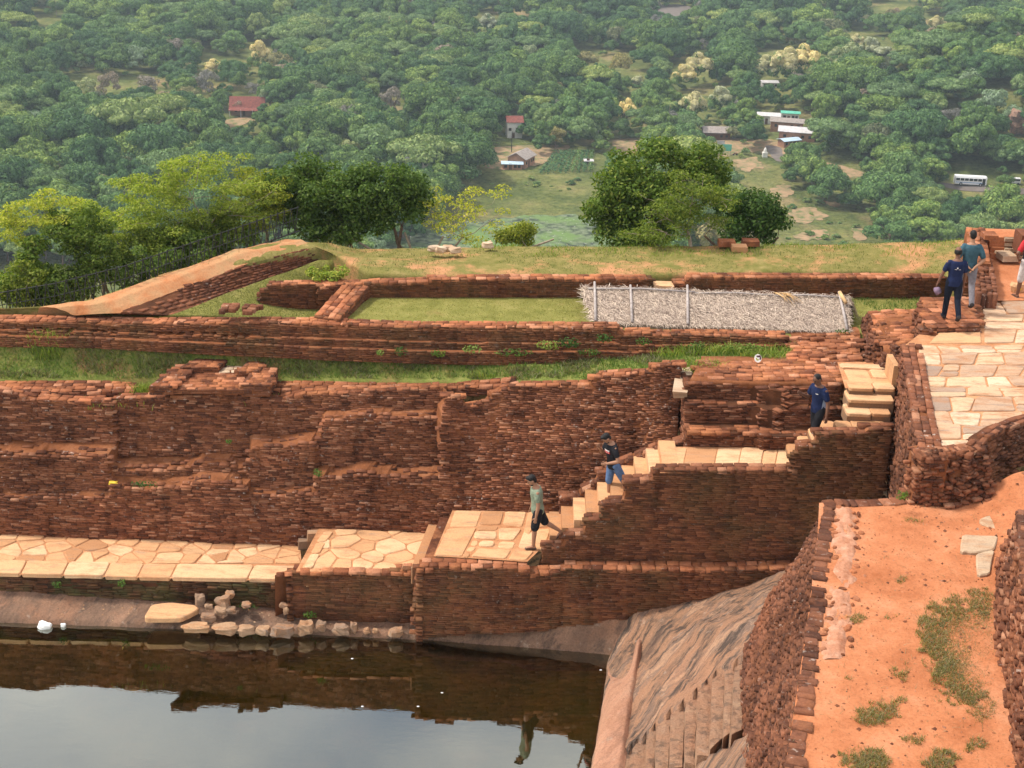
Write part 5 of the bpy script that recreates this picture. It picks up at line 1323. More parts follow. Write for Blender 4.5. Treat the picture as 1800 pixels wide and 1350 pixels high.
leafy_tree('feathery_tree', 'low spreading sparse feathery tree with many thin stems', at(742, 446, 39.0) + Vector((0, 0, -0.3)), [(860, 350, 39.2, 62, 22), (800, 380, 39.0, 50, 26), (760, 350, 39.2, 30, 36), (890, 400, 39.3, 40, 26), (830, 415, 39.0, 40, 18)], 37, 80, 0.055, 'leaf_gold', 312, 'bark_pale', rclump=0.30, feather=True, stems=5, r0=0.045, spread=1.6)
leafy_tree('edge_shrub', 'small green bush on the cliff edge in mid frame', at(905, 435, 39.2) + Vector((0, 0, -0.5)), [(915, 412, 39.2, 46, 16)], 14, 170, 0.07, 'leaf_feather', 313, rclump=0.25, r0=0.03, stems=3, cat='shrub')
leafy_tree('edge_shrub', 'round bright bush on the mound behind the cross wall', PY(575, 487, 35.4), [(578, 480, Yc(578, 487, 35.5), 34, 8)], 16, 120, 0.06, 'grass_lush', 314, rclump=0.16, r0=0.015, stems=3, cat='shrub')

leafy_tree('feathery_tree', 'bright feathery tree between the left edge tree and the tallest one', at(190, 500, 37.2) + Vector((0, 0, -0.6)), [(175, 385, 37.2, 60, 34), (215, 400, 37.2, 50, 34), (130, 370, 37.3, 40, 24)], 47, 136, 0.055, 'leaf_gold', 315, 'bark_pale', rclump=0.30, feather=True, r0=0.05, stems=2)
leafy_tree('feathery_tree', 'bright yellow green tree just left of the dark tree by the fence end', at(450, 450, 39.2) + Vector((0, 0, -0.6)), [(455, 330, 39.3, 50, 40), (480, 370, 39.2, 40, 34), (430, 380, 39.0, 50, 34)], 52, 130, 0.06, 'leaf_feather', 316, 'bark_pale', rclump=0.30, feather=True, r0=0.05, stems=2)
leafy_tree('edge_shrub', 'sunlit shrub filling the gap under the tallest feathery tree', at(330, 470, 37.6) + Vector((0, 0, -0.6)), [(300, 425, 37.6, 70, 26), (380, 400, 38.2, 60, 30), (240, 440, 37.0, 50, 28)], 60, 250, 0.065, 'leaf_feather', 317, rclump=0.28, r0=0.03, stems=4, cat='shrub', spread=1.4)
leafy_tree('edge_tree', 'mid green tree filling the gap between the two dark trees', at(610, 440, 40.0) + Vector((0, 0, -0.6)), [(600, 330, 40.1, 60, 36), (580, 370, 39.9, 50, 40), (630, 390, 39.8, 40, 30)], 62, 190, 0.085, 'leaf_mid', 318, rclump=0.34, r0=0.05, stems=2)
# ---- valley trees: crowns of lumpy leaf clumps
def valley_crown(seed, w, h, nb, per, kind, leaf=0.85):
    r = np.random.default_rng(seed); C, N = [], []
    for k in range(nb):
        a = r.uniform(0, 2 * np.pi); rad = np.sqrt(r.uniform(0, 1)) * w * 0.78
        zc_ = h * (0.40 + 0.42 * (1 - (rad / w)**2) * r.uniform(0.75, 1.15)) if kind != 'flat' else h * (0.70 + 0.16 * (1 - (rad / w)**2) + r.uniform(-0.06, 0.06))
        if k % 3 == 0 and kind == 'round': zc_ *= r.uniform(0.55, 0.8); rad *= 1.12
        c = np.array([np.cos(a) * rad, np.sin(a) * rad, zc_])
        br = w * r.uniform(0.18, 0.42)
        d = r.normal(size=(per, 3)); d[:, 2] = np.abs(d[:, 2]) * 1.0 - 0.35; d /= np.linalg.norm(d, axis=1, keepdims=True)
        p = d * br * r.uniform(0.78, 1.05, (per, 1)); p[:, 2] *= 0.75 if kind != 'flat' else 0.45
        C.append(c + p); N.append(d + r.normal(0, 0.24, (per, 3)))
    C, N = np.concatenate(C), np.concatenate(N)
    return leaves_mesh('crown', C, N, leaf, None, seed, 1.15)
VT = []
def vtree(kind, mat, seed, w, h, nb, per, shape='round', leaf=0.64, blossom=False):
    v, q = valley_crown(seed, w, h, nb, per, shape, leaf)
    me = mesh_np('crown', v, q); me.materials.append(MATS[mat])
    if blossom:
        me.materials.append(MATS['blossom'])
        z = v.reshape(-1, 4, 3)[:, 0, 2]; cell = np.array([mnoise.noise(Vector(p) * 0.35) for p in v.reshape(-1, 4, 3)[:, 0]])
        mi = ((z > h * 0.48) & (cell > -0.28)).astype(np.int32)
        me.polygons.foreach_set('material_index', mi)
    rr = random.Random(seed); mb = MB()
    tubes_mesh(mb, (0, 0, -0.5), (rr.uniform(-.4, .4), rr.uniform(-.4, .4), h * 0.55), 0.32, 0.16, rr, 0.06, 4, 6)
    for k in range(5):
        a = rr.uniform(0, 6.28); tubes_mesh(mb, (0, 0, h * rr.uniform(0.28, 0.5)), (math.cos(a) * w * 0.5, math.sin(a) * w * 0.5, h * rr.uniform(0.6, 0.75)), 0.14, 0.04, rr, 0.1, 3, 5)
    tm = mb.mesh('trunk', True); tm.materials.append(MATS['bark'])
    VT.append((kind, me, tm, w, h)); return len(VT) - 1
K_TALL = [vtree('green', 'forest_b', 421, 4.0, 14.0, 22, 250), vtree('dark', 'forest_a', 422, 7.2, 13.0, 26, 320), vtree('light', 'forest_c', 423, 8.0, 10.5, 24, 300, 'flat'), vtree('green', 'forest_b', 424, 7.6, 12.0, 22, 330)]
K_DARK = [vtree('dark', 'forest_a', 401, 5.0, 10.5, 26, 250), vtree('dark', 'forest_a', 402, 5.8, 11.5, 30, 250), vtree('dark', 'forest_a', 403, 4.2, 9.0, 20, 250)]
K_GREEN = [vtree('green', 'forest_b', 404, 5.2, 10.0, 26, 250), vtree('green', 'forest_b', 405, 4.4, 9.5, 22, 250), vtree('green', 'forest_b', 406, 6.2, 11.0, 32, 250)]
K_LIGHT = [vtree('light', 'forest_c', 407, 4.8, 9.5, 22, 250), vtree('light', 'forest_c', 408, 6.4, 9.0, 26, 250, 'flat')]
K_OLIVE = [vtree('olive', 'forest_olive', 409, 4.8, 9.0, 22, 110), vtree('brown', 'forest_brown', 410, 4.4, 8.5, 16, 80, 'round', 0.6)]
K_PALE = [vtree('pale', 'forest_pale', 411, 4.6, 9.0, 22, 100)]
K_BLOS = [vtree('blossom', 'forest_b', 412, 4.2, 10.5, 26, 250, 'round', 0.85, True), vtree('blossom', 'forest_b', 413, 3.6, 9.5, 22, 250, 'round', 0.85, True)]
K_BUSH = [vtree('bush', 'forest_b', 414, 2.6, 3.6, 12, 90, 'round', 0.6), vtree('bush', 'forest_c', 415, 2.2, 3.0, 10, 90, 'round', 0.6)]
KSETS = {'dark': K_DARK, 'green': K_GREEN, 'light': K_LIGHT, 'olive': K_OLIVE, 'pale': K_PALE, 'blossom': K_BLOS, 'bush': K_BUSH}

def vground(x, y):
    """pixel -> point on the valley floor"""
    Y = 120.0 / TT(x, y)
    for _ in range(12):
        p = at(x, y, Y); z = valley_z(p.x, p.y); Y = Y * 0.5 + 0.5 * (-z / TT(x, y))
    p = at(x, y, Y); p.z = valley_z(p.x, p.y); return p

# places that show open ground, roads or buildings: no tree may stand in or in front of them
CLEAR = [[(835, 322), (905, 292), (1000, 262), (1045, 268), (1060, 300), (1050, 450), (700, 450), (780, 410), (830, 360)],
         [(1282, 292), (1330, 268), (1378, 262), (1372, 312), (1395, 350), (1440, 352), (1530, 400), (1520, 436), (1300, 436), (1380, 380), (1300, 320)],
         [(1250, 246), (1300, 246), (1300, 272), (1262, 272)], [(1345, 250), (1374, 256), (1374, 280), (1340, 264)], [(1085, 248), (1130, 248), (1120, 275), (1085, 262)],
         [(868, 258), (936, 256), (936, 286), (868, 290)], [(886, 206), (914, 206), (914, 242), (886, 242)], [(412, 166), (460, 166), (450, 206), (405, 212)],
         [(716, 274), (748, 274), (748, 286), (716, 286)], [(552, 270), (588, 270), (588, 282), (552, 282)], [(1336, 198), (1424, 198), (1424, 246), (1350, 250)],
         [(1664, 296), (1748, 296), (1752, 334), (1690, 340), (1664, 330)], [(1738, 322), (1800, 324), (1800, 336), (1738, 332)], [(1768, 306), (1795, 306), (1795, 322), (1768, 322)],
         [(766, 40), (806, 42), (806, 48), (766, 46)], [(816, 76), (842, 76), (842, 80), (816, 80)], [(1158, 14), (1210, 12), (1208, 26), (1166, 26)], [(1336, 142), (1366, 142), (1366, 154), (1336, 154)],
         [(1430, 282), (1508, 286), (1508, 312), (1480, 312)], [(1245, 222), (1276, 222), (1276, 246), (1245, 246)], [(400, 208), (440, 204), (440, 220), (390, 222)], [(60, 34), (116, 34), (116, 44), (60, 44)], [(1520, 6), (1600, 5), (1600, 12), (1520, 14)], [(1778, 214), (1796, 210), (1796, 232), (1780, 232)]]
def inside(pt, poly):
    x, y = pt; c = False
    for i in range(len(poly)):
        (x1, y1), (x2, y2) = poly[i - 1], poly[i]
        if (y1 > y) != (y2 > y) and x < (x2 - x1) * (y - y1) / (y2 - y1) + x1: c = not c
    return c
BOX = [(min(p[0] for p in q) - 40, max(p[0] for p in q) + 40, min(p[1] for p in q) - 2, max(p[1] for p in q) + 90) for q in CLEAR]
def blocked(p, w, h):
    x, y = topx(p)
    if x < -400 or x > 2200: return False
    d = p[1] * CP - p[2] * SP; s = F / d
    for q, (x0, x1, y0, y1) in zip(CLEAR, BOX):
        if not (x0 < x < x1 and y0 < y < y1): continue
        hw = w * s * 0.9
        for fx in (-0.75, -0.35, 0, 0.35, 0.75):
            for fy in (0.0, 0.2, 0.4, 0.6, 0.8, 0.93):
                if abs(fx) > 0.7 and fy > 0.7: continue
                if inside((x + fx * hw, y - fy * h * s * 0.96), q): return True
    return False

trees = []      # (distance, point, variant, scale, rotation)
grid = {}
def room(p, r):
    cx, cy = int(p[0] // 12), int(p[1] // 12)
    for i in (-1, 0, 1):
        for j in (-1, 0, 1):
            for (q, rq) in grid.get((cx + i, cy + j), ()):
                if (q[0] - p[0])**2 + (q[1] - p[1])**2 < (0.43 * (r + rq))**2: return False
    return True
def plant(p, v, s, rr, force=False):
    w, h = VT[v][3] * s, VT[v][4] * s
    if not force and (blocked(p, w, h) or not room(p, w)): return False
    grid.setdefault((int(p[0] // 12), int(p[1] // 12)), []).append((p, w))
    trees.append((math.hypot(p[0], p[1]), Vector(p), v, s, rr.uniform(0, 6.28), VT[v][0])); return True
rr = random.Random(77)
# trees whose place in the photograph matters: crown centre pixel, kind, scale
PLACED = [((455, 95), 'blossom', 1.1), ((378, 112), 'blossom', 0.75), ((1380, 100), 'blossom', 1.35), ((1345, 108), 'blossom', 1.0), ((1410, 105), 'blossom', 1.05), ((1225, 112), 'blossom', 1.05), ((1200, 130), 'blossom', 0.9),
          ((1215, 178), 'blossom', 1.0), ((1262, 172), 'blossom', 0.85), ((1525, 82), 'blossom', 1.0), ((1550, 90), 'blossom', 0.8), ((1642, 42), 'blossom', 0.7), ((858, 40), 'blossom', 0.75), ((1100, 198), 'blossom', 0.7), ((1120, 142), 'blossom', 0.6), ((1505, 68), 'blossom', 0.7),
          ((145, 148), 'pale', 1.0), ((195, 148), 'brown', 1.1), ((260, 142), 'brown', 1.1), ((365, 142), 'brown', 1.2), ((290, 170), 'brown', 0.9), ((420, 185), 'brown', 0.6), ((445, 155), 'brown', 0.7), ((690, 178), 'brown', 1.2), ((1745, 170), 'pale', 1.4), ((1770, 195), 'pale', 1.1), ((1670, 205), 'brown', 0.9),
          ((1030, 100), 'olive', 1.2), ((1090, 110), 'olive', 1.2), ((1430, 300), 'green', 1.35), ((1455, 320), 'green', 1.0), ((1320, 225), 'dark', 1.25), ((1290, 215), 'dark', 0.9), ((810, 255), 'dark', 1.4), ((780, 210), 'green', 1.2), ((1000, 200), 'green', 1.3), ((1060, 200), 'green', 1.3), ((230, 215), 'light', 1.6), ((330, 225), 'dark', 1.5),
          ((1620, 370), 'green', 1.2), ((1560, 340), 'green', 1.1), ((1510, 330), 'green', 1.0), ((1690, 385), 'green', 0.9), ((1628, 335), 'light', 0.7), ((1765, 365), 'green', 1.1), ((1560, 400), 'green', 1.0), ((1650, 405), 'green', 1.0), ((1720, 410), 'light', 1.0), ((1762, 318), 'green', 0.4)]
for (x, y), kd, s in PLACED:
    if kd == 'blossom': s *= 1.3
    v = [i for i, t in enumerate(VT) if t[0] == kd]; v = rr.choice(v); h = VT[v][4] * s
    p = vground(x, y + 40)
    for _ in range(6):
        px_, py_ = topx(p + Vector((0, 0, h * 0.62))); p = vground(x, topx(p)[1] + (y - py_))
    plant(p, v, s, rr, True)
    if kd in ('blossom', 'pale', 'brown', 'olive'):
        q = [(x - 17 * s, y - 15 * s), (x + 17 * s, y - 15 * s), (x + 17 * s, y + 10 * s), (x - 17 * s, y + 10 * s)]; CLEAR.append(q); BOX.append((x - 52, x + 52, y - 14, y + 100))
for ring in range(3):
    for k in range((8000, 6500, 5200)[ring]):
        y = rr.choice((rr.uniform(-330, 470), rr.uniform(-60, 330)))
        x = rr.uniform(-260, 2060)
        if y < -300 and rr.random() < 0.5: continue
        p = vground(x, y)
        if p.y > 1500 or p.y < 250: continue
        f = mnoise.noise(Vector((p.x * 0.010, p.y * 0.010, 4.0))) + 0.5 * mnoise.noise(Vector((p.x * 0.03, p.y * 0.03, 8.0)))
        u = rr.random()
        if ring == 2: kd = 'bush'
        elif u < 0.03: kd = 'olive'
        elif u < 0.055: kd = 'brown'
        elif u < 0.07: kd = 'pale'
        else: kd = 'dark' if f + rr.gauss(0, 0.28) < -0.02 else ('green' if rr.random() < 0.66 else 'light')
        v = rr.choice([i for i, t in enumerate(VT) if t[0] == kd])
        plant(p, v, rr.choice((rr.uniform(0.7, 1.1), rr.uniform(0.9, 1.45))) if ring == 0 else rr.uniform(0.55, 0.9), rr)
trees.sort(key=lambda t: t[0])
seen = [t for t in trees if -30 < topx(t[1] + Vector((0, 0, 5)))[0] < 1830 and topx(t[1] + Vector((0, 0, 8)))[1] > -10 and topx(t[1] + Vector((0, 0, 8)))[1] < 440]
special = [t for t in seen if t[5] in ('blossom', 'pale', 'brown', 'olive')][:80]
near = [t for t in seen if t not in special][:215]
DESC = {'dark': 'dark green rounded tree', 'green': 'mid green leafy tree', 'light': 'light green spreading tree', 'olive': 'olive tinged tree', 'brown': 'greyish brown tree', 'pale': 'pale silvery tree', 'blossom': 'yellow blossoming tree', 'bush': 'rounded bush'}
LAND = [((440, 190), 'the red roofed hall'), ((905, 275), 'the brown farmhouse'), ((1385, 225), 'the stall roofs'), ((1705, 315), 'the white bus'), ((1000, 295), 'the crop field'), ((1400, 350), 'the sandy clearing'), ((735, 275), 'the white cottage'), ((566, 280), 'the grey roofed cottage'), ((900, 222), 'the red and white house'), ((800, 45), 'the far white roofs'), ((1258, 236), 'the open fronted shop'), ((1785, 222), 'the hill boulder'), ((1150, 330), 'the dense dark edge tree'), ((340, 315), 'the tallest feathery tree'), ((60, 375), 'the left edge feathery tree'), ((1690, 480), 'the two walking men'), ((1180, 20), 'the far grey lot'), ((1380, 100), 'the widest blossom tree'), ((450, 95), 'the lone blossom tree'), ((195, 148), 'the grey brown trees'), ((1745, 175), 'the pale hill tree'), ((90, 38), 'the far green field')]
ids = set()
for t in special + near:
    d, p, v, s, a, kd = t
    x, y = topx(p + Vector((0, 0, 5)))
    dd, where, lx, ly = min((math.hypot(x - lx, (y - ly) * 1.3), w, lx, ly) for (lx, ly), w in LAND)
    far = 'just' if dd < 55 else 'somewhat' if dd < 110 else 'well' if dd < 190 else 'far'
    ang = math.degrees(math.atan2(ly - y, x - lx)) % 360
    rel = ('right of', 'above and right of', 'above', 'above and left of', 'left of', 'below and left of', 'below', 'below and right of')[int((ang + 22.5) // 45) % 8]
    where = far + ' ' + rel + ' ' + where
    sz = VT[v][3] * s; size = 'small' if sz < 3.4 else 'medium' if sz < 5.2 else 'large' if sz < 7 else 'huge'
    kind_ = 'valley_bush' if kd == 'bush' else 'valley_tree'
    o = link(kind_, VT[v][2]); o.location = p; o.rotation_euler = (0, 0, a); o.scale = (s * rr.uniform(.82, 1.18), s * rr.uniform(.82, 1.18), s * rr.uniform(0.85, 1.2))
    tag(o, size + ' ' + DESC[kd] + ' ' + where, 'bush' if kd == 'bush' else 'tree', 'valley ' + kd + ' trees, ' + size + ', ' + where)
    c = link('crown', VT[v][1], None, o); ids.add(id(t))
rest = [t for t in trees if id(t) not in ids]
# everything further off is one wood
wood_col = bpy.data.collections.new('wood_kinds')
order = []
for k, (kd, cm, tm, w, h) in enumerate(VT):
    o = bpy.data.objects.new('%02d_wood' % k, cm); wood_col.objects.link(o)
me = bpy.data.meshes.new('forest'); me.vertices.add(len(rest))
me.vertices.foreach_set('co', np.array([list(t[1]) for t in rest], np.float32).ravel())
for nm, ty, vals in (('variant', 'INT', [t[2] for t in rest]), ('size', 'FLOAT_VECTOR', [c for t in rest for c in (t[3] * (0.82 + 0.36 * ((t[4] * 7.1) % 1)), t[3] * (0.82 + 0.36 * ((t[4] * 13.7) % 1)), t[3] * (0.85 + 0.35 * ((t[4] * 3.3) % 1)))]), ('turn', 'FLOAT', [t[4] for t in rest])):
    at_ = me.attributes.new(nm, ty, 'POINT'); at_.data.foreach_set('vector' if ty == 'FLOAT_VECTOR' else 'value', vals)
forest = link('forest', me, None, None, 'stuff'); forest['label'] = 'dense green forest covering the valley floor'; forest['category'] = 'forest'
ng = bpy.data.node_groups.new('forest', 'GeometryNodeTree')
ng.interface.new_socket('Geometry', in_out='INPUT', socket_type='NodeSocketGeometry'); ng.interface.new_socket('Geometry', in_out='OUTPUT', socket_type='NodeSocketGeometry')
gi, go = ng.nodes.new('NodeGroupInput'), ng.nodes.new('NodeGroupOutput')
ci = ng.nodes.new('GeometryNodeCollectionInfo'); ci.inputs['Collection'].default_value = wood_col; ci.inputs['Separate Children'].default_value = True; ci.inputs['Reset Children'].default_value = True
ip = ng.nodes.new('GeometryNodeInstanceOnPoints'); ip.inputs['Pick Instance'].default_value = True
def attr(nm, ty):
    a_ = ng.nodes.new('GeometryNodeInputNamedAttribute'); a_.data_type = ty; a_.inputs['Name'].default_value = nm
    return a_.outputs['Attribute']
cb = ng.nodes.new('ShaderNodeCombineXYZ'); ng.links.new(attr('turn', 'FLOAT'), cb.inputs['Z'])
ng.links.new(gi.outputs[0], ip.inputs['Points']); ng.links.new(ci.outputs[0], ip.inputs['Instance'])
ng.links.new(attr('variant', 'INT'), ip.inputs['Instance Index']); ng.links.new(cb.outputs[0], ip.inputs['Rotation']); ng.links.new(attr('size', 'FLOAT_VECTOR'), ip.inputs['Scale'])
ng.links.new(ip.outputs[0], go.inputs[0])
md = forest.modifiers.new('wood', 'NODES'); md.node_group = ng
print('trees', len(trees), 'seen', len(seen), 'single', len(ids), 'rest', len(rest))
# ------------------------------------------------------------------ grass and weeds
def sample_grid(g, n, seed, mask=None):
    r = np.random.default_rng(seed); h, w = g.shape[:2]
    e1 = g[1:, :-1] - g[:-1, :-1]; e2 = g[:-1, 1:] - g[:-1, :-1]
    ar = np.linalg.norm(np.cross(e1, e2), axis=2).ravel(); ar = ar / ar.sum()
    idx = r.choice(len(ar), n, p=ar); i, j = idx // (w - 1), idx % (w - 1)
    u, v = r.random((n, 1)), r.random((n, 1))
    p = g[i, j] * (1 - u) * (1 - v) + g[i + 1, j] * u * (1 - v) + g[i, j + 1] * (1 - u) * v + g[i + 1, j + 1] * u * v
    if mask is not None:
        k = np.array([mask(q) for q in p]); p = p[k]
    return p
def blades(name, pts, h, w, mat, seed, lean=0.5, label=None, parent=None):
    r = np.random.default_rng(seed); n = len(pts)
    if n == 0: return None
    a = r.uniform(0, 2 * np.pi, n); side = np.stack([np.cos(a), np.sin(a), np.zeros(n)], 1)
    hh = (h * r.uniform(0.5, 1.4, n))[:, None]; ww = w * r.uniform(0.7, 1.3, (n, 1))
    b = r.uniform(0, 2 * np.pi, n); ln = np.stack([np.cos(b), np.sin(b), np.zeros(n)], 1) * lean * r.uniform(0.2, 1.2, (n, 1))
    up = np.array([[0, 0, 1.0]])
    p0 = pts - up * 0.01
    mid = p0 + up * hh * 0.6 + ln * hh * 0.35; tip = p0 + up * hh * 0.95 + ln * hh
    V = np.stack([p0 - side * ww, p0 + side * ww, mid + side * ww * 0.8, mid - side * ww * 0.8, tip], 1).reshape(-1, 3)
    k = np.arange(n)[:, None] * 5
    o = link(name, mesh_np(name, V, k + np.array([[0, 1, 2, 3]]), k + np.array([[3, 2, 4]])), mat, None, 'stuff')
    if label: o['label'] = label; o['category'] = 'grass'
    return o
def in_view(p):
    x, y = topx(p); return -60 < x < 1860 and -20 < y < 1400
tmask = lambda p: in_view(p) and topx(p)[0] < 1410 and not (300 < topx(p)[0] < 488 and 645 < topx(p)[1] < 700) and topx(p)[1] < 666 + 5 * nz(p[0] * 2, 0, 0)
tp = sample_grid(terr_g, 34000, 1, tmask)
blades('terrace_grass', tp, 0.085, 0.008, 'grass_lush', 2, 0.8, 'green grass and weeds covering the terrace below the holed wall')
tp = sample_grid(terr_g, 36000, 3, lambda p: tmask(p) and nz(p[0] * 0.9, p[1] * 1.5, 3.0) > 0.02)
blades('straw_grass', tp, 0.11, 0.008, 'grass_straw', 4, 1.3, 'dry straw coloured grass lying over the terrace')
tp = sample_grid(terr_g, 30000, 5, lambda p: tmask(p) and nz(p[0] * 0.6, p[1] * 1.2, 9.0) > 0.25)
blades('tall_grass', tp, 0.20, 0.010, 'grass_lush', 6, 0.9, 'taller bright green tufts of grass on the terrace')
tp = np.concatenate([np.array(at(x, y, wt(x) + d)) + np.random.default_rng(int(x)).normal(0, 1, (n, 3)) * np.array([sx, 0.10, 0.0]) for x, y, d, n, sx in ((430, 700, .30, 260, .35), (455, 704, .25, 200, .3), (370, 703, .25, 160, .3), (235, 699, .32, 180, .12), (250, 688, .5, 240, .12), (170, 712, .12, 160, .4), (500, 708, .2, 140, .3), (640, 703, .25, 120, .3), (700, 697, .25, 90, .2))])
blades('ledge_grass', tp, 0.15, 0.009, 'grass_lush', 7, 0.8, 'clumps of grass on the crumbling top of the tall wall')
lawn_mask = lambda p: in_view(p) and 600 < topx(p)[0] < 1640 and topx(p)[1] < 572
blades('room_grass', sample_grid(room_g, 16000, 28, in_view), 0.035, 0.006, 'grass_lawn', 29, 0.8, 'short grass on the floor of the left brick room')
blades('lawn_grass', sample_grid(lawn_g, 46000, 8, lawn_mask), 0.030, 0.006, 'grass_lawn', 9, 0.8, 'short olive green lawn inside the brick rooms')
blades('room_weeds', sample_grid(lawn_g, 30000, 11, lambda p: lawn_mask(p) and ((1490 < topx(p)[0] < 1640 and topx(p)[1] < 545) or (abs(topx(p)[1] - 514) < 4 and topx(p)[0] > 640)) and nz(p[0] * 2, p[1] * 2, 1) > -0.2), 0.08, 0.008, 'grass_lush', 12, 0.8, 'taller weeds along the foot of the back wall')
up_mask = lambda p: in_view(p) and topx(p)[0] > 560 and nz(p[0] * 0.55, p[1] * 1.3, 2.0) > -0.18 and topx(p)[1] < 484
blades('plateau_grass', sample_grid(upper_g, 40000, 13, up_mask), 0.045, 0.007, 'grass_lawn', 14, 0.8, 'dry patchy grass on the high ground by the cliff edge')
blades('edge_grass', sample_grid(upper_g, 40000, 15, lambda p: in_view(p) and topx(p)[0] > 800 and topx(p)[1] < 452 and nz(p[0] * 0.9, p[1], 5.0) > -0.05), 0.09, 0.008, 'grass_lush', 16, 0.9, 'bright green grass along the cliff edge')
blades('fence_grass', sample_grid(upper_g, 9000, 35, lambda p: in_view(p) and topx(p)[0] < 660 and nz(p[0] * 1.5, p[1] * 1.5, 5.0) > -0.1), 0.11, 0.007, 'grass_straw', 36, 1.0, 'dry grass beside the orange path along the fence')
leaf_material('grass_soil', [(0.0, (0.10, 0.12, 0.04)), (0.5, (0.17, 0.185, 0.065)), (0.8, (0.27, 0.235, 0.11)), (1.0, (0.40, 0.31, 0.17))])
PATCH = [(1680, 1120, 62, 70, 1.0), (1690, 1200, 50, 40, .9), (1720, 1060, 30, 24, .8), (1590, 1180, 30, 20, .35), (1545, 1255, 42, 24, .7), (1520, 1335, 46, 20, .9), (1655, 1340, 40, 22, .7), (1725, 1250, 30, 26, .5), (1510, 1088, 20, 8, .6), (1570, 1085, 22, 10, .3), (1585, 1020, 12, 8, .4), (1495, 1190, 14, 6, .4), (1715, 1310, 22, 16, .5), (1600, 915, 26, 6, .25), (1740, 860, 60, 20, .8), (1790, 838, 40, 18, 1.0), (1640, 880, 50, 8, .4), (1610, 1300, 30, 12, .3), (1580, 1230, 20, 8, .3)]
def patch_pts(seed, dens, rows_=None):
    r_ = random.Random(seed); out_ = []
    for a, b, c, d, e in PATCH:
        for _ in range(int(math.pi * c * d * dens * (0.5 + e))):
            th_ = r_.uniform(0, 6.283); k = math.sqrt(r_.random()) * 1.15; x, y = a + math.cos(th_) * c * k, b + math.sin(th_) * d * k
            p = P(x, y, Z_SOIL + 0.01)
            if k * k + nz(p.x * 3, p.y * 3, 0) * 1.0 + nz(p.x * 8, p.y * 8, 4) * 0.9 + r_.gauss(0, .12) < e: out_.append(tuple(p))
    return np.array(out_)
blades('soil_grass', patch_pts(17, 0.42), 0.045, 0.005, 'grass_soil', 18, 1.3, 'thin green grass patches on the orange soil platform')
blades('soil_straw', patch_pts(19, 0.25), 0.06, 0.003, 'grass_straw', 20, 1.8, 'dry stalks lying among the grass on the orange soil')

def weed(x, y, Y, r, n, label, mat='weed_leaf', leaf=0.05, flat=0.8, exact=False, group='weeds on the walls'):
    c = at(x, y, Y) if exact else PY(x, y, Y); q = np.random.default_rng(int(x * 7 + y)); d = q.normal(size=(n, 3)); d /= np.linalg.norm(d, axis=1, keepdims=True)
    p = d * q.uniform(0.2, 1, (n, 1))**0.6 * np.array([[r[0], 0.12, r[1]]]); p[:, 1] -= 0.08
    v, f = leaves_mesh('weed', p, d * 0.6 + q.normal(0, 0.5, (n, 3)) + np.array([[0, -0.5, 0.6]]), leaf, None, int(x))
    o = link('wall_weed', mesh_np('wall_weed', v, f), mat); o.location = c; tag(o, label, 'weed', group); return o
for k, (x, y, Y, rx, rz, n, lab) in enumerate(((965, 604, 32.05, .35, .12, 150, 'leafy weed on the holed wall, left of the largest clump'), (1000, 600, 32.0, .30, .13, 170, 'bright leafy weed trailing on the terrace wall in mid frame'), (1062, 592, 31.95, .25, .12, 120, 'weed rooted under the broken cap of the terrace wall'), (830, 612, 32.15, .22, .12, 100, 'dark weed at the foot of the terrace wall, right of centre'), (705, 616, 32.25, .16, .12, 80, 'small weed at the foot of the terrace wall above the grass'),
        (770, 618, 32.2, .20, .09, 80, 'light green weed below a ledge of the terrace wall'), (668, 617, 32.3, .10, .08, 60, 'tiny weed on the lowest ledge of the terrace wall'), (905, 618, 32.1, .5, .10, 160, 'straggling weeds along the terrace wall footing'), (1130, 598, 31.9, .2, .10, 90, 'weed below the gap in the terrace wall cap'), (1310, 612, 31.6, .75, .16, 520, 'thick dark green creeper over the right end of the terrace wall'), (1225, 612, 31.7, .25, .2, 200, 'upright green weed left of the thick creeper'), (1035, 616, 31.95, .3, .08, 110, 'weeds trailing over the lower footing'))):
    weed(x, y, Y, (rx, rz), n, lab, 'weed_leaf' if k % 3 else 'grass_lush')
for x, y, Y, rx, rz, n, lab in ((560, 828, 30.2, .14, .10, 90, 'green weed in the hollow right of the broken wall block'), (255, 848, 30.3, .35, .08, 130, 'low weed on the soil ledge beside the yellow scrap'), (404, 772, 30.75, .08, .05, 40, 'tiny weed sprouting from the tall wall'), (102, 1024, 28.75, .12, .08, 60, 'weed on the mossy wall under the lower path'), (215, 1022, 28.7, .10, .08, 50, 'small weed right of another on the mossy path wall'), (545, 1078, 28.05, .16, .10, 90, 'weed at the foot of the basin wall beside the stones'), (435, 1062, 28.4, .3, .05, 80, 'low weeds along the foot of the path wall by the stones'), (1480, 580, 32.0, .2, .05, 60, 'weed on the brick ramp below the thatch'), (1585, 868, 23.4, .12, .10, 70, 'weed in the crevice below the side wall')):
    weed(x, y, Y, (rx, rz), n, lab, 'weed_leaf', 0.045)

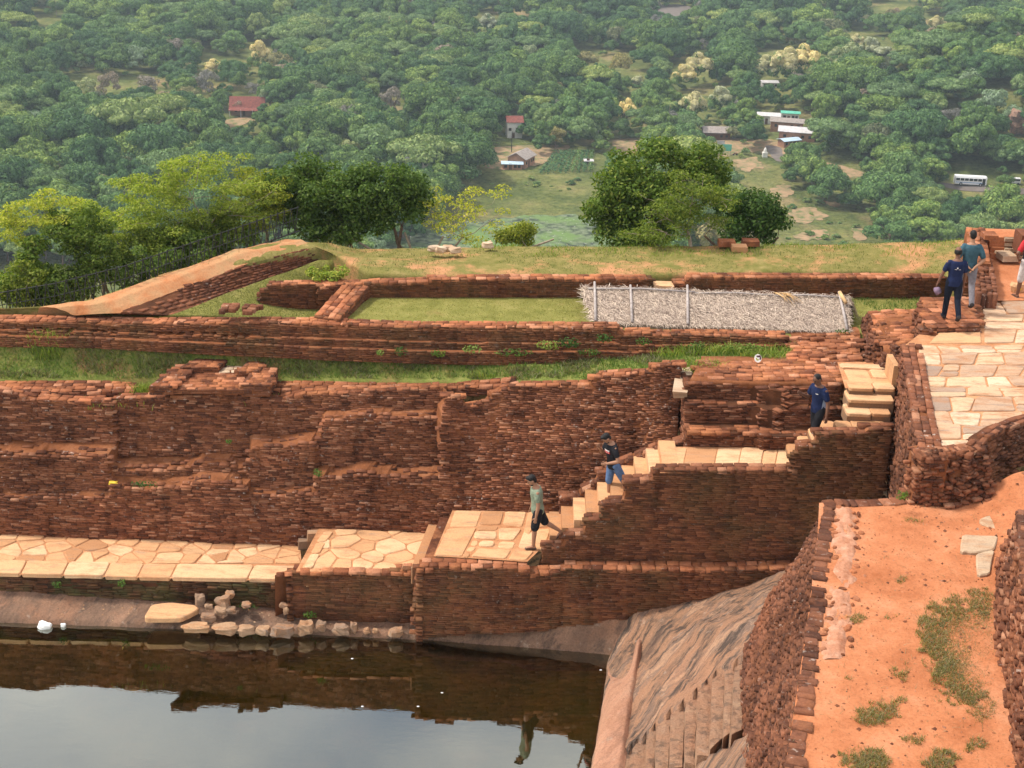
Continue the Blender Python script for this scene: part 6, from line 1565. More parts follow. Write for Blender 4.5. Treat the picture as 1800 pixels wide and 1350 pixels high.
# ------------------------------------------------------------------ thatched roof
leaf_material('thatch', [(0.0, (0.14, 0.11, 0.105)), (0.35, (0.34, 0.285, 0.275)), (0.8, (0.52, 0.455, 0.44)), (1.0, (0.64, 0.57, 0.54))], 0.1)
plain('thatch_bed', (0.26, 0.22, 0.19), 1.0, 0.05, 0.4, 20)
plain('pole', (0.36, 0.32, 0.30), 0.9, 0.1, 0.3, 10); plain('pole_new', (0.55, 0.36, 0.18), 0.85, 0.1, 0.2, 10)
th = thing('thatched_roof', 'low roof of grey palm thatch with poles tied over it', 'thatched roof', PY(1260, 580, 32.6))
YE, YR = Yc(1260, 578, 32.55), Yc(1260, 515, 33.75)
eL, eR = at(1046, 578, YE), at(1492, 588, YE); rL, rR = at(1022, 520, YR), at(1492, 516, YR)
rL.z = rR.z = -11.92; eL.z = eR.z = -12.36
bL, bR = rL + Vector((0, 0.8, -0.45)), rR + Vector((0, 0.8, -0.45))
o = link('thatch_bed', mesh_py('thatch_bed', [eL, eR, rR, rL, bR, bL] + [p - Vector((0, 0, .10)) for p in (eL, eR, rR, rL, bR, bL)], [(0, 1, 2, 3), (3, 2, 4, 5), (6, 9, 8, 7), (9, 11, 10, 8), (0, 6, 7, 1), (0, 3, 9, 6), (3, 5, 11, 9), (1, 7, 8, 2), (2, 8, 10, 4), (5, 4, 10, 11)]), 'thatch_bed'); keep(o, th)
def strands(n, seed, a, b, c, d, ln, wd, jit, nrm):
    """strands over the quad a(left low) b(right low) c(right high) d(left high)"""
    r = np.random.default_rng(seed); u, v = r.random((n, 1)), r.random((n, 1))
    A, B_, C_, D = (np.array(q) for q in (a, b, c, d))
    p = (A * (1 - u) + B_ * u) * (1 - v) + (D * (1 - u) + C_ * u) * v
    dn = (A - D) / np.linalg.norm(A - D); al = (B_ - A) / np.linalg.norm(B_ - A); nn = np.array(nrm)
    g = r.normal(0, jit, (n, 1)); dr = dn * np.cos(g) + al * np.sin(g) + nn * r.normal(0.05, 0.10, (n, 1))
    sd = np.cross(dr, nn); sd /= np.linalg.norm(sd, axis=1, keepdims=True)
    L = ln * r.uniform(0.5, 1.3, (n, 1)); w_ = wd * r.uniform(0.6, 1.4, (n, 1)); lift = nn * r.uniform(0.005, 0.03, (n, 1))
    s0 = p + lift; s1 = p + dr * L * 0.5 + lift * 1.3; s2 = p + dr * L + lift * 0.8
    V = np.stack([s0 - sd * w_, s0 + sd * w_, s1 + sd * w_, s1 - sd * w_, s2 + sd * w_ * 0.3, s2 - sd * w_ * 0.3], 1).reshape(-1, 3)
    k = np.arange(n)[:, None] * 6
    return V, np.concatenate([k + np.array([[0, 1, 2, 3]]), k + np.array([[3, 2, 4, 5]])])
nf = (rL - eL).cross(Vector((1, 0, 0))).normalized(); nf = nf if nf.z > 0 else -nf
v1, q1 = strands(15000, 51, eL, eR, rR, rL, 0.16, 0.005, 0.8, nf)
v2, q2 = strands(3000, 52, bL, bR, rR, rL, 0.25, 0.006, 0.6, (0, 0.4, 0.9))
v3, q3 = strands(700, 53, rL + Vector((0, -.08, 0)), rR + Vector((0, -.08, 0)), rR + Vector((0, .1, .02)), rL + Vector((0, .1, .02)), 0.16, 0.006, 1.2, (0, 0, 1))
rEnd = [rR + Vector((.0, -.05, -.35)), bR + Vector((0, -.1, -.2)), rR + Vector((0, .25, 0)), rR + Vector((0, -.2, 0))]
v4, q4_ = strands(330, 54, rR + Vector((.12, -.5, -.28)), rR + Vector((.12, .7, -.35)), rR + Vector((.02, .2, .02)), rR + Vector((.02, -.2, .0)), 0.28, 0.007, 0.5, (0.9, 0, 0.3))
lEnd = strands(200, 55, eL + Vector((-.05, 0, 0)), eL + Vector((.1, 0, 0)), rL + Vector((.1, 0, 0)), rL + Vector((-.05, 0, 0)), 0.25, 0.007, 1.6, nf)
V = np.concatenate([v1, v2, v3, v4, lEnd[0]]); o_ = 0; Q = []
for vv_, qq_ in ((v1, q1), (v2, q2), (v3, q3), (v4, q4_), lEnd): Q.append(qq_ + o_); o_ += len(vv_)
o = link('thatch', mesh_np('thatch', V, np.concatenate(Q)), 'thatch', None, 'stuff'); keep(o, th)
plain('painted_shade', (0.02, 0.016, 0.013), 1.0, 0.05, 0.2, 10)
o = link('shade_panel', mesh_py('shade_panel', [rR + Vector((.07, -.52, -.36)), rR + Vector((.07, .7, -.42)), rR + Vector((.07, .1, -.03)), rR + Vector((.07, -.05, -.03))], [(0, 1, 2, 3)]), 'painted_shade'); keep(o, th)  # near-black sheet across the roof end, painting the shade under the thatch
for xt, xb_, mt_, over in ((1046, 1040, 'pole', .10), (1108, 1110, 'pole', .02), (1210, 1208, 'pole', .10), (1477, 1488, 'pole', .06)):
    ft = (xt - 1022) / 470; fb = (xb_ - 1046) / 446
    a_ = rL.lerp(rR, ft) + Vector((0, .05, .07)) + (rL - eL).normalized() * over; b_ = eL.lerp(eR, max(0, fb)) + nf * 0.06
    o = MB().tube([a_, a_.lerp(b_, .5) + nf * 0.01, b_], [0.030, 0.034, 0.034], 8).build('pole', mt_, None, True); keep(o, th)
a_ = rL.lerp(rR, 0.965) + Vector((0, 0, .12)); o = MB().tube([a_, a_ + (eL - rL).normalized() * 0.42], 0.045, 8).build('pole', 'pole_new', None, True); keep(o, th)
for f0, f1, dz in ((0.02, 0.42, .05), (0.42, 0.72, .03), (0.72, 0.97, .04)):
    o = MB().tube([rL.lerp(rR, f0) + nf * dz + (eL - rL).normalized() * .10, rL.lerp(rR, (f0 + f1) / 2) + nf * (dz + .02) + (eL - rL).normalized() * .05, rL.lerp(rR, f1) + nf * dz + (eL - rL).normalized() * .08], 0.022, 7).build('ridge_pole', 'pole', None, True); keep(o, th)
for k in range(14):       # loose palm fronds
    q = rL.lerp(rR, 0.74 + rnd.uniform(-.03, .05)) + nf * .06; d_ = (eL - rL).normalized() * rnd.uniform(.2, .6) + Vector((rnd.uniform(-.15, .35), 0, rnd.uniform(0, .12)))
    o = MB().tube([q, q + d_ * .6 + nf * .05, q + d_], [.010, .008, .003], 5).build('frond', 'pole_new', None, True); keep(o, th)

# ------------------------------------------------------------------ iron fence along the cliff edge
plain('iron', (0.022, 0.024, 0.024), 0.6, 0.4, 0.3, 30)
fe = thing('iron_fence', 'dark iron lattice fence running up along the cliff edge', 'fence', P(300, 490, -12.2))
FP = [P(-80, 575, -13.3), P(100, 545, -12.7), P(224, 514, -12.3), P(380, 458, -12.1), P(526, 407, -11.95)]
FR = Ruled(FP, [p + Vector((0, 0, .55)) for p in FP])
for dz, rad, nm in ((0.02, .022, 'bottom_rail'), (0.36, .010, 'middle_rail'), (0.68, .012, 'top_rail')):
    o = MB().tube([p + Vector((0, 0, dz)) for p in FP], rad, 6).build(nm, 'iron'); keep(o, fe)
x = 0.0; k = 0
while x < FR.len - 0.12:
    a_, _ = FR.at(x); b_, _ = FR.at(x + 0.12)
    s_ = 1 if k % 2 else -1
    lo, hi = (a_, b_) if s_ > 0 else (b_, a_)
    o = MB().tube([lo + Vector((0, 0, .0)), hi + Vector((0, 0, .72))], .012, 5).build('bar', 'iron'); keep(o, fe)
    x += 0.12; k += 1
for i in range(7):
    a_, _ = FR.at(FR.len * (i + .3) / 7); o = MB().box((a_.x, a_.y, a_.z - .1), (.05, .05, .3)).build('foot_post', 'iron'); keep(o, fe)

# ------------------------------------------------------------------ stones by the pond
def boulder(loc, d, seed, mat='boulder', name='stone_block', rz=0.0):
    mb = MB().ball((0, 0, 0), 1.0, 12, 8); r_ = random.Random(seed); k = 4.0 + r_.random() * 4
    vs = []
    for v in mb.v:
        v = Vector(v); m_ = (abs(v.x)**k + abs(v.y)**k + abs(v.z)**k)**(1 / k); v = v / max(m_, 1e-3)
        v *= 1 + 0.38 * mnoise.noise(v * 1.1 + Vector((seed, 0, 0))) + 0.12 * mnoise.noise(v * 3.0 + Vector((0, seed, 0)))
        vs.append((v.x * d[0] / 2, v.y * d[1] / 2, v.z * d[2] / 2))
    o = link(name, mesh_py(name, vs, mb.f), mat); o.location = (loc[0], loc[1], loc[2] + d[2] * 0.32); o.rotation_euler = (r_.uniform(-.08, .08), r_.uniform(-.08, .08), rz)
    return o
SB = [(352, 1056, .22, .2, .22, 'upright brown stone against the path wall'), (367, 1066, .18, .14, .12, 'small dark stone right of the upright brown stone'), (392, 1060, .30, .24, .24, 'squarish pale stone standing at the top of the stone pile'), (404, 1046, .20, .16, .14, 'grey stone tucked behind the squarish pale stone'), (388, 1074, .26, .2, .14, 'flat stone at the foot of the squarish pale stone'), (405, 1072, .22, .18, .12, 'flat stone lying right of the stone pile'), (367, 1088, .30, .2, .2, 'rounded pale stone right of the big slab'), (434, 1062, .2, .18, .10, 'small orange stone alone on the soil'), (499, 1064, .18, .14, .12, 'pale stone leaning on the corner of the basin wall'), (503, 1074, .12, .1, .16, 'narrow pale stone below the leaning one'),
      (345, 1104, .55, .26, .18, 'dark edge block at the left end of the row in the pond'), (396, 1106, .50, .3, .20, 'wide edge block second in the row by the water'), (434, 1108, .36, .26, .18, 'edge block third in the row by the water'), (463, 1109, .26, .24, .16, 'short edge block fourth in the row by the water'), (498, 1110, .48, .28, .22, 'wide edge block at the right end of the row'), (538, 1106, .32, .26, .26, 'grey angular stone just right of the edge row'), (564, 1102, .22, .2, .2, 'orange angular stone beside the grey one'), (600, 1108, .34, .28, .2, 'pale grey stone left of the rounded pair'), (622, 1104, .16, .16, .2, 'tall pale stone beside the pale grey stone'), (645, 1108, .14, .12, .12, 'tiny orange stone near the basin corner'), (660, 1108, .12, .1, .1, 'tiny tan stone near the basin corner'), (696, 1112, .32, .22, .18, 'rounded yellowish stone under the basin wall')]
for k, (x, y, a_, b_, c_, lab) in enumerate(SB):
    zz = -17.62 + max(0, (1108 - y)) * 0.0065
    o = boulder(P(x, y + 3, zz), (a_, b_, c_), 20 + k, 'boulder', 'stone_block', rnd.uniform(-.3, .3)); tag(o, lab, 'stone', 'stones along the pond edge')
zs = -17.35
o = link('fallen_slab', slab_mesh(ccw([tuple(P(x, y, zs))[:2] for x, y in ((266, 1062), (300, 1058), (346, 1064), (350, 1070), (318, 1086), (256, 1086), (254, 1082))]), lambda x, y: zs, 0.12, rnd, 0.02), 'slab'); tag(o, 'large pale fallen slab on the rock bank beside the water', 'stone slab')
plain('white_rag', (0.75, 0.74, 0.72), 0.8, 0.2, 0.12, 12); plain('yellow_scrap', (0.72, 0.50, 0.05), 0.6, 0.3, 0.15, 12)
o = boulder(P(79, 1103, Z_WATER), (.28, .2, .13), 61, 'white_rag', 'white_bag'); tag(o, 'crumpled white bag at the water edge on the left', 'bag')
o = boulder(P(111, 1101, Z_WATER), (.10, .08, .08), 62, 'white_rag', 'white_scrap'); tag(o, 'small white scrap beside the crumpled white bag', 'scrap')
o = boulder(at(199, 850, Yc(199, 945, 30.42) + .28), (.20, .12, .07), 63, 'yellow_scrap', 'yellow_wrapper'); tag(o, 'yellow wrapper on the soil ledge of the tall wall', 'wrapper')
for k, (x, y) in enumerate(((755, 1156), (770, 1164), (800, 1170))): pass
for k, (x, y, lab) in enumerate(((619, 1158, 'tiny white leaf floating at the left of the wall reflection'), (777, 1218, 'small white leaf floating below the wall reflection'), (1056, 1178, 'tiny pale leaf floating by the rock on the right'), (637, 1242, 'pale floating speck on open water left of another'), (735, 1242, 'pale floating speck on open water right of another'))):
    o = MB().ball((0, 0, 0), (.03, .018, .006), 7, 4).build('floating_leaf', 'white_rag'); o.location = P(x, y, Z_WATER) + Vector((0, 0, .006)); tag(o, lab, 'leaf', 'leaves floating on the pond')
# pale rubble by the trees, low brick seat, number disc
for k, (x, y) in enumerate(((762, 438), (775, 440), (788, 438), (800, 441), (857, 432))):
    o = boulder(P(x, y + 2, -12.0), (.30, .2, .16), 80 + k, 'pale_stone', 'pale_rock'); tag(o, ['leftmost pale rock at the cliff edge by the bare trunks', 'second pale rock at the cliff edge', 'third pale rock at the cliff edge', 'pale rock at the right end of the group', 'flat pale rock alone on the cliff edge'][k], 'rock', 'pale rocks at the cliff edge')
se = thing('low_bench', 'low kerb of two brick blocks and a pale slab at the cliff edge', 'bench', P(1300, 434, -11.95))
for x, y, w_, mt_, nm in ((1277, 430, .46, 'brick_worn', 'seat_block'), (1319, 429, .46, 'brick_worn', 'seat_block'), (1298, 434, .42, 'slab', 'seat_slab')):
    q = P(x, y, -11.9); o = MB().box((q.x, q.y - (0.15 if nm == 'seat_slab' else 0), q.z + (.02 if nm == 'seat_slab' else .05)), (w_, .35, .14), 0, .96).build(nm, mt_); keep(o, se)
plain('sign_white', (0.72, 0.70, 0.66), 0.7, 0.3, 0.1, 20); plain('sign_ink', (0.07, 0.02, 0.03), 0.7, 0.3, 0.1, 20); plain('sign_green', (0.30, 0.33, 0.05), 0.7, 0.3, 0.1, 20)
q = PY(1332, 637, 30.3); R_ = Matrix.Rotation(math.radians(62), 3, 'X')
sg = thing('number_disc', 'small round white marker with dark strokes on the brick floor', 'marker', q)
disc = []
for rad, z_ in ((.095, 0), (.095, .02)):
    for j in range(20): disc.append(R_ @ Vector((math.cos(j * math.pi / 10) * rad * .85, math.sin(j * math.pi / 10) * rad + .09, z_)))
fs = [tuple(range(19, -1, -1)), tuple(range(20, 40))] + [(j, (j + 1) % 20, 20 + (j + 1) % 20, 20 + j) for j in range(20)]
o = link('disc', mesh_py('disc', disc, fs), 'sign_white', sg)
def stroke(pts, w_, mat, nm, parent, R_, z_=.0225):
    mb = MB()
    for (a_, b_), (c_, d_) in zip(pts, pts[1:]):
        dx, dy = c_ - a_, d_ - b_; l = math.hypot(dx, dy); nx_, ny_ = -dy / l * w_ / 2, dx / l * w_ / 2
        mb.add([R_ @ Vector((a_ + nx_, b_ + ny_, z_)), R_ @ Vector((a_ - nx_, b_ - ny_, z_)), R_ @ Vector((c_ - nx_, d_ - ny_, z_)), R_ @ Vector((c_ + nx_, d_ + ny_, z_))], [(0, 1, 2, 3)])
    return mb.build(nm, mat, parent)
stroke([(-.03, .15), (.0, .12), (.035, .155), (.055, .10), (.045, .06)], .035, 'sign_ink', 'mark', sg, R_)
stroke([(-.04, .10), (-.02, .05), (.02, .06)], .03, 'sign_green', 'mark', sg, R_)

pts = sample_grid(soil_g, 1500, 91, in_view); r = np.random.default_rng(5); V, Q = [], []
for k, p in enumerate(pts):
    s_ = r.uniform(.006, .022); c = np.array([[0, 0, 1], [1, 0, 0], [0, 1, 0], [-1, 0, 0], [0, -1, 0]]) * s_ * r.uniform(.6, 1.2, (5, 1)); V.append(p + c); Q += [(5 * k, 5 * k + 1 + j, 5 * k + 1 + (j + 1) % 4) for j in range(4)]
link('pebbles', mesh_np('pebbles', np.concatenate(V), None, Q), 'brick_worn', None, 'stuff')
bp_ = sample_grid(bank_g, 900, 92, lambda p: in_view(p) and p[2] > Z_WATER + .03 and 100 < topx(p)[0] < 730); V, Q = [], []
for k, p in enumerate(bp_):
    s_ = r.uniform(.008, .035); c = np.array([[0, 0, 1], [1, 0, 0], [0, 1, 0], [-1, 0, 0], [0, -1, 0]]) * s_ * r.uniform(.6, 1.2, (5, 1)); V.append(p + c); Q += [(5 * k, 5 * k + 1 + j, 5 * k + 1 + (j + 1) % 4) for j in range(4)]
link('bank_gravel', mesh_np('bank_gravel', np.concatenate(V), None, Q), 'boulder', None, 'stuff')

blades('dry_litter', sample_grid(soil_g, 2600, 93, in_view), 0.05, 0.003, 'grass_straw', 94, 3.0, 'dry stalks and litter scattered over the orange soil')
pts = sample_grid(soil_g, 260, 95, in_view); V, Q = [], []
for k, p in enumerate(pts):
    s_ = r.uniform(.02, .05); c = np.array([[0, 0, .7], [1, 0, 0], [0, 1, 0], [-1, 0, 0], [0, -1, 0]]) * s_ * r.uniform(.5, 1.3, (5, 1)); V.append(p + c); Q += [(5 * k, 5 * k + 1 + j, 5 * k + 1 + (j + 1) % 4) for j in range(4)]
link('brick_crumbs', mesh_np('brick_crumbs', np.concatenate(V), None, Q), 'brick', None, 'stuff')
# ------------------------------------------------------------------ the village in the valley
plain('tarmac', (0.16, 0.135, 0.12), 0.95, 0.1, 0.2, 0.5); 
m, n, b, out = material('sandy')
v = coords(n)
col = ramp(n, noise_tex(n, v, 0.35, 6, 0.7), [(0.36, (0.10, 0.14, 0.045)), (0.46, (0.24, 0.19, 0.10)), (0.60, (0.36, 0.235, 0.14))])
n.links.new(col, b.inputs['Base Color']); b.inputs['Roughness'].default_value = 1.0; b.inputs['Specular IOR Level'].default_value = 0.05
def vpatch(name, pxs, mat, dz=0.12, rag=0.12):
    """patch lying on the valley floor with a ragged outline"""
    pts = [vground(x, y) for x, y in pxs]; c = sum(pts, Vector()) / len(pts); ring = []
    n_ = len(pts)
    for i in range(n_):
        for j in range(10):
            t = j / 10; p0, p1, p2, p3 = pts[i - 1], pts[i], pts[(i + 1) % n_], pts[(i + 2) % n_]
            q = 0.5 * ((2 * p1) + (p2 - p0) * t + (2 * p0 - 5 * p1 + 4 * p2 - p3) * t * t + (3 * p1 - p0 - 3 * p2 + p3) * t**3)
            k = 1 + rag * (mnoise.noise(q * 0.25) + 0.6 * mnoise.noise(q * 0.8))
            ring.append(c + (q - c) * k)
    m_ = len(ring); vs = [c] + [c.lerp(p, 0.5) for p in ring] + ring
    vs = [Vector((v.x, v.y, valley_z(v.x, v.y) + dz)) for v in vs]; fs = []
    for i in range(m_):
        k = (i + 1) % m_; fs += [(0, 1 + i, 1 + k), (1 + i, 1 + m_ + i, 1 + m_ + k, 1 + k)]
    me = mesh_py(name, vs, fs)
    if me.polygons[0].normal.z < 0: me.flip_normals()
    return link(name, me, mat, None, 'structure')
vpatch('road', [(1655, 322), (1700, 326), (1760, 330), (1850, 336), (1850, 345), (1760, 340), (1700, 336), (1650, 328)], 'tarmac', 0.15)
vpatch('forecourt_road', [(1238, 244), (1310, 244), (1380, 252), (1376, 284), (1350, 272), (1300, 268), (1262, 278)], 'sandy', 0.14)
vpatch('side_road', [(1346, 258), (1372, 262), (1376, 284), (1362, 282)], 'tarmac', 0.2)
vpatch('village_road', [(1080, 246), (1140, 246), (1130, 272), (1082, 264)], 'sandy', 0.14)
vpatch('lane', [(1425, 282), (1510, 300), (1512, 314), (1480, 310), (1440, 296)], 'sandy', 0.16)
vpatch('farm_yard', [(858, 262), (990, 256), (985, 272), (940, 292), (860, 296)], 'sandy', 0.14)
for k, pp in enumerate([[(1295, 280), (1325, 276), (1345, 290), (1320, 302), (1300, 296)], [(1360, 330), (1385, 326), (1392, 344), (1365, 348)], [(1390, 372), (1430, 368), (1450, 384), (1400, 390)], [(1440, 352), (1470, 356), (1480, 366), (1445, 360)], [(1400, 412), (1440, 406), (1450, 420), (1405, 424)], [(1500, 404), (1520, 402), (1524, 418), (1505, 420)]]):
    vpatch('sand_track', pp, 'sandy', 0.13, 0.5)
vpatch('hall_yard', [(390, 214), (440, 204), (452, 210), (420, 222), (392, 226)], 'sandy', 0.15)
# lotus pond
m, n, b, out = material('lotus')
v = coords(n)
vo = n.nodes.new('ShaderNodeTexVoronoi'); vo.inputs['Scale'].default_value = 0.55; n.links.new(v, vo.inputs['Vector'])
col = ramp(n, vo.outputs['Distance'], [(0.25, (0.15, 0.185, 0.11)), (0.55, (0.10, 0.13, 0.075)), (0.8, (0.035, 0.045, 0.035))])
col = mixc(n, ramp(n, noise_tex(n, v, 0.06, 5, 0.65), [(0.46, 0.0), (0.56, 0.9)]), col, (0.13, 0.21, 0.065))
col = mixc(n, ramp(n, noise_tex(n, v, 1.3, 3, 0.6), [(0.62, 0.0), (0.70, 0.7)]), col, (0.40, 0.42, 0.38))
n.links.new(col, b.inputs['Base Color']); b.inputs['Roughness'].default_value = 0.95; b.inputs['Specular IOR Level'].default_value = 0.1
vpatch('lotus_pond', [(640, 420), (760, 402), (860, 388), (960, 378), (1050, 384), (1090, 420), (1060, 470), (900, 480), (700, 470)], 'lotus', 0.18)
# crop field rows
def crop_row(x0, y0, x1, y1, seed):
    r = np.random.default_rng(seed); a, c = vground(x0, y0), vground(x1, y1); n_ = 260
    t = r.random((n_, 1)); p = np.array(a) * (1 - t) + np.array(c) * t + r.normal(0, 1, (n_, 3)) * np.array([[.35, .35, .0]]); p[:, 2] += r.uniform(0.2, 1.3, n_)
    return leaves_mesh('crop', p, r.normal(0, 0.5, (n_, 3)) + np.array([[0, -.3, 1]]), 0.7, None, seed)
cf = thing('crop_field', 'small field of dark green crop rows beside the farmhouse', 'crop field', vground(1000, 292)); 
for k in range(9):
    v_, q_ = crop_row(950 + k * 11, 306 + k * -0.4, 980 + k * 7.5, 268, 600 + k)
    o = link('crop_row', mesh_np('crop_row', v_, q_), 'forest_a'); keep(o, cf)

plain('tile_red', (0.20, 0.065, 0.05), 0.9, 0.2, 0.35, 1.5); plain('tile_grey', (0.30, 0.26, 0.235), 0.9, 0.2, 0.3, 1.5); plain('tin', (0.52, 0.50, 0.50), 0.5, 0.5, 0.2, 1.0); plain('tin_blue', (0.42, 0.55, 0.66), 0.5, 0.5, 0.15, 1.0); plain('tin_green', (0.10, 0.42, 0.30), 0.6, 0.4, 0.15, 1.0)
plain('plaster', (0.70, 0.68, 0.64), 0.9, 0.2, 0.12, 1.0); plain('mud_wall', (0.36, 0.19, 0.12), 0.95, 0.1, 0.2, 1.0); plain('dark_glass', (0.015, 0.018, 0.02), 0.2, 0.5, 0.1, 4); plain('door_wood', (0.12, 0.06, 0.03), 0.8, 0.2, 0.2, 4)
def house(name, label, x, y, w, d, h, rz, roof, wall, rise=1.3, kind='gable', cat='house', porch=False, over=0.5):
    p = vground(x, y); root = thing(name, label, cat, p, rz)
    MB().box((0, 0, h / 2 - 0.3), (w, d, h + 0.6)).build('wall', wall, root)
    W, D = w / 2 + over, d / 2 + over; z0, z1 = h - 0.05, h + rise
    for s in (-1, 1):
        vs = [(-W, s * D, z0), (W, s * D, z0), (W, 0, z1), (-W, 0, z1)]; vs += [(a, b_, c - 0.12) for a, b_, c in vs]
        link('roof', mesh_py('roof', vs, [(0, 1, 2, 3), (4, 7, 6, 5), (0, 4, 5, 1), (1, 5, 6, 2), (2, 6, 7, 3), (3, 7, 4, 0)]), roof, root)
        link('gable', mesh_py('gable', [(s * w / 2, -d / 2, h), (s * w / 2, d / 2, h), (s * w / 2, 0, h + rise * d / (d + 2 * over) - 0.05), (s * (w / 2 - .15), -d / 2, h), (s * (w / 2 - .15), d / 2, h), (s * (w / 2 - .15), 0, h + rise * .8)], [(0, 1, 2), (3, 5, 4), (0, 2, 5, 3), (1, 4, 5, 2)]), wall, root)
    MB().box((-w * 0.1, -d / 2 - 0.03, 1.0), (0.95, 0.1, 2.0)).build('door', 'door_wood', root)
    for fx in (-0.34, 0.16, 0.36):
        o = MB().box((w * fx, -d / 2 - 0.03, h * 0.55), (1.0, 0.08, 1.0)).build('window', 'door_wood', root)
        MB().box((w * fx, -d / 2 - 0.08, h * 0.55), (0.8, 0.04, 0.8)).build('pane', 'dark_glass', o)
    if porch:
        vs = [(-W, -D - 2.6, h - 0.75), (W, -D - 2.6, h - 0.75), (W, -D + .1, h - .1), (-W, -D + .1, h - .1)]; vs += [(a, b_, c - 0.1) for a, b_, c in vs]
        link('porch_roof', mesh_py('porch_roof', vs, [(0, 1, 2, 3), (4, 7, 6, 5), (0, 4, 5, 1), (1, 5, 6, 2), (3, 7, 4, 0)]), roof, root)
        for k in range(4): MB().box((-W + .3 + (2 * W - .6) * k / 3, -D - 2.3, h / 2 - .5), (.18, .18, h)).build('post', 'plaster', root)
    return root
house('hall', 'long red tiled hall with dark veranda among the trees, upper left', 436, 200, 11.5, 6.0, 3.2, 0.10, 'tile_red', 'mud_wall', 3.0, porch=True)
house('farmhouse', 'brown walled farmhouse with grey tiled roof by the crop field', 916, 290, 7.5, 6.0, 3.0, 1.15, 'tile_grey', 'mud_wall', 1.8)
house('lean_to', 'low shed with pale blue tin roof in front of the farmhouse', 900, 296, 6.0, 3.0, 1.9, 0.05, 'tin_blue', 'mud_wall', 0.4, cat='shed')
house('tall_house', 'narrow white house with red roof half hidden by trees', 903, 240, 5.0, 5.0, 5.6, 0.15, 'tile_red', 'plaster', 1.6)
house('cottage', 'white walled cottage behind palm trees, left of the farmhouse', 733, 292, 7.5, 5.0, 2.6, 0.05, 'tin', 'plaster', 0.7)
house('grey_cottage', 'cottage with weathered grey hipped roof above the feathery trees', 566, 294, 8.0, 6.0, 2.8, 0.2, 'tile_grey', 'plaster', 1.9)
house('stall_row', 'long stall with pale tin roof nearest the lane in the cluster', 1400, 246, 12.0, 6.0, 3.4, -0.18, 'tin', 'mud_wall', 1.2, cat='stall')
house('stall_row', 'grey roofed stall behind the long pale roof', 1382, 228, 11.0, 4.5, 3.2, -0.15, 'tile_grey', 'mud_wall', 1.0, cat='stall')
house('stall_row', 'stall with bright tin roof at the back of the cluster', 1350, 216, 7.5, 4.0, 3.0, -0.1, 'tin', 'plaster', 0.8, cat='stall')
house('stall_row', 'green roofed stall at the back of the cluster', 1388, 212, 6.0, 3.0, 3.0, -0.1, 'tin_green', 'plaster', 0.5, cat='stall')
house('stall_row', 'small stall with blue tin awning beside the lane', 1386, 256, 6.5, 3.5, 2.2, 0.5, 'tin_blue', 'mud_wall', 0.5, cat='stall')
house('shop', 'open fronted shop with grey roof across the sandy forecourt', 1258, 244, 9.0, 5.0, 2.8, 0.05, 'tile_grey', 'door_wood', 1.6, cat='shop')
house('far_shed', 'long low white roofed building far up the valley, left one', 780, 50, 12.0, 5.0, 2.2, 0.1, 'tin', 'plaster', 0.9, cat='shed')
house('far_shed', 'low white roofed building far up the valley, lower right one', 830, 84, 8.0, 4.0, 2.2, 0.1, 'tin', 'plaster', 0.9, cat='shed')
house('far_shed', 'small flat white roof among blossom trees', 1351, 154, 6.0, 4.0, 2.4, 0.1, 'tin', 'plaster', 0.5, cat='shed')
house('hut', 'tiny hut with tin roof at the edge of the crop field', 1034, 288, 2.2, 2.0, 1.3, 0.1, 'tin', 'door_wood', 0.3, cat='hut')
house('hut', 'low white tarpaulin shelter under the big tree by the meadow', 820, 302, 3.0, 2.4, 1.2, 0.2, 'plaster', 'mud_wall', 0.5, cat='shelter')
# grey paved lot far off
vpatch('far_lot', [(1152, 14), (1185, 8), (1214, 14), (1212, 28), (1180, 32), (1160, 26)], 'tarmac', 0.3)
# boulders on the wooded hill
for k, (x, y, s, lab) in enumerate(((1788, 222, 6.0, 'large brown boulder on the wooded hill at the right edge'),)):
    p = vground(x, y + 14); o = boulder(p, (s, s * .8, s * 1.2), 140 + k, 'rock_grey', 'hill_boulder'); o.location.z += 2.0; tag(o, lab, 'boulder')

# bus
plain('bus_white', (0.78, 0.78, 0.80), 0.4, 0.5, 0.06, 2); plain('bus_blue', (0.25, 0.38, 0.62), 0.4, 0.5, 0.1, 2); plain('tyre', (0.02, 0.02, 0.02), 0.9, 0.2, 0.1, 9); plain('rim', (0.4, 0.4, 0.42), 0.4, 0.5, 0.1, 9); plain('lamp_glass', (0.8, 0.75, 0.6), 0.2, 0.6, 0.1, 9)
bp = vground(1704, 326); bus = thing('bus', 'white bus with dark windows and a blue stripe on the valley road', 'bus', bp + Vector((0, 0, .15)), -0.09)
mb = MB(); L_, W_, H_ = 9.6, 2.4, 2.75
sec = [(-W_ / 2, .45), (W_ / 2, .45), (W_ / 2, 2.4), (W_ / 2 - .25, 2.95), (-W_ / 2 + .25, 2.95), (-W_ / 2, 2.4)]
xs = [-L_ / 2, -L_ / 2 + .25, L_ / 2 - .35, L_ / 2]; vs = []
for i, x in enumerate(xs):
    k = 0.94 if i in (0, 3) else 1.0
    for y, z in sec: vs.append((x, y * k, 0.45 + (z - .45) * (0.97 if i in (0, 3) else 1)))
fs = [tuple(range(5, -1, -1)), tuple(18 + j for j in range(6))]
for i in range(3):
    for j in range(6): fs.append((i * 6 + j, i * 6 + (j + 1) % 6, (i + 1) * 6 + (j + 1) % 6, (i + 1) * 6 + j))
link('body', mesh_py('body', vs, fs), 'bus_white', bus)
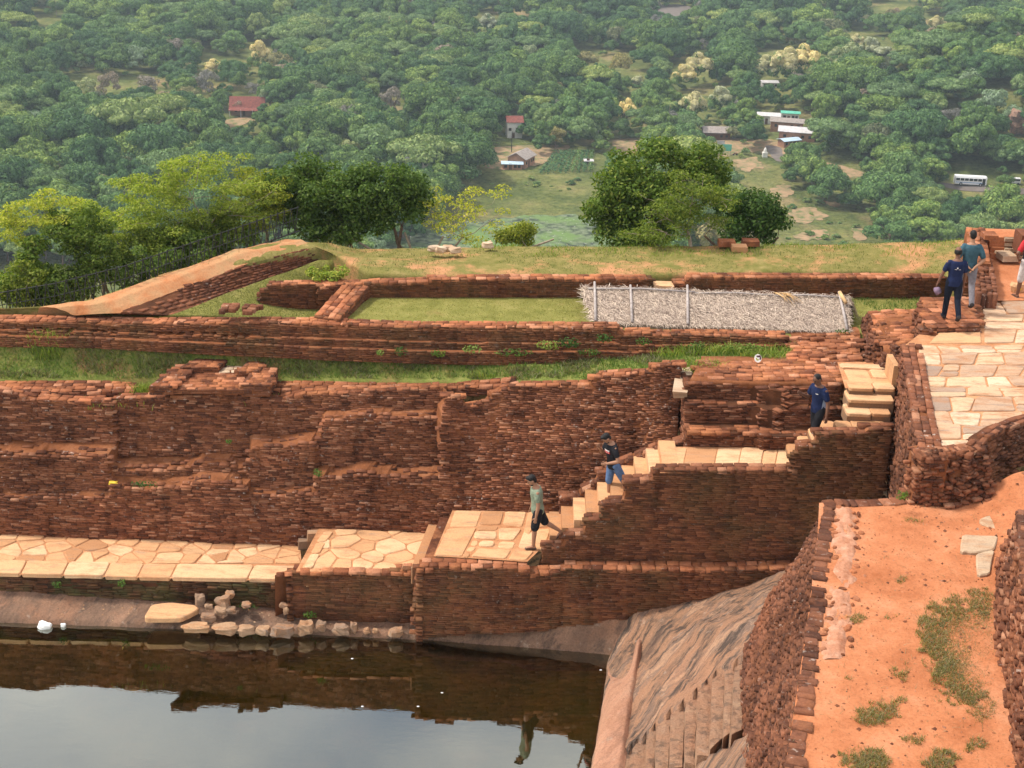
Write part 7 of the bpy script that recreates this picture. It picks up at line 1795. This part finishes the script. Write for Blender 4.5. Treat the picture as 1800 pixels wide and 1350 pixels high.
for s in (-1, 1):
    for k in range(6):
        o = MB().box((-3.9 + k * 1.32, s * (W_ / 2 + .01), 1.95), (1.12, .05, .75)).build('window', 'dark_glass', bus)
    MB().box((0, s * (W_ / 2 + .008), 1.05), (L_ * .93, .03, .22)).build('stripe', 'bus_blue', bus)
    for x in (-2.9, 3.0):
        t_ = MB().tube([(x, s * (W_ / 2 - .25), .5), (x, s * (W_ / 2 + .05), .5)], .5, 14).build('wheel', 'tyre', bus)
        MB().tube([(x, s * (W_ / 2 + .03), .5), (x, s * (W_ / 2 + .07), .5)], .26, 12).build('rim', 'rim', t_)
    MB().box((L_ / 2 + .01, s * .85, .8), (.06, .3, .22)).build('headlight', 'lamp_glass', bus)
MB().box((3.9, -(W_ / 2 + .015), 1.5), (.85, .05, 1.95)).build('door', 'dark_glass', bus)
MB().box((L_ / 2 + .01, 0, 2.0), (.06, 1.9, .85)).build('windscreen', 'dark_glass', bus)
sp_ = vground(1782, 324)
vn = thing('parked_van', 'white van half hidden by trees right of the bus', 'van', sp_ + Vector((0, 0, .1)), -0.1)
MB().box((0, 0, 1.2), (3.6, 1.7, 1.5), 0, .95).build('body', 'bus_white', vn); MB().box((.4, -.86, 1.5), (2.2, .06, .5)).build('window', 'dark_glass', vn)
for x in (-1.1, 1.1): MB().tube([(x, -.9, .35), (x, -.6, .35)], .35, 12).build('wheel', 'tyre', vn)
# sign boards and small posts in the clearing
for x, y, w_, h_, mt_, lab in ((1277, 272, 3.0, 2.2, 'tin_green', 'teal notice board on the sandy forecourt'), (1266, 264, 2.6, 1.6, 'tin', 'grey notice board behind the teal one')):
    p = vground(x, y); r_ = thing('notice_board', lab, 'board', p)
    MB().box((0, 0, 2.4), (w_, .12, h_)).build('panel', mt_, r_)
    for s in (-1, 1): MB().box((s * w_ * .4, .1, 1.2), (.15, .15, 2.4)).build('post', 'pole', r_)
p = vground(1344, 276); r_ = thing('shrine', 'small white roadside shrine with pointed cap by the lane', 'shrine', p)
MB().box((0, 0, .8), (1.6, 1.6, 1.6)).build('base', 'plaster', r_); MB().tube([(0, 0, 1.6), (0, 0, 2.6), (0, 0, 3.2)], [.6, .5, .1], 10).build('cap', 'plaster', r_)
p = vground(1292, 274); r_ = thing('motorbike', 'parked dark motorbike under the tree by the forecourt', 'motorbike', p + Vector((0, 0, .15)), .4)
for x in (-.65, .65): MB().tube([(x, -.06, .32), (x, .06, .32)], .32, 12).build('wheel', 'tyre', r_)
MB().tube([(-.6, 0, .5), (-.1, 0, .75), (.35, 0, .8), (.6, 0, .45)], [.1, .16, .14, .06], 8).build('frame', 'tile_red', r_); MB().tube([(.4, -.3, 1.05), (.4, .3, 1.05)], .03, 6).build('handlebar', 'tyre', r_); MB().box((-.25, 0, .85), (.6, .24, .1)).build('seat', 'tyre', r_)
for k, (x, y, lab) in enumerate(((966, 252, 'thin white lamp post by the village road, right one'), (899, 268, 'thin dark pole beside the farmhouse roof'), (1050, 258, 'thin pale pole at the field edge under the trees'))):
    p = vground(x, y); o = MB().tube([(0, 0, 0), (0, 0, 7)], [.14, .09], 6).build('pole_post', 'tin' if k != 1 else 'iron'); o.location = p; tag(o, lab, 'pole')
# rocky sparse bushes in the clearing and meadow
rr = random.Random(5)
for k in range(34):
    x, y = rr.choice(((rr.uniform(1385, 1520), rr.uniform(352, 440)), (rr.uniform(1385, 1520), rr.uniform(352, 440)), (rr.uniform(860, 1040), rr.uniform(312, 345))))
    v = rr.choice(K_BUSH); p = vground(x, y); s = rr.uniform(.25, .7)
    o = link('scrub_bush', VT[v][1]); o.location = p + Vector((0, 0, -.4)); o.scale = (s, s, s * .8); o.rotation_euler = (0, 0, rr.random() * 6)
    tag(o, 'small scrub bush scattered in the sandy clearing' if x > 1200 else 'small scrub bush scattered on the meadow', 'bush', 'scrub bushes in the clearing' if x > 1200 else 'scrub bushes on the meadow')
# palms
def palm_meshes(seed):
    r_ = random.Random(seed); t_ = MB(); tubes_mesh(t_, (0, 0, -.3), (r_.uniform(-.5, .5), r_.uniform(-.5, .5), 8.0), .2, .13, r_, .04, 5, 7)
    top = Vector(t_.v[-3]); top = Vector((top.x, top.y, 8.0)); f_ = MB()
    for k in range(15):
        a = k * 2.4 + r_.random() * .4; el = r_.uniform(-.2, 1.0); L_ = r_.uniform(2.6, 3.4); pts = []
        for i in range(6):
            t = i / 5; pts.append(top + Vector((math.cos(a) * L_ * t, math.sin(a) * L_ * t, math.sin(el) * L_ * t * .7 - 1.5 * t * t)))
        for i in range(5):
            d = (pts[i + 1] - pts[i]).normalized(); s_ = d.cross(Vector((0, 0, 1))).normalized()
            for sg_ in (-1, 1):
                for j in range(3):
                    q = pts[i].lerp(pts[i + 1], j / 3); w_ = .75 * math.sin(math.pi * min(1, (i + j / 3) / 5 * .85 + .15))
                    f_.add([q, q + d * .14, q + s_ * sg_ * w_ + d * .35 - Vector((0, 0, .3))], [(0, 1, 2)])
    return t_.mesh('trunk', True), f_.mesh('fronds')
PM = [palm_meshes(k) for k in range(3)]
for pm in PM: pm[0].materials.append(MATS['bark_pale']); pm[1].materials.append(MATS['forest_c'])
PALMS = [(738, 290, .9, 'coconut palm in front of the white cottage'), (704, 288, .85, 'coconut palm left of the white cottage'), (655, 285, .8, 'coconut palm at the forest edge left of two others'), (1150, 205, 1.0, 'coconut palm nearest the small red roof, left one'), (1175, 212, 1.0, 'coconut palm right of another beside the blossom trees'), (1165, 178, .9, 'coconut palm standing behind two others'), (820, 70, .9, 'coconut palm beside the far white roofs'), (895, 66, .9, 'coconut palm far up the valley right of the white roofs'), (100, 22, 1.0, 'tall palm far off at the upper left'), (174, 24, 1.0, 'tall palm far off, right of another at the upper left'), (845, 66, .8, 'short coconut palm among the far white roofs')]
for k, (x, y, s, lab) in enumerate(PALMS):
    o = link('palm_tree', PM[k % 3][0]); o.location = vground(x, y + 8); o.scale = (s,) * 3; o.rotation_euler = (0, 0, k * 1.3); tag(o, lab, 'palm tree', 'palms in the valley'); link('crown', PM[k % 3][1], None, o)
# ------------------------------------------------------------------ people
plain('skin', (0.34, 0.175, 0.105), 0.6, 0.35, 0.12, 9); plain('skin_dark', (0.17, 0.08, 0.05), 0.6, 0.35, 0.12, 9)
plain('hair', (0.012, 0.010, 0.010), 0.7, 0.3, 0.3, 60); plain('stubble', (0.05, 0.03, 0.022), 0.8, 0.2, 0.3, 60); plain('eye_white', (0.6, 0.58, 0.55), 0.4, 0.5, 0.02, 10)
for nm, c in (('cloth_green', (0.21, 0.25, 0.18)), ('cloth_black', (0.018, 0.018, 0.022)), ('cloth_denim', (0.10, 0.17, 0.32)), ('cloth_navy', (0.014, 0.022, 0.065)), ('cloth_sky', (0.36, 0.44, 0.60)), ('cloth_teal', (0.045, 0.10, 0.13)), ('cloth_grey', (0.19, 0.18, 0.20)), ('cloth_jeans', (0.010, 0.013, 0.024)), ('cloth_red', (0.42, 0.03, 0.035)), ('cloth_pale', (0.55, 0.50, 0.48)), ('print_red', (0.62, 0.05, 0.05)), ('print_white', (0.75, 0.73, 0.72)), ('shoe_dark', (0.04, 0.035, 0.035)), ('cloth_mauve', (0.20, 0.14, 0.20)), ('sandal', (0.10, 0.07, 0.06))):
    m_ = plain(nm, c, 0.92, 0.12, 0.22, 14)
    n_ = m_.node_tree; b_ = [q for q in n_.nodes if q.type == 'BSDF_PRINCIPLED'][0]
    bump(n_, b_, noise_tex(n_, coords(n_, 'object', (1, 1, .5)), 16, 4, 0.6), 0.7, 0.03)
JOBS = []
def remesh(name, mb, mat, vox, parent=None, smooth=8, label=None):
    o = link(name, mb.mesh(name), mat, parent)
    md = o.modifiers.new('r', 'REMESH'); md.mode = 'VOXEL'; md.voxel_size = vox; md.use_smooth_shade = True
    sm = o.modifiers.new('s', 'SMOOTH'); sm.factor = 0.5; sm.iterations = smooth
    JOBS.append(o); return o
def limb(mb, pts, radii, n=4):
    P_ = [Vector(pts[0])]; R_ = [radii[0]]
    for i in range(len(pts) - 1):
        for k in range(1, n + 1):
            t = k / n; P_.append(Vector(pts[i]).lerp(Vector(pts[i + 1]), t)); R_.append(radii[i] + (radii[i + 1] - radii[i]) * t)
    mb.tube(P_, R_, 12)
    for p, r in zip(pts, radii): mb.ball(p, r if not isinstance(r, tuple) else min(r), 10, 7)

def person(label, loc, rotz, H, lean, head, legs, arms, shirt, sleeve, lower, pants, shoes, skin='skin', hair='full', twist=0.0, group='visitors walking on the ruins'):
    """local frame: +Y ahead, +X to the person's right. legs / arms given as (right, left)."""
    s = H / 1.72
    hipw, shw = 0.095 * s, 0.185 * s
    body = MB(); top = MB(); low = MB(); shoe = MB(); hr = MB()
    J = {}
    ank = []
    for k, (a, kn) in enumerate(legs):
        a, kn = math.radians(a), math.radians(kn); sx = 1 if k == 0 else -1
        hip = Vector((sx * hipw, 0, 0)); knee = hip + Vector((0, math.sin(a), -math.cos(a))) * 0.42 * s
        an = knee + Vector((0, math.sin(a - kn), -math.cos(a - kn))) * 0.42 * s; ank.append(an); J[k] = (hip, knee, an, a - kn)
    base = min(q.z for q in ank) - 0.075 * s; hp = -base
    up = lambda v: Vector((v.x, v.y, v.z + hp))
    ln = math.radians(lean); td = Vector((0, math.sin(ln), math.cos(ln))); tf = Vector((0, math.cos(ln), -math.sin(ln))); X = Vector((1, 0, 0))
    pel = Vector((0, 0, hp)); neck = pel + td * 0.53 * s
    ringsz = [(-0.06, .135, .105), (0.02, .155, .115), (0.12, .145, .105), (0.24, .150, .108), (0.36, .172, .118), (0.45, .178, .108), (0.51, .12, .085), (0.545, .06, .06)]
    def torso(mb, g, z0=-1, z1=9, top_r=None):
        mb.loft([(pel + td * z * s, (rx + g) * s, (ry + g) * s, X, tf) for z, rx, ry in ringsz if z0 <= z <= z1])
    torso(body, 0.0)
    hd = math.radians(head) + ln; hdv = Vector((0, math.sin(hd), math.cos(hd))); hf = Vector((0, math.cos(hd), -math.sin(hd)))
    hc = neck + td * 0.05 * s + hdv * 0.125 * s + hf * 0.02 * s
    limb(body, [neck - td * 0.03 * s, hc - hdv * 0.05 * s], [0.058 * s, 0.052 * s], 2)
    M = Matrix((X, hf, hdv)).transposed()
    body.ball(hc + hdv * 0.02 * s, (0.076 * s, 0.095 * s, 0.102 * s), 16, 12, M); body.ball(hc + hf * 0.028 * s - hdv * 0.06 * s, (0.055 * s, 0.062 * s, 0.058 * s), 12, 9, M)
    body.tube([hc + hf * 0.088 * s + hdv * 0.02 * s, hc + hf * 0.112 * s - hdv * 0.025 * s], [0.010 * s, 0.017 * s], 8)
    for sx in (-1, 1): body.ball(hc + X * sx * 0.078 * s - hf * 0.005 * s, (0.012 * s, 0.022 * s, 0.033 * s), 8, 6, M)
    # legs
    for k in (0, 1):
        hip, knee, an, sa = J[k]; hip, knee, an = up(hip), up(knee), up(an)
        limb(body, [hip, hip.lerp(knee, .35), knee], [0.088 * s, 0.080 * s, 0.056 * s], 3); limb(body, [knee, knee.lerp(an, .32), an], [0.054 * s, 0.056 * s, 0.036 * s], 3)
        pitch = sa * 0.75 if sa < -0.25 else 0.0
        fd = Vector((0, math.cos(pitch), math.sin(pitch))); fu = Vector((0, -math.sin(pitch), math.cos(pitch)))
        heel = an - fu * 0.045 * s - fd * 0.045 * s; toe = an - fu * 0.055 * s + fd * 0.16 * s
        body.tube([heel, an - fu * 0.035 * s + fd * 0.04 * s, toe], [(0.034 * s, 0.03 * s), (0.042 * s, 0.034 * s), (0.040 * s, 0.015 * s)], 10)
        if shoes:
            if shoes == 'sandal':
                mm = Matrix((X, fd, fu)).transposed(); shoe.box(heel.lerp(toe, .5) - fu * 0.022 * s, (0.09 * s, 0.25 * s, 0.02 * s), M=mm)
                shoe.tube([toe - fd * .06 * s - X * .045 * s - fu * .0 * s, toe - fd * .07 * s + fu * .03 * s, toe - fd * .06 * s + X * .045 * s], 0.008 * s, 6)
            else: shoe.tube([heel - fd * .015 * s, an - fu * 0.03 * s + fd * 0.03 * s, toe + fd * .01 * s], [(0.046 * s, 0.046 * s), (0.056 * s, 0.055 * s), (0.052 * s, 0.028 * s)], 12); 
        if lower == 'shorts': limb(low, [hip, hip.lerp(knee, .5), knee + (knee - hip) * -0.02], [0.106 * s, 0.104 * s, 0.094 * s], 3)
        elif lower == 'knee': limb(low, [hip, hip.lerp(knee, .5), knee + (knee - hip) * 0.12], [0.104 * s, 0.098 * s, 0.085 * s], 3)
        else: limb(low, [hip, hip.lerp(knee, .5), knee, an - Vector((0, 0, .03 * s))], [0.104 * s, 0.096 * s, 0.074 * s, 0.062 * s], 3)
    torso(low, 0.016, -1, 0.07)
    low.ball(pel - td * .03 * s, (0.16 * s, 0.122 * s, 0.10 * s), 12, 8)
    # arms: (elbow offset, wrist offset) from the shoulder
    sh = pel + td * 0.455 * s
    tw = math.radians(twist)
    for k, (e, w) in enumerate(arms):
        sx = 1 if k == 0 else -1; S = sh + Vector((math.cos(tw) * sx * shw, math.sin(tw) * sx * shw, 0)); E = S + Vector((e[0] * sx, e[1], e[2])) * s; Wr = S + Vector((w[0] * sx, w[1], w[2])) * s
        limb(body, [S, S.lerp(E, .5), E], [0.056 * s, 0.050 * s, 0.040 * s], 3); limb(body, [E, E.lerp(Wr, .3), Wr], [0.040 * s, 0.042 * s, 0.027 * s], 3)
        d = (Wr - E).normalized(); side = d.cross(Vector((sx, 0.2, 0.1))).normalized(); nn = d.cross(side)
        pm = Wr + d * 0.045 * s; mm = Matrix((side, nn, d)).transposed(); body.ball(pm, (0.040 * s, 0.018 * s, 0.052 * s), 10, 8, mm)
        for f in range(4):
            fb = Wr + d * 0.085 * s + side * (f - 1.5) * 0.021 * s; L_ = (0.062, 0.074, 0.070, 0.055)[f] * s; cu = nn * (-0.5 * sx)
            body.tube([fb, fb + d * L_ * .5 + cu * L_ * .12, fb + d * L_ * .85 + cu * L_ * .5], [0.0095 * s, 0.009 * s, 0.008 * s], 7)
        tb = Wr + d * 0.03 * s + side * 0.032 * s; body.tube([tb, tb + side * .03 * s + d * .03 * s, tb + side * .032 * s + d * .06 * s], [0.012 * s, 0.011 * s, 0.009 * s], 7)
        SL_ = S.lerp(E, sleeve); limb(top, [S - X * sx * .02 * s, S.lerp(E, sleeve * .5), SL_], [0.072 * s, 0.070 * s, 0.066 * s], 3)
    torso(top, 0.020, -0.02 if lower != 'x' else 0, 0.515)
    top.loft([(pel + td * z * s, (rx + .03) * s, (ry + .03) * s, X, tf) for z, rx, ry in ((-.09, .15, .112), (0.02, .152, .112), (.1, .142, .10))])
    o = remesh('person', body, skin, 0.0085, None, 4); o.location = loc; o.rotation_euler = (0, 0, rotz); tag(o, label, 'person', group)
    remesh('shirt', top, shirt, 0.014, o, 10); remesh('trousers' if lower == 'long' else 'shorts', low, pants, 0.014, o, 10)
    if shoes: remesh('shoes', shoe, 'sandal' if shoes == 'sandal' else shoes, 0.010, o, 4)
    if hair == 'full':
        hr.ball(hc + hdv * 0.045 * s - hf * 0.016 * s, (0.084 * s, 0.098 * s, 0.088 * s), 14, 10, M); hr.ball(hc + hdv * 0.105 * s + hf * 0.045 * s, (0.062 * s, 0.05 * s, 0.032 * s), 10, 8, M); hr.ball(hc - hdv * 0.02 * s - hf * 0.05 * s, (0.074 * s, 0.05 * s, 0.07 * s), 10, 8, M)
    elif hair == 'crop': hr.ball(hc + hdv * 0.035 * s - hf * 0.012 * s, (0.079 * s, 0.096 * s, 0.092 * s), 14, 10, M); hr.ball(hc - hdv * 0.015 * s - hf * 0.045 * s, (0.070 * s, 0.05 * s, 0.06 * s), 10, 8, M)
    elif hair == 'bald':
        for a in range(-7, 8):
            t = math.pi * 1.5 + a * 0.26
            hr.ball(hc + X * math.cos(t) * 0.072 * s + hf * math.sin(t) * 0.084 * s + hdv * 0.005 * s, (0.02 * s, 0.02 * s, 0.058 * s), 8, 6, M)
    remesh('hair', hr, 'hair', 0.011, o, 2)
    if head > 5 or True:
        be = MB()
        for sx in (-1, 1):
            be.ball(hc + hf * 0.088 * s + X * sx * 0.03 * s + hdv * 0.012 * s, (0.012 * s, 0.008 * s, 0.006 * s), 8, 6, M); be.tube([hc + hf * .09 * s + X * sx * .014 * s + hdv * .034 * s, hc + hf * .082 * s + X * sx * .048 * s + hdv * .034 * s], 0.005 * s, 6)
        be.tube([hc + hf * .085 * s - X * .026 * s - hdv * .062 * s, hc + hf * .094 * s - hdv * .060 * s, hc + hf * .085 * s + X * .026 * s - hdv * .062 * s], 0.006 * s, 6)
        link('face_features', be.mesh('face_features'), 'hair', o)
        if hair == 'full': bd = MB().ball(hc + hf * 0.034 * s - hdv * 0.078 * s, (0.054 * s, 0.060 * s, 0.042 * s), 12, 8, M); link('beard', bd.mesh('beard', True), 'stubble', o)
    return o, dict(pel=pel, td=td, tf=tf, X=X, s=s, hc=hc, sh=sh)

HANG = ((.05, .02, -.29), (.06, .10, -.53))
def patch_on(o, D, z, x, w, h, front, mat, name, curve=0.6, g=0.024):
    """flat print wrapped on the shirt; front = +1 chest, -1 back"""
    vs, fs = [], []; nx_, nz_ = 6, 3
    for i in range(nz_ + 1):
        for j in range(nx_ + 1):
            zz = z + (i / nz_ - .5) * h; xx = x + (j / nx_ - .5) * w; rx, ry = .192, .146
            yy = ry * math.sqrt(max(0.05, 1 - (xx / rx)**2)) * front
            q = D['pel'] + D['td'] * zz * D['s'] + D['X'] * xx * D['s'] + D['tf'] * (yy + .004 * front) * D['s']; vs.append(q)
    for i in range(nz_):
        for j in range(nx_): fs.append((i * (nx_ + 1) + j, i * (nx_ + 1) + j + 1, (i + 1) * (nx_ + 1) + j + 1, (i + 1) * (nx_ + 1) + j))
    return link(name, mesh_py(name, vs, fs), mat, o)

R90 = math.radians
# man in green T-shirt stepping onto the wide landing
o, D = person('man in sage green T-shirt and dark shorts stepping off the stairs', P(942, 961, Z_LAND) + Vector((0, 0, .015)), R90(98), 1.74, 6, 28, ((-26, 30), (8, 6)), (((.05, .0, -.29), (.06, .05, -.54)), ((.05, -.02, -.29), (.06, .02, -.54))), 'cloth_green', .55, 'shorts', 'cloth_black', 'sandal')
# man in black T-shirt on the stairs
zst = Z_LAND + (Z_LAND2 - Z_LAND) * 0.5
o, D = person('man in black printed T-shirt and denim shorts coming down the stairs', at(1074, 879, Yc(1074, 879, 28.6)), R90(112), 1.68, 10, 38, ((4, 6), (-30, 62)), (((.05, .10, -.26), (-.08, .24, -.06)), ((.13, -.04, -.26), (-.05, .15, -.36))), 'cloth_black', .55, 'knee', 'cloth_denim', None)
patch_on(o, D, .40, -.045, .16, .035, 1, 'print_white', 'chest_print'); patch_on(o, D, .355, -.03, .20, .045, 1, 'print_red', 'chest_print')
for k in range(4): patch_on(o, D, .357, -.10 + k * .045, .012, .03, 1, 'print_white', 'chest_print', g=.03)
# man in navy polo between the landings
o, D = person('man in navy polo with pale side panel on the upper steps', at(1430, 784, Yc(1430, 784, 28.05)), R90(122), 1.70, 5, 24, ((-6, 4), (16, 32)), (((.06, .06, -.28), (.02, .30, -.14)), ((.09, -.04, -.29), (.11, -.02, -.56))), 'cloth_navy', .6, 'knee', 'cloth_black', 'shoe_dark', 'skin_dark', 'crop')
patch_on(o, D, .39, -.08, .06, .016, 1, 'print_white', 'logo')
sp = MB()
for k in range(5):
    z0 = -.02 + k * .07
    for (y0, y1) in ((-.05, .07),):
        w0 = .172 + .004 * k; sp.add([D['pel'] + D['td'] * z0 * D['s'] - D['X'] * w0 * D['s'] + D['tf'] * y0 * D['s'], D['pel'] + D['td'] * z0 * D['s'] - D['X'] * (w0 - .015) * D['s'] + D['tf'] * (y1 - .01 * k) * D['s'], D['pel'] + D['td'] * (z0 + .07) * D['s'] - D['X'] * (w0 - .011) * D['s'] + D['tf'] * (y1 - .01 * k - .01) * D['s'], D['pel'] + D['td'] * (z0 + .07) * D['s'] - D['X'] * (w0 + .004) * D['s'] + D['tf'] * y0 * D['s']], [(0, 1, 2, 3)])
sp.build('side_panel', 'cloth_sky', o)
# two men walking away
o, D = person('balding man in navy shirt and dark jeans walking away with a cap', P(1667, 563, -11.33) + Vector((0, 0, .03)), R90(-2), 1.66, 2, 6, ((-20, 30), (8, 4)), (HANG, ((.10, .02, -.28), (.16, .06, -.50))), 'cloth_navy', .62, 'long', 'cloth_jeans', 'shoe_dark', 'skin_dark', 'bald')
patch_on(o, D, .37, -.01, .03, .03, -1, 'print_white', 'back_print'); patch_on(o, D, .335, -.045, .05, .008, -1, 'print_white', 'back_print'); patch_on(o, D, .335, .045, .05, .008, -1, 'print_white', 'back_print')
cp = MB().tube([(0, 0, .10), (0, 0, 0), (0, 0, -.01)], [.075, .095, .05], 14); c_ = cp.build('cap', 'cloth_mauve', None, True); c_.location = o.location + Vector((-.36, .06, .62)); c_.rotation_euler = (.5, .9, 0); tag(c_, 'mauve cap held in the hand of the balding man', 'cap')
o, D = person('man in teal T-shirt and grey trousers with hands clasped behind', P(1692, 538, -11.33) + Vector((0, 0, .03)), R90(-3), 1.76, 3, 4, ((-16, 22), (8, 4)), (((.10, -.10, -.27), (-.11, -.19, -.44)), ((.10, -.10, -.27), (-.13, -.20, -.42))), 'cloth_teal', .75, 'long', 'cloth_grey', 'shoe_dark', 'skin', 'crop')
# man cut by the right edge
o, D = person('man in black vest with red sleeves and pale shorts, hand on hip, at right edge', P(1797, 526, Z_RPATH) + Vector((0, 0, .03)), R90(20), 1.74, 2, 6, ((-8, 6), (8, 4)), (((.20, -.06, -.22), (.05, .08, -.40)), ((.20, -.06, -.22), (.05, .08, -.40))), 'cloth_black', .1, 'knee', 'cloth_pale', 'sandal', 'skin_dark', 'crop')
slv = MB()
for sx in (-1, 1):
    S = D['sh'] + Vector((sx * .187, 0, 0)) * D['s']; E = S + Vector((.20 * sx, -.06, -.22)) * D['s']; limb(slv, [S, S.lerp(E, .7)], [.076 * D['s'], .066 * D['s']], 3)
remesh('sleeves', slv, 'cloth_red', .014, o, 6)
# bag at his feet
q = P(1786, 515, Z_RPATH); bg = boulder(q, (.30, .22, .30), 171, 'slab', 'carrier_bag'); tag(bg, 'pale carrier bag with yellow print at the feet of the edge man', 'bag')
stroke([(-.07, .02), (.0, .07), (.07, .03)], .07, 'yellow_scrap', 'bag_print', bg, Matrix.Rotation(R90(80), 3, 'X'), .125)
bpy.context.view_layer.update()
dg = bpy.context.evaluated_depsgraph_get()
for o in JOBS:
    me = bpy.data.meshes.new_from_object(o.evaluated_get(dg)); old = o.data; o.modifiers.clear(); o.data = me
    me.polygons.foreach_set('use_smooth', np.ones(len(me.polygons), bool))
# ------------------------------------------------------------------ haze over the valley
m = bpy.data.materials.new('haze'); m.use_nodes = True; n = m.node_tree; n.nodes.clear()
out = n.nodes.new('ShaderNodeOutputMaterial'); pv = n.nodes.new('ShaderNodeVolumePrincipled')
pv.inputs['Color'].default_value = (0.72, 0.88, 1.0, 1); pv.inputs['Density'].default_value = 0.0002; pv.inputs['Anisotropy'].default_value = 0.2
n.links.new(pv.outputs[0], out.inputs['Volume'])
hz = MB().box((0, 600, -60.5), (5000, 6200, 127)).build('haze', m, None, False, 'stuff')
